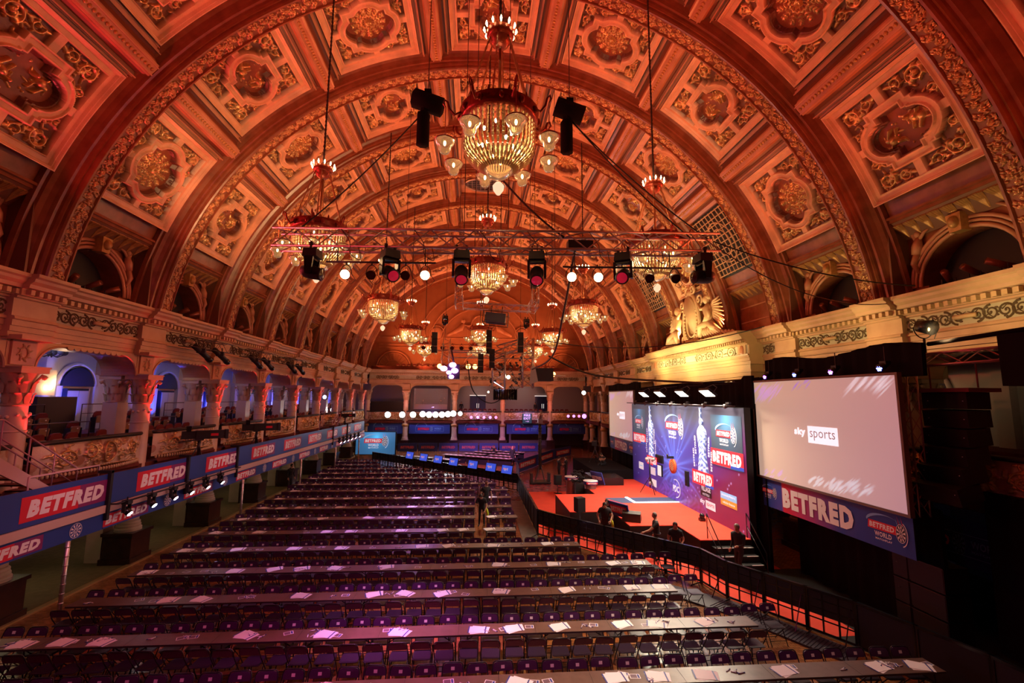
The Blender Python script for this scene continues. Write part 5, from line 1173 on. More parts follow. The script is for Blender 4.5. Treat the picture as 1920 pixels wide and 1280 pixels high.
# ---- hoardings at the far end
def hoarding(p0, p1, lb, s=1.0, dark=False):
    p0 = Vector((*p0, 0)); p1 = Vector((*p1, 0)); L_ = (p1-p0).length-.04; c = (p0+p1)/2; r = thing('hoarding', lb, 'hoarding', (c.x, c.y, 0), math.atan2(p1.y-p0.y, p1.x-p0.x), 'sponsor hoardings')
    m = MB(); m.b2(-L_/2, L_/2, -.03, .03, .05, 1.05*s); m.obj('board', BLUE_I, r); Mh = T(0, -.035, .55*s) @ RX(PI/2)
    m = MB(); (rect(m, Mh, -L_*.40, L_*.40, -.22*s, .24*s, .001, 1) if s == 1 else None); text(m, 'BETFRED', Mh, .30*s, L_*.70, .066, .1, 0 if s == 1 else 1, .006); m.obj('lettering', [WHITE_I, RED_I if s == 1 else MATS.get('rose_print') or mat('rose_print', (.55, .12, .18), .5)], r)
    m = MB(); m.tube([(-L_/2+.2, -.05, .1), (-L_/2+.2, -.5, 0)], .015, 5); m.tube([(L_/2-.2, -.05, .1), (L_/2-.2, -.5, 0)], .015, 5); m.obj('strut', STEEL, r)
hoarding((2.95, 34.9), (3.05, 38.3), 'blue sponsor hoarding at the corner of the red floor, seen edge-on'); hoarding((3.1, 38.6), (5.4, 42.9), 'blue and red sponsor hoarding, second from the corner of the red floor'); hoarding((5.45, 43), (7.75, 47.3), 'blue and red sponsor hoarding, third from the corner of the red floor'); hoarding((7.8, 47.4), (10.2, 50.5), 'blue and red sponsor hoarding, fourth from the corner of the red floor')
for k in range(7): hoarding((-9.3+2.35*k, 54.2), (-9.3+2.35*k+2.25, 54.2), f'dark blue sponsor hoarding, {nth(k)} in the row before the rear columns', .95)
# far block of tables behind the diagonal barrier
tr = thing('banquet_table', 'x', 'table'); m = MB(); m.b2(-1.2, 1.2, -.38, .38, .70, .74); m.obj('tabletop', TABM, tr)
m = MB(); m.b2(-1.15, 1.15, -.02, .02, 0, .7); m.tube([(-1.0, -.3, 0), (-1.0, .3, 0)], .02, 4); m.tube([(1.0, -.3, 0), (1.0, .3, 0)], .02, 4); m.obj('trestle', CHAIRF, tr); m = MB()
for k in range(9): m.box((-1.05+.26*k, .0+.12*(-1)**k, .744), (.28, .24, .004), (0, 0, .3*k))
m.obj('paper_scatter', STICK, tr); note_kids(tr); fst = True
for row, (xa, ya, xb, yb) in enumerate(((-3.4, 45.9, 3.0, 42.2), (-1.6, 46.8, 3.2, 43.9), (-.6, 48.3, 4.0, 45.4), (.2, 49.9, 4.8, 46.9), (-6.5, 44.6, -1.6, 41.3))):
    d = Vector((xb-xa, yb-ya, 0)); n = int(d.length/2.45); rz = math.atan2(d.y, d.x)
    for j in range(n):
        p = Vector((xa, ya, 0))+d*((j+.5)/n); lb = f'long pink-lit table, {nth(j)} in the {nth(row)} slanting row behind the monitors'
        if fst: tr.location = p; tr.rotation_euler = (0, 0, rz); tr['label'] = lb; tr['group'] = 'slanting tables behind the monitors'; fst = False
        else: dup(tr, p, rz, lb, 'slanting tables behind the monitors')
# ---- banners along the rear gallery and the right gallery, rear screen, fire exit sign
def world_banner(c, rz, w__, lb, h=1.25):
    r = thing('gallery_banner', lb, 'banner', c, rz, 'blue banners under the gallery'); m = MB(); m.b2(-w__/2, w__/2, 0, .03, -h/2, h/2); m.obj('cloth', BLUE_I, r); Mh = T(0, -.004, 0) @ RX(PI/2)
    m = MB(); 
    for (a0, a1, b0, b1) in ((-1.65, 1.65, -.36, -.34), (-1.65, 1.65, .22, .24), (-1.65, -1.63, -.36, .24), (1.63, 1.65, -.36, .24)): rect(m, Mh, a0*w__/4.8, a1*w__/4.8, b0, b1, .002, 2)
    text(m, 'BETFRED', Mh @ T(-.72*w__/4.8, -.06, 0), .30, 1.35*w__/4.8, .066, .15, 1, .004); text(m, 'WORLD', Mh @ T(.95*w__/4.8, 0, 0), .20, .8*w__/4.8, .02, 0, 2, .004); text(m, 'MATCHPLAY', Mh @ T(.95*w__/4.8, -.2, 0), .07, .8*w__/4.8, .02, 0, 2, .004); dartboard(m, Mh, .22*w__/4.8, -.06, .30, .004, 2, 3, .6); disc(m, Mh, -.95*w__/4.8, .02, .75, .003, 2, 16, .66, .5, 2.7, 1.0*w__/4.8)
    m.obj('lettering', [WHITE_I, RED_I, PALE_I, NAVY_I], r)
for xc, nm_ in ((-11.2, 'outermost far bay beside the rear screen'), (-5.915, 'second rear bay, under the glazed cabin'), (0, 'middle rear bay'), (5.915, 'rear bay beneath the fire exit sign'), (11.3, 'last rear bay behind the small far screen')): world_banner((xc, REAR+.05, 2.5), 0, 4.9 if abs(xc) < 11 else 4.2, 'blue sponsor banner hung in the '+nm_)
for y in (7.6, 12.5): world_banner((13.2, y, 2.35), -PI/2, 4.6, 'dim blue sponsor banner under the gallery '+('behind the subwoofers' if y > 10 else 'in the dark near corner'))
r = thing('rear_screen', 'blue screen with the tournament logo at the far end of the banner platform', 'screen', (-10.7, 49.0, 1.48)); a = artwork('screen_surface', 4.0, 2.25, 80, 50, lambda U, V: np.clip(lerp((.03, .10, .22), (.05, .13, .30), V)+np.exp(-np.hypot(U-.1, V-.6)*1.6)[..., None]*np.array((.05, .45, .8)), 0, 1), 1.0, r); a.matrix_local = RX(PI/2)
m = MB(); m.b2(-2.1, 2.1, .01, .12, -1.2, 1.2); m.b2(-2.0, -1.9, .02, .1, -1.48, -1.2); m.b2(1.9, 2.0, .02, .1, -1.48, -1.2); m.obj('casing', BLACK, r); m = MB(); logo_world(m, RX(PI/2) @ T(0, .1, .01), 1.35); m.obj('picture_logo', [WH_L, RD_L, PB_L, NV_L], r)
r = thing('fire_exit_sign', 'green fire exit sign with an arrow on the rear gallery front', 'sign', (5.95, REAR-.42, 3.78)); m = MB(); m.b2(-.58, .58, 0, .05, -.6, .6); m.obj('sign_board', mat('exit_sign_green', (.02, .10, .06), .5), r)
m = MB(); Mh = T(0, -.005, 0) @ RX(PI/2); text(m, 'FIRE', Mh @ T(0, .38, 0), .28, .8, .04, 0, 0, .004); text(m, 'EXIT', Mh @ T(0, .0, 0), .28, .85, .04, 0, 0, .004); rect(m, Mh, -.2, .12, -.40, -.34, .004, 0); m.raw([(.08, -.26, .004), (.26, -.37, .004), (.08, -.48, .004)], [(0, 1, 2)], Mh); m.obj('lettering', WHITE_I, r)
# ================================================================ LEFT PLATFORM, BANNERS, RIGGING, CHANDELIERS, EQUIPMENT
Lf = lambda X: Matrix(((0, 0, 1, 0), (1, 0, 0, 0), (0, 1, 0, 0), (0, 0, 0, 1)))     # local x runs into the depth, z faces +X
m = MB(); m.b2(-13.1, -11.56, 4.0, 47.2, 3.02, 3.16); m.m = 1; m.b2(-13.1, -11.56, 4.0, 47.2, 2.30, 3.02)
tag(m.obj('platform_deck', [REDFLOOR, BLACK]), kind='structure')
for k in range(4):      # long banner in four joined lengths
    ya = (4.3, 15.1, 25.9, 36.7)[k]; yb = (15.1, 25.9, 36.7, 47.2)[k]; L_ = yb-ya-.02; yc = (ya+yb)/2
    r = thing('platform_banner', f'royal blue banner along the camera platform, {("nearest", "second", "third", "farthest")[k]} of four lengths', 'banner', (-11.52, yc, 3.0), group='platform banners')
    m = MB(); m.b2(-.03, 0, -L_/2, L_/2, -.04, .85); m.b2(-.03, 0, -L_/2, L_/2, -.76, -.30); m.obj('banner_board', BLUE_I, r)
    m = MB(); m.b2(-.02, .05, -L_/2, L_/2, -.28, -.06); m.obj('timber_rail', mat('pale_pink_rail', (.60, .45, .40), .5) if 'pale_pink_rail' not in MATS else MATS['pale_pink_rail'], r)
    m = MB(); Mb = Lf(0) @ T(0, 0, .005)
    c = 8.9
    while c < 47:
        if ya < c < yb:
            q = Mb @ T(c+1.0-yc, .38, 0); lo, hi = max(-1.32, ya-c-1.0), 1.32
            rect(m, q, lo, 1.32, -.30, .32, .001, 1); rect(m, q, .35, 1.32, -.30, .32, .002, 3); text(m, 'BETFRED', q @ T(.03, .01, 0), .42, 2.35, .066, .18, 0, .006)
        c += 3.87
    c = 8.4
    while c < 47:
        if ya < c < yb:
            q = Mb @ T(c-yc, -.53, 0); rect(m, q, -.95, .95, -.18, .18, .001, 1); rect(m, q, .2, .95, -.18, .18, .002, 3); text(m, 'BETFRED', q, .25, 1.75, .066, .18, 0, .006)
        if ya < c+1.92 < yb: dartboard(m, Mb @ T(c+1.92-yc, -.53, 0), 0, 0, .20, .004, 0, 2)
        c += 3.82
    m.obj('lettering', [WHITE_I, RED_I, BLUE_I, mat('plum_print', (.22, .015, .14), .45) if 'plum_print' not in MATS else MATS['plum_print']], r)
for k, y in enumerate((13.82, 23.2, 30.5, 37.7, 45.0)):
    m = MB(); m.tube([(-11.42, y, 0), (-11.42, y, 2.28)], .055, 10)
    for j in range(9): m.tube([(-11.42, y, .2+.24*j), (-11.42, y, .23+.24*j)], .062, 10)
    tag(m.obj('platform_prop', STEEL), f'tape-wrapped steel prop under the banner platform, {nth(k)} from the nearest tables', 'post', 'platform props')
# black brackets with a bar of small moving lamps
def mini_head(loc, rz, em, lb, gp_, tilt=0):
    r = thing('moving_lamp', lb, 'light', loc, group=gp_, rot=(0, 0, rz)); m = MB(); m.b2(-.10, .10, -.10, .10, -.02, .10); m.tube([(0, 0, .1), (0, 0, .2)], .02, 5); m.obj('lamp_base', BLACK, r)
    m = MB(); 
    for sg in (-1, 1): m.b2(sg*.12-.02, sg*.12+.02, -.05, .05, -.26, 0)
    m.obj('yoke', BLACK, r); Mh = T(0, 0, -.22) @ RX(R(-50+tilt)); m = MB(); m.lathe([(.001, .12), (.08, .11), (.10, 0), (.10, -.14), (.085, -.15)], (0, 0, -.22), 14, RX(R(-50+tilt)).to_3x3()); h = m.obj('lamp_head', BLACKG, r)
    m = MB()
    for j in range(7):
        a = j*PI/3; rr = .058 if j < 6 else 0; m.ball(Mh @ Vector((rr*math.cos(a), rr*math.sin(a), -.15)), .027, 6)
    m.obj('lens_cluster', em, h); return r
LW = mat('cool_white_led', (.8, .9, 1), .4, emit=(.8, .9, 1), es=14); LP = mat('pink_white_led', (1, .7, .8), .4, emit=(1, .55, .7), es=10)
for g, (ys, ya, yb) in enumerate((((15.6, 16.7, 17.8, 18.75, 19.8, 20.85), 15.2, 22.5), ((38.0, 39.1, 40.2, 41.3, 42.6, 44.0), 37.0, 45.5))):
    m = MB(); m.tube([(-11.25, ya, 2.95), (-11.25, yb, 2.95)], .028, 6)
    for y in np.linspace(ya, yb, 3): m.tube([(-11.5, y, 2.95), (-11.25, y, 2.95)], .025, 5)
    tag(m.obj('lamp_bar', BLACK), 'black bar holding six small moving lamps in front of the banner, '+('near' if g == 0 else 'distant')+' group', 'bar', 'lamp bars on the banner')
    for k, y in enumerate(ys): mini_head((-11.25, y, 2.88), PI/2, LP if k % 2 == 0 else LW, f'small moving lamp, {nth(k)} on the {"nearer" if g == 0 else "far"} bar over the blue banner', 'moving lamps on the banner')
for k, y in enumerate((15.12, 18.9, 22.6, 37.0, 41.0)):
    m = MB(); m.b2(-11.53, -11.42, y-.05, y+.05, 2.5, 3.95); m.b2(-11.8, -11.42, y-.06, y+.06, 3.88, 3.96); tag(m.obj('banner_bracket', BLACK), f'black upright bracket hooked over the blue banner, {nth(k)} from the nearest lettering', 'bracket', 'banner brackets')
# stairs from the gallery to the platform
def stairs(name, lb, M, cols):
    r = thing(name, lb, 'stairs'); r.matrix_world = M
    m = MB()
    for sg in (-1, 1): m.raw([(sg*.5-.03, 0, 1.55), (sg*.5+.03, 0, 1.55), (sg*.5+.03, 2.35, .0), (sg*.5-.03, 2.35, 0), (sg*.5-.03, 0, 1.18), (sg*.5+.03, 0, 1.18), (sg*.5+.03, 2.0, -.0), (sg*.5-.03, 2.0, 0)], [(0, 1, 2, 3), (4, 7, 6, 5), (0, 3, 7, 4), (1, 5, 6, 2)])
    m.obj('stringer', cols[0], r); m = MB()
    for k in range(7): m.b2(-.48, .48, .12+.3*k, .42+.3*k, 1.28-.2*k, 1.32-.2*k)
    m.obj('tread', cols[1], r)
    for sg in (-1, 1):
        m = MB(); m.tube([(sg*.5, -.6, 2.5), (sg*.5, 0, 2.45), (sg*.5, 2.3, .95), (sg*.5, 2.3, 0)], .022, 6); m.tube([(sg*.5, 0, 2.0), (sg*.5, 2.3, .5)], .018, 6)
        for t in (0, .33, .66): m.tube([(sg*.5, 2.3*t, 1.5-1.5*t), (sg*.5, 2.3*t, 2.45-1.5*t)], .018, 6)
        m.obj('hand_rail', cols[2], r)
    return r
PINKLIT = mat('pink_lit_white_paint', (.55, .38, .36), .45); MAUVE = mat('mauve_steel', (.40, .22, .26), .4, .3)  # white paintwork with pink light put into its colour
stairs('access_stairs', 'pale stairs with tube handrails coming down from the near gallery to the platform', T(-12.45, 12.2, 3.16), (PINKLIT, REDFLOOR, MAUVE))
stairs('access_stairs', 'red-treaded stairs with tube handrails down from the far end of the gallery', T(-12.6, 38.6, 3.16) @ RZ(PI) @ T(0, -2.4, 0), (REDSEAT, REDSEAT, MAUVE))
m = MB(); m.tube([(-11.9, 13.0, 3.16), (-11.9, 13.0, 4.1), (-11.9, 15.2, 4.1), (-11.9, 15.2, 3.16)], .03, 6); tag(m.obj('guard_rail', PINKLIT), 'short pink-lit guard rail standing on the platform at the foot of the stairs', 'railing')
# broadcast cameras
def broadcast(loc, rz, lb, big=1.0):
    r = thing('broadcast_camera', lb, 'camera', loc, rz, 'broadcast cameras'); s = big
    m = MB(); m.box((0, .35*s, 1.42), (.30*s, .95*s, .30*s), taper=.96); m.box((0, -.30*s, 1.42), (.22*s, .5*s, .28*s)); m.box((0, .84*s, 1.42), (.36*s, .10*s, .34*s)); m.obj('camera_body', BLACK, r)
    m = MB(); m.box((0, -.35*s, 1.68), (.30*s, .14*s, .20*s)); m.tube([(0, -.3*s, 1.52), (0, -.35*s, 1.62)], .03, 5); m.obj('viewfinder', BLACKG, r)
    m = MB(); m.prism([(-.12*s, -.045*s), (.12*s, -.045*s), (.12*s, .045*s), (-.12*s, .045*s)], 0, .004, T(.152*s, .45*s, 1.42) @ RZ(PI/2) @ RX(PI/2)); m.obj('maker_plate', RED_I, r)
    m = MB(); m.tube([(0, 0, .55), (0, 0, 1.20)], .06, 8); m.b2(-.12, .12, -.16, .16, 1.18, 1.28)
    for k in range(3):
        a = 2*PI*k/3+.5; m.tube([(0, 0, 1.0), (.45*math.cos(a), .45*math.sin(a), .06)], .028, 6); m.tube([(0, 0, .5), (.36*math.cos(a), .36*math.sin(a), .26)], .018, 5); m.ball((.45*math.cos(a), .45*math.sin(a), .05), .05, 6)
    m.obj('tripod', DSTEEL, r); m = MB()
    for sg in (-1, 1): m.tube([(sg*.08, -.1, 1.22), (sg*.25, -.55, 1.15), (sg*.25, -.72, 1.12)], .016, 5)
    m.obj('pan_handle', BLACK, r); note_kids(r); return r
broadcast((-12.1, 20.6, 3.17), R(-55), 'black broadcast camera on the platform, nearest of the three on tripods', 1.15)
broadcast((-12.1, 25.7, 3.17), R(-60), 'black broadcast camera on the platform, middle of the three', 1.25)
broadcast((-12.1, 42.4, 3.17), R(-80), 'small distant broadcast camera at the foot of the far red stairs', 1.0)
m = MB(); m.b2(-12.5, -11.75, 19.5, 22.5, 3.16, 3.55); tag(m.obj('orange_box', mat('rust_timber', (.40, .13, .05), .6)), 'low rust-coloured box platform under the nearest broadcast camera', 'box')
m = MB(); m.b2(-12.5, -11.75, 27.5, 30.5, 3.16, 3.6); tag(m.obj('orange_box', MATS['rust_timber']), 'low rust-coloured box platform beyond the middle broadcast camera', 'box')
# ---- trusses
def truss(mb, a, b_, w_=.36, ch=.026, lace=.013, seg=.5, n=6):
    a, b_ = Vector(a), Vector(b_); d = (b_-a).normalized(); L_ = (b_-a).length; up = Vector((0, 0, 1)) if abs(d.z) < .9 else Vector((0, 1, 0)); s_ = d.cross(up).normalized(); u = s_.cross(d)
    C4 = [s_*sx*w_/2+u*sy*w_/2 for sx, sy in ((-1, -1), (1, -1), (1, 1), (-1, 1))]
    for c in C4: mb.tube([a+c, b_+c], ch, n)
    k = max(1, round(L_/seg)); st_ = L_/k
    for i in range(k):
        for f in range(4):
            c0, c1 = C4[f], C4[(f+1) % 4]; p, q = (c0, c1) if i % 2 == 0 else (c1, c0); mb.tube([a+d*st_*i+p, a+d*st_*(i+1)+q], lace, 4, cap=False)
    return mb
TA, TB = (-6.05, 12.65, 10.57), (6.25, 11.85, 10.57)
r = thing('lighting_truss', 'long aluminium box truss hung across the hall below the big chandelier', 'truss')
m = MB(); truss(m, TA, TB, .50, .034, .021, .62); m.obj('truss_frame', STEEL, r)
m = MB()
for a_, b_, zz in ((-4.6, -1.6, 9.92), (1.9, 5.2, 9.86)):
    ya = TA[1]+(TB[1]-TA[1])*(a_-TA[0])/(TB[0]-TA[0]); yb = TA[1]+(TB[1]-TA[1])*(b_-TA[0])/(TB[0]-TA[0]); m.tube([(a_, ya-.1, zz), (b_, yb-.1, zz)], .028, 6)
    for t in (.1, .5, .9): x = a_+(b_-a_)*t; y = ya+(yb-ya)*t; m.tube([(x, y-.1, zz), (x, y-.1, 10.33)], .018, 5)
m.obj('lamp_bar', DSTEEL, r)
def ty(x): return TA[1]+(TB[1]-TA[1])*(x-TA[0])/(TB[0]-TA[0])
REDL = mat('dim_red_lens', (.5, .02, .03), .1, emit=(1, .02, .08), es=.25); LENS = mat('dark_lens_glass', (.05, .01, .015), .08)
def moving_head(loc, rz, tilt, lb, s=1.0, gp_='moving heads on the long truss', glow=True):
    r = thing('moving_head_light', lb, 'light', loc, group=gp_, rot=(0, 0, rz), scale=s)
    m = MB(); m.box((0, 0, -.10), (.40, .34, .20), taper=.92); m.tube([(-.12, 0, 0), (-.12, 0, .10)], .035, 6); m.tube([(.12, 0, 0), (.12, 0, .10)], .035, 6)
    for sg in (-1, 1): m.tube([(sg*.12-.03, 0, .12), (sg*.12+.03, 0, .12)], .05, 8)
    m.obj('base_box', BLACK, r)
    m = MB(); m.b2(-.20, .20, -.09, .09, -.27, -.20)
    for sg in (-1, 1): m.prism([(-.11, 0), (.11, 0), (.07, -.42), (-.07, -.42)], -.03, .03, T(sg*.20, 0, -.22) @ RZ(PI/2) @ RX(PI/2))
    m.obj('yoke', BLACKG, r)
    Mh = T(0, 0, -.56) @ RX(tilt); m = MB(); m.lathe([(.001, .25), (.12, .24), (.165, .12), (.165, -.05), (.15, -.2), (.165, -.26), (.13, -.265)], (0, 0, -.56), 18, RX(tilt).to_3x3()); h = m.obj('lamp_head', BLACK, r)
    m = MB(); m.lathe([(.13, -.262), (.001, -.29)], (0, 0, -.56), 16, RX(tilt).to_3x3()); m.obj('lens', REDL if glow else LENS, h); return r
for k, (x, tl, rz) in enumerate(((-4.95, 1.35, 1.5), (-2.84, 1.1, .6), (-.89, .75, 0.05), (1.17, .75, -.15), (3.55, 1.15, -.5), (5.75, 1.5, -1.5))):
    moving_head((x, ty(x)-.2, 10.22), rz, -tl if True else tl, f'black moving-head light under the long truss, {nth(k)} from its near-arcade end' if False else f'black moving-head light under the long truss, {nth(k)} counting towards the stage', 1.12, glow=k in (1, 2, 3, 4))
def par(loc, rz, tilt, lit, lb, gp_, em=None):
    r = thing('par_can', lb, 'light', loc, group=gp_, rot=(0, 0, rz)); Mr = RX(tilt).to_3x3()
    m = MB(); m.lathe([(.001, .20), (.07, .19), (.09, .12), (.125, -.02), (.13, -.10)], (0, 0, -.28), 16, Mr); m.obj('lamp_can', BLACKG, r)
    m = MB(); m.lathe([(.125, -.095), (.001, -.095)], (0, 0, -.28), 16, Mr); m.obj('lamp_face', em or (MATS.get('par_glow') or mat('par_glow', (1, .9, .6), .4, emit=(1, .80, .42), es=22) if lit else LENS), r)
    m = MB(); P = [(.15*math.cos(a), 0, -.28+.26*math.sin(a)) for a in np.linspace(0, PI, 13)]; m.tube(P, .012, 5); m.tube([(0, 0, -.02), (0, 0, .07)], .02, 6)
    P = [(.13, .05, -.25), (.25, .06, -.42), (.14, .05, -.55), (.02, .04, -.48), (.12, 0, -.30)]; m.tube(P, .009, 5); m.obj('lamp_yoke', BLACK, r); note_kids(r)
    return r
PK = [(-4.05, 1), (-3.35, 0), (-2.42, 0), (-1.88, 1), (2.13, 1), (2.86, 1), (4.28, 0), (5.0, 0)]
for k, (x, lit) in enumerate(PK):
    par((x, ty(x)-.1, 9.86), 0, R(-70) if lit else R(-60), lit, f'{"glowing warm" if lit else "unlit black"} can lamp on a bar under the long truss, {nth(k)} counting towards the stage', 'can lamps under the long truss')
    if lit: spot('par_beam', (x, ty(x)-.25, 9.5), (x*1.1, ty(x)-6.5, 0.7), 900, (1, .62, .30), 46, .8, .1)
# power box and cables on the truss
m = MB(); m.b2(2.05, 2.75, ty(2.4)-.15, ty(2.4)+.15, 10.40, 10.62); tag(m.obj('distribution_box', DSTEEL), 'cluttered steel distribution box lying in the long truss', 'box')
def cable(name, lb, pts, rad=.012, sag=0, n=20, group=None):
    P = []
    if len(pts) == 2:
        a, b_ = Vector(pts[0]), Vector(pts[1])
        for i in range(n+1): t = i/n; p = a.lerp(b_, t); p.z -= sag*4*t*(1-t); P.append(p)
    else:
        V = [Vector(p) for p in pts]
        for i in range(len(V)-1):
            p0, p1, p2, p3 = V[max(0, i-1)], V[i], V[i+1], V[min(len(V)-1, i+2)]
            for j in range(6):
                t = j/6; P.append(.5*((2*p1)+(-p0+p2)*t+(2*p0-5*p1+4*p2-p3)*t*t+(-p0+3*p1-3*p2+p3)*t*t*t))
        P.append(V[-1])
    m = MB(); m.tube(P, rad, 5); return tag(m.obj(name, FLEX), lb, 'cable', group)
cable('cable', 'upper of two black cables sagging from the long truss to the stage-side cornice', [(6.2, 11.9, 10.7), (12.9, 12.5, 9.75)], .02, .25)
cable('cable', 'lower of two black cables sagging from the long truss to the stage-side cornice', [(6.2, 11.9, 10.6), (12.9, 13.5, 9.4)], .015, .55)
cable('cable', 'thick cable bundle rising from the stage lights up to the middle of the hall', [(3.6, 25, 8.6), (6.0, 24, 7.5), (9.4, 19.0, 6.95)], .05)
cable('cable', 'long thin cable drooping past the cartouche towards the cornice', [(3.2, 25, 9.5), (12.7, 19.5, 9.6)], .025, .7)
cable('cable', 'heavy cable drop falling from the truss to the hanging gantry', [(2.3, 12.3, 10.4), (2.9, 17, 9.6), (3.3, 22, 8.3), (2.8, 26, 7.9)], .045)
cable('cable', 'black cable looping between the purple lamp cluster and the hanging gantry', [(-1.0, 29, 8.6), (-.6, 29.5, 6.7), (.6, 30, 5.9), (1.8, 30, 6.6)], .035)
for k, (a, b_) in enumerate((((-2.0, 12.4, 14.6), (-5.6, 12.7, 10.8)), ((2.15, 12.4, 14.6), (5.6, 12.0, 10.8)), ((2.2, 12.4, 14.5), (6.1, 12.0, 10.8)), ((-.3, 12.5, 13.2), (2.0, 12.3, 10.8)))):
    cable('suspension_cable', ('slack black line from the chain hoist to the near-gallery end of the long truss', 'inner of two black lines from chain hoist to stage end of long truss', 'outer of two black lines from chain hoist to stage end of long truss', 'thick black line below the big chandelier down to the long truss')[k], [a, b_], .02 if k < 3 else .03, .18)
# truss loops of cable
for k, x in enumerate((-4.2, -2.2, -.4, .9, 2.6, 4.1, 5.4)):
    y = ty(x)-.27; cable('cable', f'thin black cable loop hanging in the long truss, {nth(k)} counting towards the stage', [(x, y, 10.8), (x+.25, y, 10.45), (x+.3, y-.05, 10.1), (x+.55, y, 9.95), (x+.5, y, 10.3)], .011, group='cable loops in the truss')
# chain hoists
for k, (x, lb) in enumerate(((-1.98, 'nearer the gallery'), (2.2, 'nearer the stage'))):
    r = thing('chain_hoist', 'black motor hoist with hanging chain bag beside the big chandelier, '+lb, 'hoist', (x, 12.4, 14.75), group='chain hoists')
    m = MB(); m.tube([(-.42, 0, .15), (.42, 0, -.12)], .27, 6); m.b2(-.1, .1, -.12, .12, .2, .38); m.obj('motor', DRAPE, r)
    m = MB(); m.tube([(-.12 if k == 0 else -.08, 0, -.35), (-.12 if k == 0 else -.08, 0, -1.3)], [.19, .19], 7); m.tube([(-.1, 0, -.1), (-.1, 0, -.38)], .1, 5); m.obj('chain_bag', DRAPE, r)
    m = MB(); m.tube([(0, 0, .3), (0, 0, 6.4)], .013, 4); m.obj('hoist_chain', DSTEEL, r)
# vertical drop wires
for k, (x, y, z0) in enumerate(((-4.0, 22, 10.8), (-.9, 14.0, 11.0), (-.55, 14.0, 11.0), (.3, 14.5, 11.0), (.55, 14.5, 11.0), (1.7, 18, 10.8), (3.1, 20, 11.0), (-1.5, 25, 11.6), (2.8, 25, 11.6), (-2.5, 30, 10.0), (2.5, 30, 10.0), (4.8, 30, 9.6))):
    top = ZC+math.sqrt(13.7**2-x*x)-.05; m = MB(); m.tube([(x, y, z0), (x, y, top)], .012, 4); tag(m.obj('suspension_wire', FLEX), f'thin black wire dropping straight from the vault, {nth(k)} counting away from the long truss', 'wire', 'suspension wires')
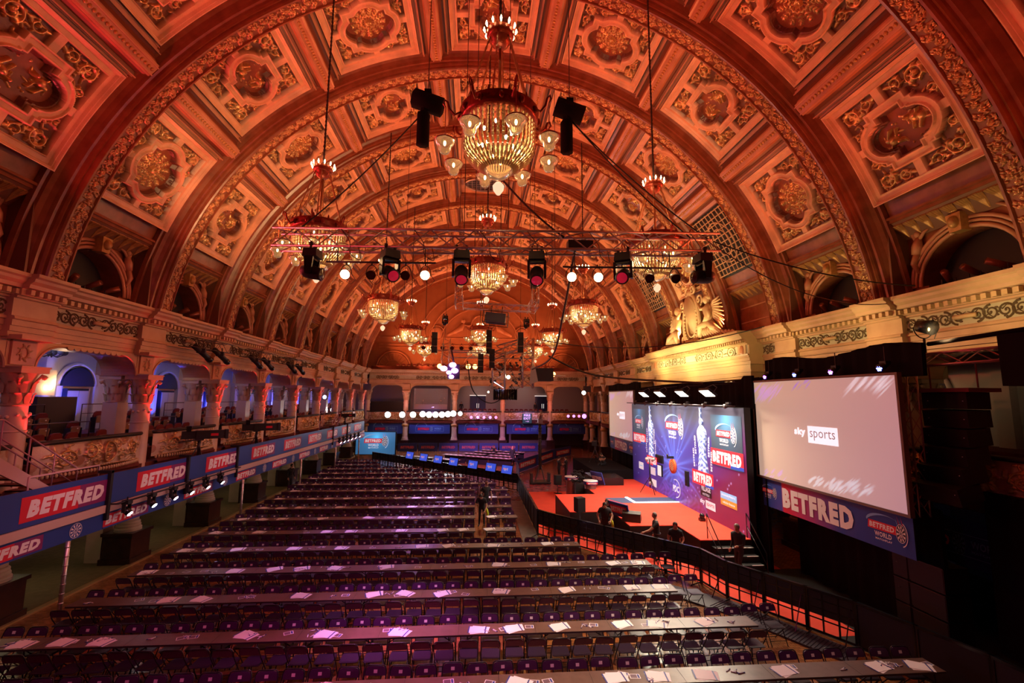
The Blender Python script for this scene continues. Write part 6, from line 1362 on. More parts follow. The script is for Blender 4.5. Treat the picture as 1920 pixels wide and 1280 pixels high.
# ---- chandeliers
GLASS = mat('cut_glass_drops', (1, .88, .55), .10, spec=1); nt = GLASS.node_tree; b = nt.nodes['Principled BSDF']; b.inputs['Transmission Weight'].default_value = .2; b.inputs['IOR'].default_value = 1.5; b.inputs['Subsurface Weight'].default_value = .3; b.inputs['Subsurface Radius'].default_value = (.2, .2, .1)
GLOBEM = mat('frosted_shade_glass', (.80, .58, .32), .15, emit=(1, .66, .30), es=.10); b = GLOBEM.node_tree.nodes['Principled BSDF']; b.inputs['Transmission Weight'].default_value = .75; b.inputs['IOR'].default_value = 1.2
BULB = mat('candle_bulb_glow', (1, .85, .55), .4, emit=(1, .72, .34), es=18)
CHM = mat('red_bronze_band', (.30, .045, .022), .3, .35, bump=.3, bscale=30); CHG = mat('brass_chain', (.42, .20, .09), .35, .6)
def chandelier():
    r = thing('chandelier', 'x', 'chandelier')            # origin: underside of the crystal basket
    m = MB(); m.lathe([(.74, 1.0), (.80, 1.02), (.83, 1.1), (.80, 1.2), (.84, 1.27), (.76, 1.31), (.70, 1.27), (.72, 1.02), (.74, 1.0)], (0, 0, 0), 36)
    for k in range(12):
        a = 2*PI*k/12; m.ball((.83*math.cos(a), .83*math.sin(a), 1.15), .06, 6, (1, 1, 1.4)); m.tube([(.78*math.cos(a+.2), .78*math.sin(a+.2), 1.3), (.78*math.cos(a+.2), .78*math.sin(a+.2), 1.4)], [.04, .01], 5)
    band = m.obj('bronze_band', CHM, r)
    m = MB()
    N = 42
    for k in range(N):                                     # strings of cut drops
        a = 2*PI*k/N; c, s_ = math.cos(a), math.sin(a); nn = 11
        for j in range(nn):
            t = j/nn; t2 = (j+.95)/nn
            def pr(t): return (.74*(1-.03*t) if t < .5 else .73*math.cos((t-.5)/.5*PI/2*.74)), 1.0-1.0*t**1.0
            r1, z1 = pr(t); r2, z2 = pr(t2); 
            m.tube([(r1*c, r1*s_, z1), ((r1+r2)/2*c*1.015, (r1+r2)/2*s_*1.015, (z1+z2)/2), (r2*c, r2*s_, z2)], [.026*(1-.3*t), .040*(1-.3*t), .026*(1-.3*t)], 4)
    m.obj('crystal_basket', GLASS, r)
    m = MB(); m.lathe([(.30, .06), (.29, -.02), (.2, -.12), (.06, -.17), (.001, -.175)], (0, 0, 0), 20); bowl = m.obj('glass_bowl', GLOBEM, r)
    m = MB(); m.lathe([(.02, -.24), (.06, -.26), (.12, -.33), (.11, -.42), (.04, -.52), (.001, -.53)], (0, 0, 0), 14); m.obj('pendant_bulb', mat('pendant_bulb_glass', (1, .9, .7), .3, emit=(1, .78, .48), es=.9), bowl)
    for k in range(8):
        a = 2*PI*(k+.3)/8; c, s_ = math.cos(a), math.sin(a)
        m = MB(); P = [(.82, 1.15), (.95, 1.05), (1.06, 1.15), (1.10, 1.3), (1.16, 1.34), (1.19, 1.25), (1.14, 1.18)]; m.tube([(p*c, p*s_, z) for p, z in P], [.03, .035, .03, .025, .02, .02, .015], 5); m.tube([(1.14*c, 1.14*s_, 1.18), (1.14*c, 1.14*s_, .52)], .008, 4); arm = m.obj('scroll_arm', CHM, r)
        m = MB(); m.lathe([(.03, .52), (.205, .46), (.205, .44), (.175, .37), (.125, .335), (.122, .25), (.085, .19), (.001, .17)], (1.14*c, 1.14*s_, 0), 14); sh = m.obj('glass_shade', GLOBEM, arm); m = MB(); m.tube([(1.14*c+.205*math.cos(q), 1.14*s_+.205*math.sin(q), .455) for q in np.linspace(0, 2*PI, 17)[:-1]], .014, 5, closed=True); m.obj('shade_rim', CHM, arm); m = MB(); m.ball((1.14*c, 1.14*s_, .40), .035, 6, (1, 1, 1.5)); m.obj('shade_bulb', BULB, arm)
    m = MB(); m.tube([(0, 0, 1.25), (0, 0, 3.0)], .035, 8); m.lathe([(.035, 1.5), (.09, 1.56), (.035, 1.65)], (0, 0, 0), 10)
    m.tube([(0, 0, 3.2), (0, 0, 3.3)], .03, 6)
    for k in range(6):
        a = 2*PI*k/6+.3; P = [(.74*math.cos(a)*(1-t)+.22*math.cos(a)*t, .74*math.sin(a)*(1-t)+.22*math.sin(a)*t, 1.3+1.75*t) for t in np.linspace(0, 1, 22)]
        m.tube(P, [.014+.012*(i % 2) for i in range(22)], 4)
    m.obj('hanging_chain', CHG, r)
    m = MB(); m.lathe([(.12, 2.98), (.26, 3.02), (.30, 3.10), (.28, 3.16), (.30, 3.19), (.1, 3.2)], (0, 0, 0), 20); m.lathe([(.001, 2.82), (.12, 2.84), (.2, 2.92), (.24, 3.02)], (0, 0, 0), 16); m.obj('upper_crown', CHM, r)
    m = MB()
    for k in range(12):
        a = 2*PI*k/12; m.tube([(.33*math.cos(a), .33*math.sin(a), 3.17), (.35*math.cos(a), .35*math.sin(a), 3.23), (.35*math.cos(a), .35*math.sin(a), 3.30)], [.012, .026, .006], 6)
    for k in range(16):
        a = 2*PI*k/16+.2; q = .42 if k % 2 else .58; m.ball((q*math.cos(a), q*math.sin(a), .42+.22*(k % 3)), .032, 6, (1, 1, 1.6))
    m.obj('candle_bulb', BULB, r)
    note_kids(r); return r
ch = chandelier(); first = True
CH = [(-.05, 8.95, 10.95, 'largest crystal chandelier, high up in the middle above the nearest rows'), (-.05, 18.9, 10.75, 'crystal chandelier behind the moving heads at the middle of the long truss'), (-.1, 34.6, 10.35, 'crystal chandelier on the centre line above the hanging gantry'), (-.1, 44.2, 10.2, 'smallest crystal chandelier on the centre line, nearest the end wall'),
      (-5.35, 13.9, 10.2, 'large crystal chandelier behind the gallery end of the long truss'), (-5.35, 23.9, 10.2, 'crystal chandelier on the gallery side, second from the long truss'), (-5.35, 33.9, 10.2, 'crystal chandelier on the gallery side, third from the long truss'), (-5.35, 43.6, 10.2, 'small far crystal chandelier on the gallery side'),
      (5.35, 13.9, 10.2, 'large crystal chandelier behind the stage end of the long truss'), (5.35, 23.9, 10.2, 'crystal chandelier on the stage side, second from the long truss'), (5.35, 34.0, 10.2, 'crystal chandelier on the stage side, third from the long truss'), (5.35, 43.8, 10.2, 'small far crystal chandelier on the stage side')]
for k, (x, y, z, lb) in enumerate(CH):
    if first: ch.location = (x, y, z); ch['label'] = lb; ch['group'] = 'crystal chandeliers'; first = False
    else: dup(ch, (x, y, z), k*.37, lb, 'crystal chandeliers')
    top = ZC+math.sqrt(13.9**2-x*x); m = MB(); m.tube([(x, y, z+3.25), (x, y, top)], .028, 5)
    for j in range(int((top-z-3.3)/.14)): m.ball((x, y, z+3.35+.14*j), .04, 4, (1, .5, 1.5))
    tag(m.obj('chandelier_rod', mat('dark_chain', (.03, .02, .02), .5) if 'dark_chain' not in MATS else MATS['dark_chain']), 'dark chain carrying the '+lb.replace('large ', '').replace('crystal ', '')[:70], 'chain', 'chandelier chains')
    point('chandelier_light', (x, y, z+.62), 75, (1, .60, .30), .3); point('crown_light', (x, y, z+3.45), 9, (1, .58, .28), .08)
# ---- hanging square truss, projector box, gantry with lamps and speakers
r = thing('square_truss', 'small aluminium truss frame hanging high beyond the long truss', 'truss'); m = MB()
truss(m, (-1.2, 25, 11.35), (2.6, 25, 11.25), .34, .024, .013, .42); truss(m, (-1.45, 24.2, 11.6), (-1.45, 26.4, 11.6), .42, .024, .013, .42); truss(m, (2.75, 24.2, 11.45), (2.75, 26.4, 11.45), .42, .024, .013, .42); truss(m, (-1.45, 24.3, 11.5), (-1.45, 24.3, 12.6), .36, .022, .012, .4); truss(m, (2.75, 24.3, 11.4), (2.75, 24.3, 12.6), .36, .022, .012, .4); m.obj('truss_frame', STEEL, r)
m = MB(); m.b2(-1.6, -1.3, 24.1, 24.5, 12.3, 12.8); m.b2(2.5, 2.8, 24.1, 24.5, 12.3, 12.8); m.obj('motor', BLACK, r)
r = thing('projector', 'dark boxy projector in a cage hanging from the square truss', 'projector', (.62, 25, 10.62), rot=(0, R(6), R(-6))); m = MB(); m.b2(-.55, .55, -.5, .5, -.22, .28); m.obj('projector_body', mat('navy_grey_metal', (.04, .035, .07), .35, .4), r)
m = MB()
for sy in (-.6, .6):
    for z in (-.3, .32): m.tube([(-.68, sy, z), (.68, sy, z)], .022, 5)
for sx in (-.68, .68):
    for z in (-.3, .32): m.tube([(sx, -.6, z), (sx, .6, z)], .022, 5)
    for sy in (-.6, .6): m.tube([(sx, sy, -.3), (sx, sy, .32)], .022, 5)
m.tube([(-.3, 0, .3), (-.3, 0, .75)], .03, 5); m.tube([(.3, 0, .3), (.3, 0, .75)], .03, 5); m.obj('cage', DSTEEL, r)
r = thing('gantry', 'cluttered hanging truss gantry full of gear at the middle of the hall', 'truss'); m = MB()
truss(m, (1.0, 28.8, 6.8), (1.0, 28.8, 9.2), .8, .045, .022, .5); truss(m, (1.0, 28.8, 9.3), (2.9, 29.2, 9.9), .6, .04, .02, .5); truss(m, (2.9, 29.2, 6.9), (2.9, 29.2, 10.1), .7, .05, .026, .55); truss(m, (.6, 29.2, 8.9), (2.9, 29.2, 9.9), .45, .028, .014, .5); truss(m, (-2.2, 29.5, 9.0), (3.2, 29.5, 9.0), .35, .022, .012, .45)
truss(m, (-2.4, 30.5, 10.0), (-2.4, 28.6, 8.4), .45, .028, .014, .45); truss(m, (-2.0, 30, 8.2), (0, 30, 8.2), .3, .02, .011, .4); m.tube([(-3.6, 30, 9.35), (.0, 30, 9.35)], .04, 6); m.tube([(3.3, 29.2, 7.75), (5.4, 29.2, 7.72)], .05, 6); m.obj('truss_frame', STEEL, r)
m = MB(); rg = random.Random(5)
for k in range(46):
    x, y, z = rg.uniform(.5, 2.5), rg.uniform(28.6, 29.4), rg.uniform(6.7, 8.9); m.box((x, y, z), (rg.uniform(.05, .16), .12, rg.uniform(.05, .16)), (rg.random(), rg.random(), rg.random()))
    if k % 3 == 0: m.tube([(x, y-.2, z), (x+.2, y-.3, z-.3), (x-.1, y-.25, z-.45)], .02, 4)
m.obj('packed_gear', DSTEEL, r)
m = MB(); m.lathe([(.72, 0), (.72, .62), (.6, .64), (.6, 0)], (1.45, 29.0, 6.15), 26)
for k in range(26): a = 2*PI*k/26; m.b2(1.45+.74*math.cos(a)-.02, 1.45+.74*math.cos(a)+.02, 29.0+.74*math.sin(a)-.04, 29.0+.74*math.sin(a)+.04, 6.12, 6.80)
m.obj('round_skirt', BLACKG, r)
m = MB(); m.ball((1.6, 28.4, 7.55), .12, 8); m.ball((.35, 28.1, 6.6), .06, 6); m.obj('work_lamp', mat('work_lamp_glow', (1, .9, .6), .4, emit=(1, .85, .5), es=14), r)
def speaker_col(x, y, z, h, lb, tilt=0):
    r = thing('hanging_speaker', lb, 'loudspeaker', (x, y, z), group='slim hanging loudspeakers', rot=(tilt, 0, 0)); m = MB(); n = max(2, int(h/.35))
    for k in range(n): m.box((0, .02*k, -h*(k+.5)/n), (.34, .36, h/n*.94), (R(3*k), 0, 0))
    m.obj('speaker_cabinet', BLACK, r); m = MB(); m.tube([(0, 0, 0), (0, 0, .5)], .015, 4); m.obj('rigging', DSTEEL, r)
for k, (x, z, h) in enumerate(((-3.05, 10.3, 1.3), (.35, 10.5, 1.5), (2.35, 10.4, 1.3), (.55, 9.3, 1.2), (-.15, 9.0, 1.2))): speaker_col(x, 28.4, z, h, f'slim black hanging loudspeaker around the central gantry, {nth(k)} of five')
for k, (x, z) in enumerate(((-2.45, 10.85), (2.75, 10.75))): moving_head((x, 28.6, z+.55), .4, -2.0, 'black moving head standing up on the gantry, '+('gallery' if k == 0 else 'stage')+' side', .8, 'moving heads on the gantry', False)
for k in range(6): par((-3.9+.62*k, 30, 9.75), 0, R(-100), 0, f'unlit can lamp on the thin bar at the gantry, {nth(k)} counting towards the stage', 'can lamps at the gantry')
PLG = mat('violet_lamp_glow', (1, .6, 1), .4, emit=(.95, .42, 1), es=9)
rg = thing('lamp_cluster', 'cluster of five blazing violet lamps slung below the gantry', 'light', (-2.0, 28.4, 8.0)); m = MB(); m.b2(-.2, .55, -.1, .4, -.6, .3); m.tube([(.2, .1, .3), (.0, .3, 1.2)], .06, 6); m.obj('lamp_housing', mat('purple_black_metal', (.03, .015, .05), .4), rg)
for k, (dx, dz) in enumerate(((-.42, .02), (.12, .25), (.25, -.1), (-.10, -.22), (.05, -.48))):
    m = MB(); m.ball((dx, -.2, dz), .19 if k < 3 else .14, 12, (1.15, .5, .85)); m.obj('glowing_lens', PLG, rg)
m = MB(); m.b2(3.3, 4.5, 28.6, 29.6, 7.35, 8.15); tag(m.obj('hanging_box', BLACK), 'black equipment box with tiny lights beside the gantry', 'box')
m = MB(); m.prism([(0, 0), (.55, .2), (.35, 1.2), (.1, 1.1)], 0, .05, T(2.95, 28.6, 7.1) @ RX(PI/2)); tag(m.obj('reflector', mat('silver_sheet', (.6, .62, .6), .3, .5)), 'pale reflector sheet hanging by the gantry', 'reflector')
# orange glowing lamps near the end wall, white balls and violet lamps on the rear gallery
OG = mat('amber_lamp_glow', (1, .6, .2), .4, emit=(1, .45, .12), es=7); WG = mat('white_lamp_glow', (1, 1, 1), .4, emit=(.92, .96, 1), es=26)
def glow(name, lb, loc, rad, ma, gp_):
    r = thing(name, lb, 'light', loc, group=gp_); m = MB(); m.tube([(0, .0, 0), (0, .25, 0)], [rad*1.15, rad*.7], 10); m.tube([(0, .2, 0), (0, 1.0 if loc[2] < 8.5 else (1.94 if loc[2] > 9.5 else 1.66), -.05 if loc[2] < 5 else .02)], .03, 5)
    m.obj('lamp_can', BLACK, r); m = MB(); m.ball((0, -.02, 0), rad, 12, (1, .6, 1)); m.obj('lamp_face', ma, r)
for k, x in enumerate((-4.75, -1.35, -.55, 8.15, 8.95)): glow('amber_lamp', f'glowing amber lamp high at the far end, {nth(k)} counting towards the stage', (x, 54.5, 9.95 if k < 3 else 9.15), .30, OG, 'amber lamps at the far end')
for k, (x, z) in enumerate(zip((-10.82, -9.12, -7.85, -6.71, -5.95, -5.18, -4.41, -3.71, -3.07, -2.23), (4.16, 4.17, 4.18, 4.25, 4.19, 4.19, 4.20, 4.26, 4.33, 4.34))): glow('white_lamp', f'blinding white lamp on the rear gallery front, {nth(k)} in the line', (x, 55.7, z), .34 if k not in (9,) else .25, WG, 'white lamps on the rear gallery')
VG = mat('violet_small_glow', (.8, .4, 1), .4, emit=(.62, .22, 1), es=3); PG = mat('pink_small_glow', (1, .4, .7), .4, emit=(1, .18, .45), es=2.5)
for k, (x, c) in enumerate(((-.9, PG), (-.1, VG), (.65, PG), (1.4, VG), (2.1, PG), (11.0, VG), (11.7, VG), (12.35, PG), (13.0, VG))): glow('violet_lamp', f'small violet or pink lamp on the rear gallery, {nth(k)} counting towards the stage', (x, 55.7, 3.9 if k < 5 else 4.1), .17 if k != 8 else .28, c, 'violet lamps on the rear gallery')
glow('white_lamp', 'white lamp beside the small far screen', (11.6, 50.0, 6.9), .22, WG, 'white lamps by the far screen'); glow('white_lamp', 'white lamp glowing at the far end of the gallery near the stairs', (-14.0, 45.0, 5.0), .22, WG, 'gallery end lamps'); glow('blue_lamp', 'blue-white lamp inside the last gallery arch', (-14.2, 43.0, 6.2), .16, mat('blue_lamp_glow', (.3, .4, 1), .4, emit=(.25, .35, 1), es=30), 'gallery end lamps')
# ---- profile spots clamped along the left cornice on short trusses
for b_ in (2, 3, 4):
    yc = PY(b_)-BAY/2; m = MB(); truss(m, (-12.85, yc-1.5, 8.55), (-12.85, yc+2.0, 8.55), .42, .02, .012, .5); tag(m.obj('bracket_truss', DSTEEL), f'dark short truss clamped to the cornice over the {nth(b_)} gallery arch', 'truss', 'short trusses on the cornice')
    for k in (0, 1):
        r = thing('profile_spotlight', f'long black profile spotlight on the cornice over the {nth(b_)} gallery arch, the {"nearer" if k == 0 else "farther"} one', 'spotlight', (-12.7, yc-.3+1.5*k, 8.1), group='profile spotlights', rot=(0, 0, R(20)))
        m = MB(); m.tube([(-.25, -.55, .28), (.0, 0, .0), (.12, .28, -.15)], [.13, .125, .12], 10); m.b2(-.22, .1, -.35, .0, .02, .22); m.obj('lamp_tube', BLACK, r); m = MB(); m.tube([(.0, -.1, .1), (0, -.1, .42)], .03, 6); m.obj('clamp', DSTEEL, r)
        m = MB(); m.tube([(.12, .28, -.15), (.20, .45, -.24)], [.14, .14], 8); m.obj('shutter_hood', BLACKG, r)
# follow-spots and can lamps standing in the lunettes
def follow(loc, rz, lb):
    r = thing('lunette_spotlight', lb, 'spotlight', loc, rz, 'spotlights in the lunettes'); m = MB(); m.tube([(-.35, 0, .30), (0, 0, .42), (.38, 0, .58)], [.07, .09, .10], 10); m.obj('lamp_tube', mat('bronze_lamp_metal', (.20, .07, .035), .35, .5) if 'bronze_lamp_metal' not in MATS else MATS['bronze_lamp_metal'], r)
    m = MB()
    for sg in (-1, 1): m.tube([(0, sg*.16, .0), (0, sg*.16, .42)], .018, 5)
    m.tube([(-.15, -.2, 0), (.15, .2, 0)], .02, 5); m.obj('lamp_stand', BLACK, r); note_kids(r); return r
fp = None
for s in (-1, 1):
    for b_ in range(0, 8):
        if s == 1 and b_ in (2, 3, 4): continue
        yc = RY(b_-1)+1.95
        for k in range(3):
            loc = (s*14.2, yc-.9+.75*k, 9.63); lb = f'bronze spotlight standing in the {nth(b_)} lunette on the {"gallery" if s < 0 else "stage"} side, {nth(k)} of three'
            if fp is None: fp = follow(loc, 0, lb)
            else: dup(fp, loc, (0 if s < 0 else PI)+.5*(k-1), lb, 'spotlights in the lunettes')
# ---- right side: short truss, line array, subwoofers
r = thing('side_truss', 'short pink-lit truss reaching out over the loudspeaker stack', 'truss'); m = MB(); truss(m, (11.4, 11.9, 7.32), (11.6, 9.2, 7.35), .30, .026, .014, .42); truss(m, (11.5, 11.7, 3.2), (11.5, 11.7, 7.2), .30, .022, .012, .45); m.obj('truss_frame', mat('pink_lit_aluminium', (.50, .30, .32), .35, .7), r)  # plain aluminium truss, pink light put into its colour
m = MB(); m.b2(11.3, 12.6, 8.0, 9.25, 6.6, 7.75); m.tube([(11.5, 11.0, 7.75), (11.6, 8.6, 7.85)], .06, 6); m.obj('black_case', DRAPE, r)
r = thing('par_can', 'large round black lamp above the short side truss', 'light', (11.4, 11.0, 8.35)); m = MB(); m.tube([(0, .1, -.1), (0, -.25, -.2)], [.16, .2], 12); m.obj('lamp_can', BLACKG, r); m = MB(); m.tube([(.28*math.cos(a), 0, -.15+.3*math.sin(a)) for a in np.linspace(PI, 2*PI, 13)], .015, 5); m.tube([(0, 0, -.45), (0, 0, -.85)], .03, 6); m.tube([(.3, 0, .1), (.42, 0, -.2), (.3, 0, -.45)], .012, 5); m.obj('lamp_yoke', BLACK, r)
r = thing('line_array', 'curved stack of black loudspeakers hanging beside the large screen', 'loudspeaker', (12.2, 11.1, 6.55))
m = MB(); m.b2(-.45, .45, -.75, .75, -.06, .04); m.tube([(0, -.6, .05), (0, -.6, .7)], .02, 5); m.tube([(0, .6, .05), (0, .6, .7)], .02, 5); m.obj('rigging_frame', mat('maroon_steel', (.18, .03, .04), .5), r)
for k in range(6):
    m = MB(); m.box((-.0-.02*k*k, 0, -.28-.46*k), (.66, 1.15, .43), (0, R(-3*k), 0)); o = m.obj('array_cabinet', BLACK, r); m = MB(); m.b2(-.345-.02*k*k, -.335-.02*k*k, -.5, -.48, -.30-.46*k, -.28-.46*k); m.b2(-.34-.02*k*k, -.33-.02*k*k, .40, .42, -.30-.46*k, -.28-.46*k); m.obj('status_light', STICK, o)
for k in range(3):
    r = thing('subwoofer', f'wide black subwoofer beneath the large screen, {("bottom", "middle", "top")[k]} of three stacked', 'loudspeaker', (11.9, 12.0, .05+.66*k), group='stacked subwoofers'); m = MB(); m.b2(-.35, .35, -.72, .72, 0, .62); m.obj('cabinet', BLACK, r)
    m = MB(); m.b2(-.36, -.35, -.7, .7, .03, .59); m.obj('grille', mat('speaker_grille', (.010, .009, .012), .6) if 'speaker_grille' not in MATS else MATS['speaker_grille'], r)
    m = MB(); m.b2(-.37, -.36, -.72, .72, .60, .62); m.b2(-.37, -.36, .55, .60, .35, .38); m.obj('edge_trim', DSTEEL, r)
m = MB(); m.b2(-.02, .02, -.55, .55, .0, 1.0); o = m.obj('side_screen', mat('cool_blue_screen', (.1, .2, .6), .5, emit=(.15, .25, .8), es=.9)); o.location = (13.9, 9.3, 1.0); tag(o, 'strip of a blue screen under the near right gallery', 'screen')
# ---- stage furniture
def plinth(x, y, z, lb, r_=.35, h=1.05, top=True):
    r = thing('round_plinth', lb, 'plinth', (x, y, z), group='sponsor plinths'); m = MB(); m.lathe([(r_*.8, 0), (r_*.8, h-.18)], (0, 0, 0), 22); m.obj('base', mat('brushed_grey_tube', (.25, .16, .14), .3, .4) if 'brushed_grey_tube' not in MATS else MATS['brushed_grey_tube'], r)
    m = MB(); m.lathe([(r_, h-.20), (r_*1.02, h-.02)], (0, 0, 0), 26); m.m = 1; m.lathe([(r_*1.02, h-.02), (r_*1.0, h), (.001, h)], (0, 0, 0), 26); m.m = 2; m.b2(-r_*.75, r_*.75, -r_*1.02, -r_*.6, h-.16, h-.06); text(m, 'BETFRED', T(0, -r_*1.03, h-.11) @ RX(PI/2), .075, r_*1.2, .066, 0, 1); m.obj('drum_top', [BLUE_I, WHITE_I, RED_I], r)
plinth(5.75, 29.2, 0, 'tall round sponsor plinth beside the two people in dark suits', .45, 1.35); plinth(6.35, 26.8, 1.06, 'low round sponsor plinth on the far stage carpet', .42, .45)
r = thing('sponsor_sign', 'slanted blue and red sign at the far edge of the stage', 'sign', (6.9, 27.3, 1.07), R(-60)); m = MB(); m.box((0, 0, .5), (.95, .05, .75), (R(20), 0, 0)); m.obj('board', BLUE_I, r); m = MB(); text(m, 'BETFRED', T(0, -.04, .5) @ RX(R(110)), .22, .8, .066, 0, 0, .01); m.obj('lettering', WHITE_I, r)
r = thing('sponsor_sign', 'slanted blue and red sign behind the stage monitor speaker', 'sign', (5.95, 20.25, 1.07), R(-62)); m = MB(); m.box((0, 0, .34), (1.15, .05, .62), (R(14), 0, 0)); m.obj('board', BLUE_I, r); m = MB(); rect(m, T(0, -.035, .34) @ RX(R(104)), -.5, .5, -.16, .18, .006, 1); text(m, 'BETFRED', T(0, -.035, .34) @ RX(R(104)), .22, .9, .066, 0, 0, .012); m.obj('lettering', [WHITE_I, RED_I], r)
r = thing('stage_monitor', 'black wedge-shaped floor speaker on the stage edge', 'loudspeaker', (6.35, 19.75, 1.06), R(-25)); m = MB(); m.prism([(-.25, 0), (.30, 0), (.30, .12), (.02, .42), (-.25, .34)], -.38, .38, RZ(PI/2) @ RX(PI/2)); m.obj('cabinet', mat('worn_black', (.04, .035, .03), .5), r); m = MB(); m.prism([(-.32, -.17), (.32, -.17), (.32, .17), (-.32, .17)], 0, .01, T(0, .16, .27) @ RX(R(-43))); m.obj('grille', MATS['speaker_grille'], r)
def pa(x, y, z, h, lb):
    r = thing('loudspeaker', lb, 'loudspeaker', (x, y, z), .3); m = MB(); m.b2(-.2, .2, -.18, .18, h-.62, h); m.obj('cabinet', BLACK, r); m = MB(); m.b2(-.18, .18, -.19, -.18, h-.6, h-.02); m.obj('grille', MATS['speaker_grille'], r)
    m = MB(); m.tube([(0, 0, 0), (0, 0, h-.6)], .025, 6); m.b2(-.2, .2, -.2, .2, 0, .05) if h < 1.3 else [m.tube([(0, 0, .7), (.4*math.cos(a), .4*math.sin(a), 0)], .016, 5) for a in (.5, 2.6, 4.7)]; m.obj('stand', DSTEEL, r)
pa(4.35, 20.95, 0, 1.8, 'black loudspeaker on a stand against the near stage corner'); pa(5.1, 30.6, 0, 1.2, 'black loudspeaker on the red floor near the tall plinth')
m = MB(); m.ball((0, 0, .2), .12, 8); m.b2(-.12, .12, -.1, .1, 0, .12); o = m.obj('floor_lamp_head', BLACKG); o.location = (9.4, 19.6, 1.06); tag(o, 'small black lamp standing on the carpet at the foot of the backdrop', 'light')
r = thing('lamp_tripod', 'lamp heads on a spindly tripod standing on the far stage carpet', 'light', (9.35, 25.3, 1.06)); m = MB(); m.tube([(0, 0, .3), (0, 0, 1.85)], .035, 6)
for k in range(3): a = 2*PI*k/3+.6; m.tube([(0, 0, .9), (.55*math.cos(a), .55*math.sin(a), 0)], .02, 5)
m.obj('tripod', BLACKG, r); m = MB(); 
for dx in (-.15, .15): m.tube([(dx, 0, 1.75), (dx*1.4, -.16, 1.9)], [.06, .10], 9)
m.ball((0, 0, .55), .10, 8); m.obj('lamp_head', mat('pale_lamp_metal', (.55, .50, .45), .4, .5), r)
r = thing('camera_crane', 'tall camera crane with a counterweighted wheeled base on the red floor', 'crane', (4.45, 34.3, 0)); m = MB(); m.b2(-.75, .75, -.5, .5, .08, .16)
for a in (-.65, .65):
    for b_ in (-.42, .42): m.tube([(a-.06, b_, .09), (a+.06, b_, .09)], .09, 8)
    m.b2(a-.08, a+.08, -.3, .3, .1, .75)
for k in range(4): a = PI/4+PI/2*k; m.tube([(.5*math.cos(a), .35*math.sin(a), .15), (.1*math.cos(a), .1*math.sin(a), 1.2)], .03, 5)
m.obj('wheeled_base', DSTEEL, r); m = MB(); m.tube([(0, 0, 1.0), (0, .1, 4.3)], .11, 8); 
for k in range(12): m.ball((0, .02, 1.2+.26*k), .15, 6, (1, .7, .5))
m.obj('mast', mat('dark_mast', (.03, .02, .02), .5), r); m = MB(); m.box((0, 0, 4.55), (.35, .5, .35)); m.tube([(0, 0, 4.6), (.1, 0, 5.2)], .1, 6); m.tube([(-.3, 0, 4.4), (.35, 0, 4.3)], .05, 5); m.ball((.05, -.2, 5.0), .14, 8); m.obj('camera_head', mat('greyed_steel', (.25, .2, .18), .4, .5), r)
broadcast((8.4, 33.4, 1.62), R(160), 'broadcast camera on the black-draped platform behind the stage', .9)
r = thing('gear_cart', 'low cart heaped with coiled cables between the plinths', 'cart', (6.1, 28.3, 0)); m = MB(); m.b2(-.35, .35, -.35, .35, .2, 1.1); m.obj('cart_body', BLACK, r); m = MB(); rg2 = random.Random(8)
for k in range(10): c_ = (rg2.uniform(-.35, .35), rg2.uniform(-.3, .3), 1.15+.07*k); m.tube([(c_[0]+.3*math.cos(a), c_[1]+.25*math.sin(a), c_[2]+.05*math.sin(3*a)) for a in np.linspace(0, 2*PI, 13)[:-1]], .022, 5, closed=True)
m.obj('coiled_cable', FLEX, r)
# control cabin in the second rear bay, doors in the rear gallery, bar in the near gallery doorway
r = thing('glazed_cabin', 'dark framed control cabin with a big window in the rear gallery', 'cabin', (-5.95, 57.2, 0)); m = MB(); 
for (a, b_, c, d) in ((-2.45, 2.45, 7.35, 7.7), (-2.45, 2.45, 4.55, 4.8), (-2.45, -2.1, 4.8, 7.35), (2.1, 2.45, 4.8, 7.35)): m.b2(a, b_, -.1, .1, c, d)
m.b2(-2.1, 2.1, 1.9, 2.0, 4.6, 7.5); m.obj('cabin_frame', mat('navy_cabin', (.02, .015, .03), .5), r); m = MB(); m.b2(-2.1, 2.1, .0, .02, 4.8, 7.35); g_ = mat('cabin_glass', (.6, .6, .65), .05, alpha=.22); m.obj('window_glass', g_, r); m = MB(); m.b2(-2.0, 2.0, .3, .9, 4.8, 5.4); m.obj('desk', mat('desk_wood', (.35, .2, .14), .5), r)
for x, lb in ((-.1, 'middle'), (8.7, 'stage-side')):
    r = thing('double_door', f'dark double door with pale handles in the rear gallery wall, {lb} bay', 'door', (x, 61.5, 4.0)); m = MB(); m.b2(-1.05, -.01, 0, .06, 0, 2.5); m.b2(.01, 1.05, 0, .06, 0, 2.5); m.obj('door_leaf', NAVY_I, r); m = MB(); m.b2(-1.1, 1.1, -.02, .05, 2.52, 2.6); m.tube([(-.12, -.05, .9), (-.12, -.05, 1.5)], .03, 5); m.tube([(.12, -.05, .9), (.12, -.05, 1.5)], .03, 5); m.obj('lit_head_and_handles', mat('pale_lit_edge', (.8, .75, .7), .5, emit=(1, .9, .8), es=.8) if 'pale_lit_edge' not in MATS else MATS['pale_lit_edge'], r)  # door head and handles given emission to look lit
m = MB(); m.b2(-2.4, 2.4, 0, .4, 0, 1.7); o = m.obj('black_partition', BLACK); o.location = (-11.1, 57.6, 4.0); tag(o, 'black partition filling the first bay of the rear gallery', 'partition')
r = thing('bar_counter', 'dark bar counter with glowing bottles behind it seen through the near gallery arch', 'bar', (-16.95, 19.2, 4.7)); m = MB(); m.b2(-.2, .3, -.9, .8, 0, 1.45); m.obj('counter', mat('near_black_wood', (.02, .012, .012), .4), r); m = MB(); m.b2(-.36, -.34, -.6, .5, 1.5, 2.5); m.obj('back_panel', mat('warm_bar_panel', (.7, .6, .45), .6), r)
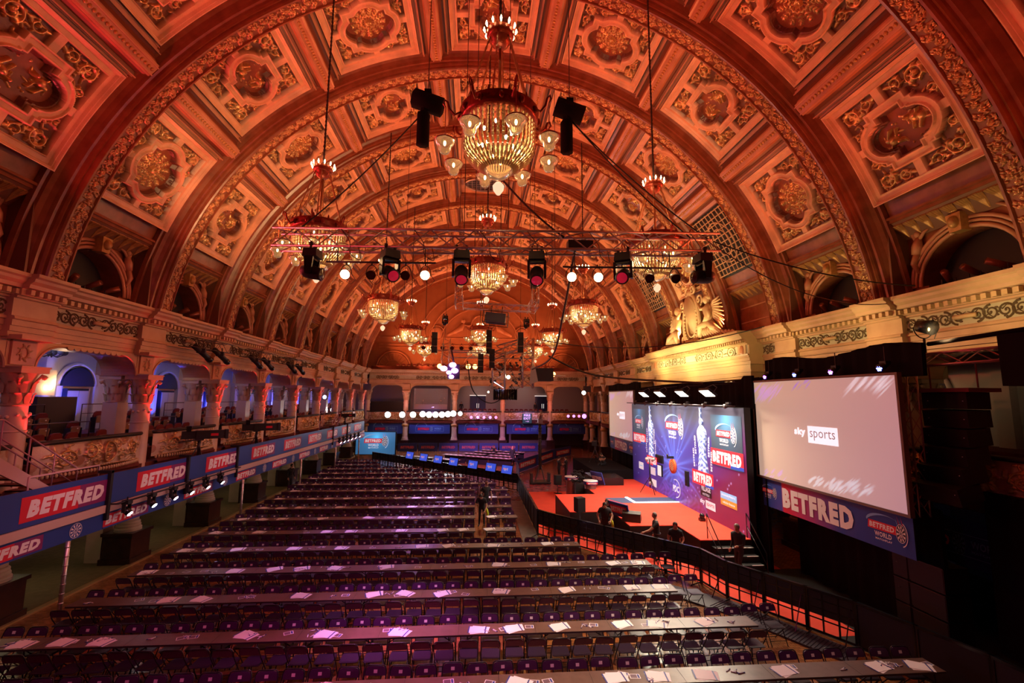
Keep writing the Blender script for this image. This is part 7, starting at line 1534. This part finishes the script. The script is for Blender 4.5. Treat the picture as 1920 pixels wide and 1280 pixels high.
m = MB(); m.ball((-.2, .1, 1.80), .09, 10); m.obj('bar_lamp', mat('bar_lamp_glow', (1, .8, .5), .4, emit=(1, .66, .35), es=22), r); point('bar_light', (-17.1, 19.7, 6.7), 22, (1, .6, .3), .12)
# ================================================================ PEOPLE
SKIN = mat('skin_tone', (.50, .26, .17), .5); SHIRT = mat('black_cotton', (.018, .016, .020), .85); TROUS = mat('dark_trousers', (.022, .020, .026), .8); SHOE = mat('black_leather', (.012, .011, .011), .35)
HAIRD = mat('dark_hair', (.030, .016, .010), .6); HAIRG = mat('grey_hair', (.22, .18, .16), .6); SUIT = mat('charcoal_suit', (.014, .014, .020), .7); SHIRTW = mat('white_shirt', (.6, .58, .58), .7); EYE = mat('eye_dark', (.02, .015, .012), .3); LIP = mat('lip_tone', (.38, .13, .10), .5)
def person(lb, loc, rz, lean=0, armL=None, armR=None, headturn=0, nod=0, legs=None, h=1.8, hair=HAIRD, top=SHIRT, bare=True, bald=False, beard=False, seated=False, bulk=1.0, group=None):
    """standing figure facing +Y (local), one continuous body; armL/armR: (elbow, wrist) points in metres for h = 1.8"""
    s = h/1.8; hip = Vector((0, 0, .95)); 
    if seated: hip = Vector((0, 0, .52))
    Rl = Matrix.Rotation(-lean, 3, 'X'); U = lambda x, y, z: hip+Rl @ Vector((x, y, z))
    J = {}
    J['pel'] = hip; J['wai'] = U(0, .01, .14); J['che'] = U(0, .02, .34); J['ste'] = U(0, .0, .48); J['nek'] = U(0, .01, .57)
    hd = Matrix.Rotation(-lean-nod, 3, 'X'); J['hea'] = J['nek']+hd @ Vector((0, .03, .11)); J['crn'] = J['hea']+hd @ Vector((0, .0, .10))
    J['shL'] = U(-.19, 0, .45); J['shR'] = U(.19, 0, .45)
    aL = armL or ((-.25, .02, 1.12), (-.25, .12, .88)); aR = armR or ((.25, .02, 1.12), (.25, .12, .88))
    J['elL'], J['wrL'] = Vector(aL[0]), Vector(aL[1]); J['elR'], J['wrR'] = Vector(aR[0]), Vector(aR[1])
    if seated: lg = {'kL': (-.14, .45, .50), 'aL': (-.14, .42, .09), 'kR': (.14, .45, .50), 'aR': (.14, .42, .09)}
    else: lg = legs or {'kL': (-.11, .03, .50), 'aL': (-.12, -.03, .09), 'kR': (.11, .03, .50), 'aR': (.13, .02, .09)}
    J['hL'] = hip+Vector((-.10, 0, -.04)); J['hR'] = hip+Vector((.10, 0, -.04))
    for k_, v_ in lg.items(): J[k_] = Vector(v_)
    J['tL'] = J['aL']+Vector((-.02, .17, -.05)); J['tR'] = J['aR']+Vector((.02, .17, -.05))
    rad = dict(pel=.155, wai=.14, che=.165, ste=.12, nek=.060, hea=.088, crn=.075, shL=.085, shR=.085, elL=.048, elR=.048, wrL=.032, wrR=.032, hL=.10, hR=.10, kL=.062, kR=.062, aL=.046, aR=.046, tL=.036, tR=.036)
    E_ = [('pel', 'wai'), ('wai', 'che'), ('che', 'ste'), ('ste', 'nek'), ('nek', 'hea'), ('hea', 'crn'), ('ste', 'shL'), ('ste', 'shR'), ('shL', 'elL'), ('elL', 'wrL'), ('shR', 'elR'), ('elR', 'wrR'), ('pel', 'hL'), ('pel', 'hR'), ('hL', 'kL'), ('kL', 'aL'), ('hR', 'kR'), ('kR', 'aR'), ('aL', 'tL'), ('aR', 'tR')]
    names = list(J); me = bpy.data.meshes.new('tmp'); me.from_pydata([J[n_]*1.0 for n_ in names], [(names.index(a), names.index(b_)) for a, b_ in E_], [])
    o = bpy.data.objects.new('tmp', me); COL.objects.link(o); md = o.modifiers.new('skin', 'SKIN'); md.use_smooth_shade = True; sv = me.skin_vertices[0].data
    for i, n_ in enumerate(names):
        r_ = rad[n_]*(bulk if n_ in ('pel', 'wai', 'che') else 1); sv[i].radius = (r_*(1.12 if n_ in ('che', 'wai', 'pel') else 1), r_*(.82 if n_ in ('che', 'wai') else 1)); sv[i].use_root = n_ == 'pel'
    o.modifiers.new('sub', 'SUBSURF').levels = 1; dg = bpy.context.evaluated_depsgraph_get(); m2 = bpy.data.meshes.new_from_object(o.evaluated_get(dg))
    segs = [(J[a], J[b_], a, b_) for a, b_ in E_]
    def kind(p):
        best = None
        for a, b_, na, nb in segs:
            ab = b_-a; t = max(0, min(1, (p-a).dot(ab)/ab.length_squared)); d = (p-a-ab*t).length
            if best is None or d < best[0]: best = (d, na, nb, t)
        _, na, nb, t = best
        if nb in ('hea', 'crn') or (nb == 'nek' and t > .6): return 0
        if nb in ('wrL', 'wrR'): return 0 if (bare or t > .9) else 1
        if nb in ('elL', 'elR'): return 0 if (bare and t > .62) else 1
        if nb in ('tL', 'tR') or (nb in ('aL', 'aR') and t > .93): return 3
        if nb in ('hL', 'hR', 'kL', 'kR', 'aL', 'aR') or (na == 'pel' and nb == 'wai' and t < .3): return 2
        return 1
    mb = MB(); mb.smooth = True; mb.v = [tuple(v.co) for v in m2.vertices]
    for p in m2.polygons: mb.f.append(tuple(p.vertices)); mb.mi.append(kind(p.center)); mb.sm.append(True)
    bpy.data.objects.remove(o); bpy.data.meshes.remove(me); bpy.data.meshes.remove(m2)
    Rt = Matrix.Rotation(headturn, 3, 'Z') @ hd; H = J['hea']+hd @ Vector((0, 0, .03)); hp = lambda x, y, z: H+Rt @ Vector((x, y, z))
    mb.m = 0; mb.ball(H, .093, 12, (.86, 1.04, 1.28), Rt); mb.tube([hp(0, .085, .01), hp(0, .118, -.025), hp(0, .09, -.03)], [.010, .017, .012], 6)
    for sg in (-1, 1): mb.ball(hp(sg*.082, -.005, -.01), .024, 6, (.4, .8, 1.2)); mb.ball(hp(sg*.032, .085, .012), .012, 6, (1.2, .6, .7)) ; mb.m = 4; mb.ball(hp(sg*.032, .094, .012), .007, 6); mb.m = 0
    mb.m = 5; mb.tube([hp(-.024, .088, -.055), hp(0, .095, -.055), hp(.024, .088, -.055)], .006, 5)
    for sd, e_, w_ in (('L', 'elL', 'wrL'), ('R', 'elR', 'wrR')):     # palm, four fingers and a thumb
        d = (J[w_]-J[e_]).normalized(); sx = -1 if sd == 'L' else 1; side = d.cross(Vector((0, 1, 0)) if abs(d.y) < .8 else Vector((0, 0, 1))).normalized(); nrm = side.cross(d)
        mb.m = 0; c = J[w_]+d*.05; mb.tube([J[w_]-d*.01, c-d*.01, c+d*.04], [.028, .040, .036], 8)
        for k in range(4): b0 = c+d*.035+side*(.024-.016*k); L_ = (.070, .080, .075, .058)[k]; mb.tube([b0, b0+d*L_*.5+nrm*.006*sx, b0+d*L_*.85+nrm*.022*sx], [.0095, .009, .007], 6)
        b0 = c-d*.01+side*.034; mb.tube([b0, b0+d*.03+side*.025, b0+d*.06+side*.028], [.011, .010, .008], 6)
    if beard: mb.m = 6; mb.tube([hp(-.05, .055, -.07), hp(0, .09, -.085), hp(.05, .055, -.07)], [.02, .028, .02], 6)
    r = mb.obj('person', [SKIN, top, TROUS if top is not SUIT else SUIT, SHOE, EYE, LIP, hair]); r.location = loc; r.rotation_euler = (0, 0, rz); r.scale = (s,)*3
    if not bald:
        m = MB(); m.smooth = True; prof = [(.001, .128), (.05, .118), (.082, .085), (.096, .04), (.092, 0), (.085, -.035)]
        m.lathe(prof, H+Rt @ Vector((0, -.012, .0)), 16, Rt); 
        m.ball(hp(0, -.03, .02), .092, 10, (.95, .9, 1.15), Rt); hr = m.obj('hair', hair, r)
    m = MB()   # belt and collar
    m.tube([hip+Vector((.150*bulk*math.cos(a), .118*bulk*math.sin(a), .06)) for a in np.linspace(0, 2*PI, 15)[:-1]], .018, 5, closed=True); m.obj('belt', SHOE, r)
    m = MB(); m.tube([J['nek']+hd @ Vector((.066*math.cos(a), .066*math.sin(a), -.035)) for a in np.linspace(0, 2*PI, 13)[:-1]], .016, 5, closed=True); m.obj('collar', SHIRTW if top is SUIT else top, r)
    return tag(r, lb, 'person', group)
person('bearded person in a black polo shirt leaning over the barrier with a yellow cloth', (5.35, 20.35, 0), PI*.9, .30, ((-.30, .16, 1.15), (-.22, .40, .98)), ((.32, .10, 1.15), (.24, .32, .95)), 0, .25, h=1.86, bulk=1.12, beard=True)
person('person in black with long dark hair partly hidden behind the bearded one at the barrier', (5.62, 20.85, 0), PI*.8, .1, h=1.78)
person('person with grey hair in a black shirt resting one hand on the stage edge', (6.75, 18.05, 0), R(75), .04, ((-.34, .30, 1.18), (-.42, .52, 1.12)), ((.27, -.05, 1.12), (.26, .08, .90)), .5, 0, h=1.84, hair=HAIRG, bulk=1.2)
person('person in a black top seen from behind, bending slightly beside the stage pit', (7.15, 17.2, 0), R(150), .16, ((-.28, .10, 1.12), (-.2, .28, .95)), ((.28, .10, 1.12), (.2, .28, .95)), 0, .1, h=1.74, bulk=1.15)
person('person with cropped hair in a dark jacket walking down the stage steps', (8.75, 15.75, .22), R(120), .05, ((-.24, .12, 1.12), (-.16, .34, 1.10)), ((.24, -.02, 1.12), (.26, .08, .90)), 0, .1, {'kL': (-.10, .18, .56), 'aL': (-.10, .10, .12), 'kR': (.10, .02, .48), 'aR': (.11, -.08, .09)}, h=1.78, hair=HAIRG, top=SHIRT, bare=False)
person('person in a dark suit facing the stage, beside a companion beyond the round plinth', (6.05, 35.3, 0), R(-80), 0, ((-.26, .04, 1.15), (-.10, .22, 1.15)), ((.26, .04, 1.15), (.12, .22, 1.18)), h=1.85, top=SUIT, bare=False)
person('person in a dark suit with white collar, talking to a companion beyond the plinth', (6.62, 35.35, 0), R(95), 0, ((-.26, .04, 1.15), (-.12, .2, 1.2)), None, h=1.84, top=SUIT, bare=False)
person('person in black sitting with folded arms on the dark platform behind the stage', (8.75, 32.3, 1.20), R(120), .35, ((-.27, .16, .85), (.0, .34, .80)), ((.27, .16, .85), (.0, .36, .78)), 0, .2, seated=True, h=1.78)
person('person with reddish hair in a black T-shirt standing in the gap between table rows', (.20, 25.25, 0), R(-160), .10, ((-.30, .05, 1.14), (-.28, .12, .90)), ((.30, .05, 1.14), (.33, .05, .88)), .4, .15, h=1.82, bulk=1.1, hair=mat('auburn_hair', (.16, .05, .02), .6))
person('person in black bending over a table with a yellow cloth, in the gap between rows', (-.02, 23.2, 0), R(170), .55, ((-.28, .30, 1.02), (-.2, .48, .82)), ((.28, .30, 1.02), (.22, .45, .80)), 0, .2, h=1.78)
person('bald person in black standing among the slanting tables before the rear hoardings', (3.1, 43.0, 0), PI, 0, h=1.82, bald=True, bare=False)
person('person sitting low behind the last slanting table near the rear column', (1.6, 48.6, .0), PI, .1, seated=True, h=1.8, bare=False)
person('person in black standing in the dark side aisle beneath the blue banner', (-14.0, 14.9, .02), R(-60), 0, ((-.27, -.02, 1.12), (-.26, .08, .88)), None, h=1.85, bare=False)
person('person in dark clothes walking in the side aisle between two mahogany pedestals', (-12.6, 32.0, .02), R(-120), .1, h=1.8, bare=False)
person('dark figure standing behind the red seats in the middle rear gallery bay', (-2.25, 60.0, 4.0), PI, 0, h=1.75, bare=False)
person('dark figure among the red seats of the rear gallery above the fire exit sign', (7.45, 59.4, 4.0), PI*.8, .15, h=1.75, bare=False)
person('figure at the desk inside the glazed cabin, gallery side', (-7.0, 58.4, 4.3), PI, .1, ((-.27, .15, 1.2), (-.2, .35, 1.1)), h=1.75, bare=False)
person('figure raising an arm inside the glazed cabin', (-4.8, 58.4, 4.3), PI, 0, ((-.35, .10, 1.55), (-.45, .15, 1.85)), h=1.75, bare=False)
m = MB(); YV = mat('fluorescent_yellow_cloth', (.70, .80, .04), .7)
for (x, y, z) in ((5.52, 20.02, 1.0), (.18, 22.95, .85)):
    m = MB(); m.tube([(0, 0, .08), (.03, -.02, -.05), (.08, .01, -.22), (.05, 0, -.34)], [.03, .07, .06, .03], 7); o = m.obj('cleaning_cloth', YV); o.location = (x, y, z); tag(o, 'fluorescent yellow cloth held '+('over the slanting barrier' if x > 5 else 'between the table rows'), 'cloth')
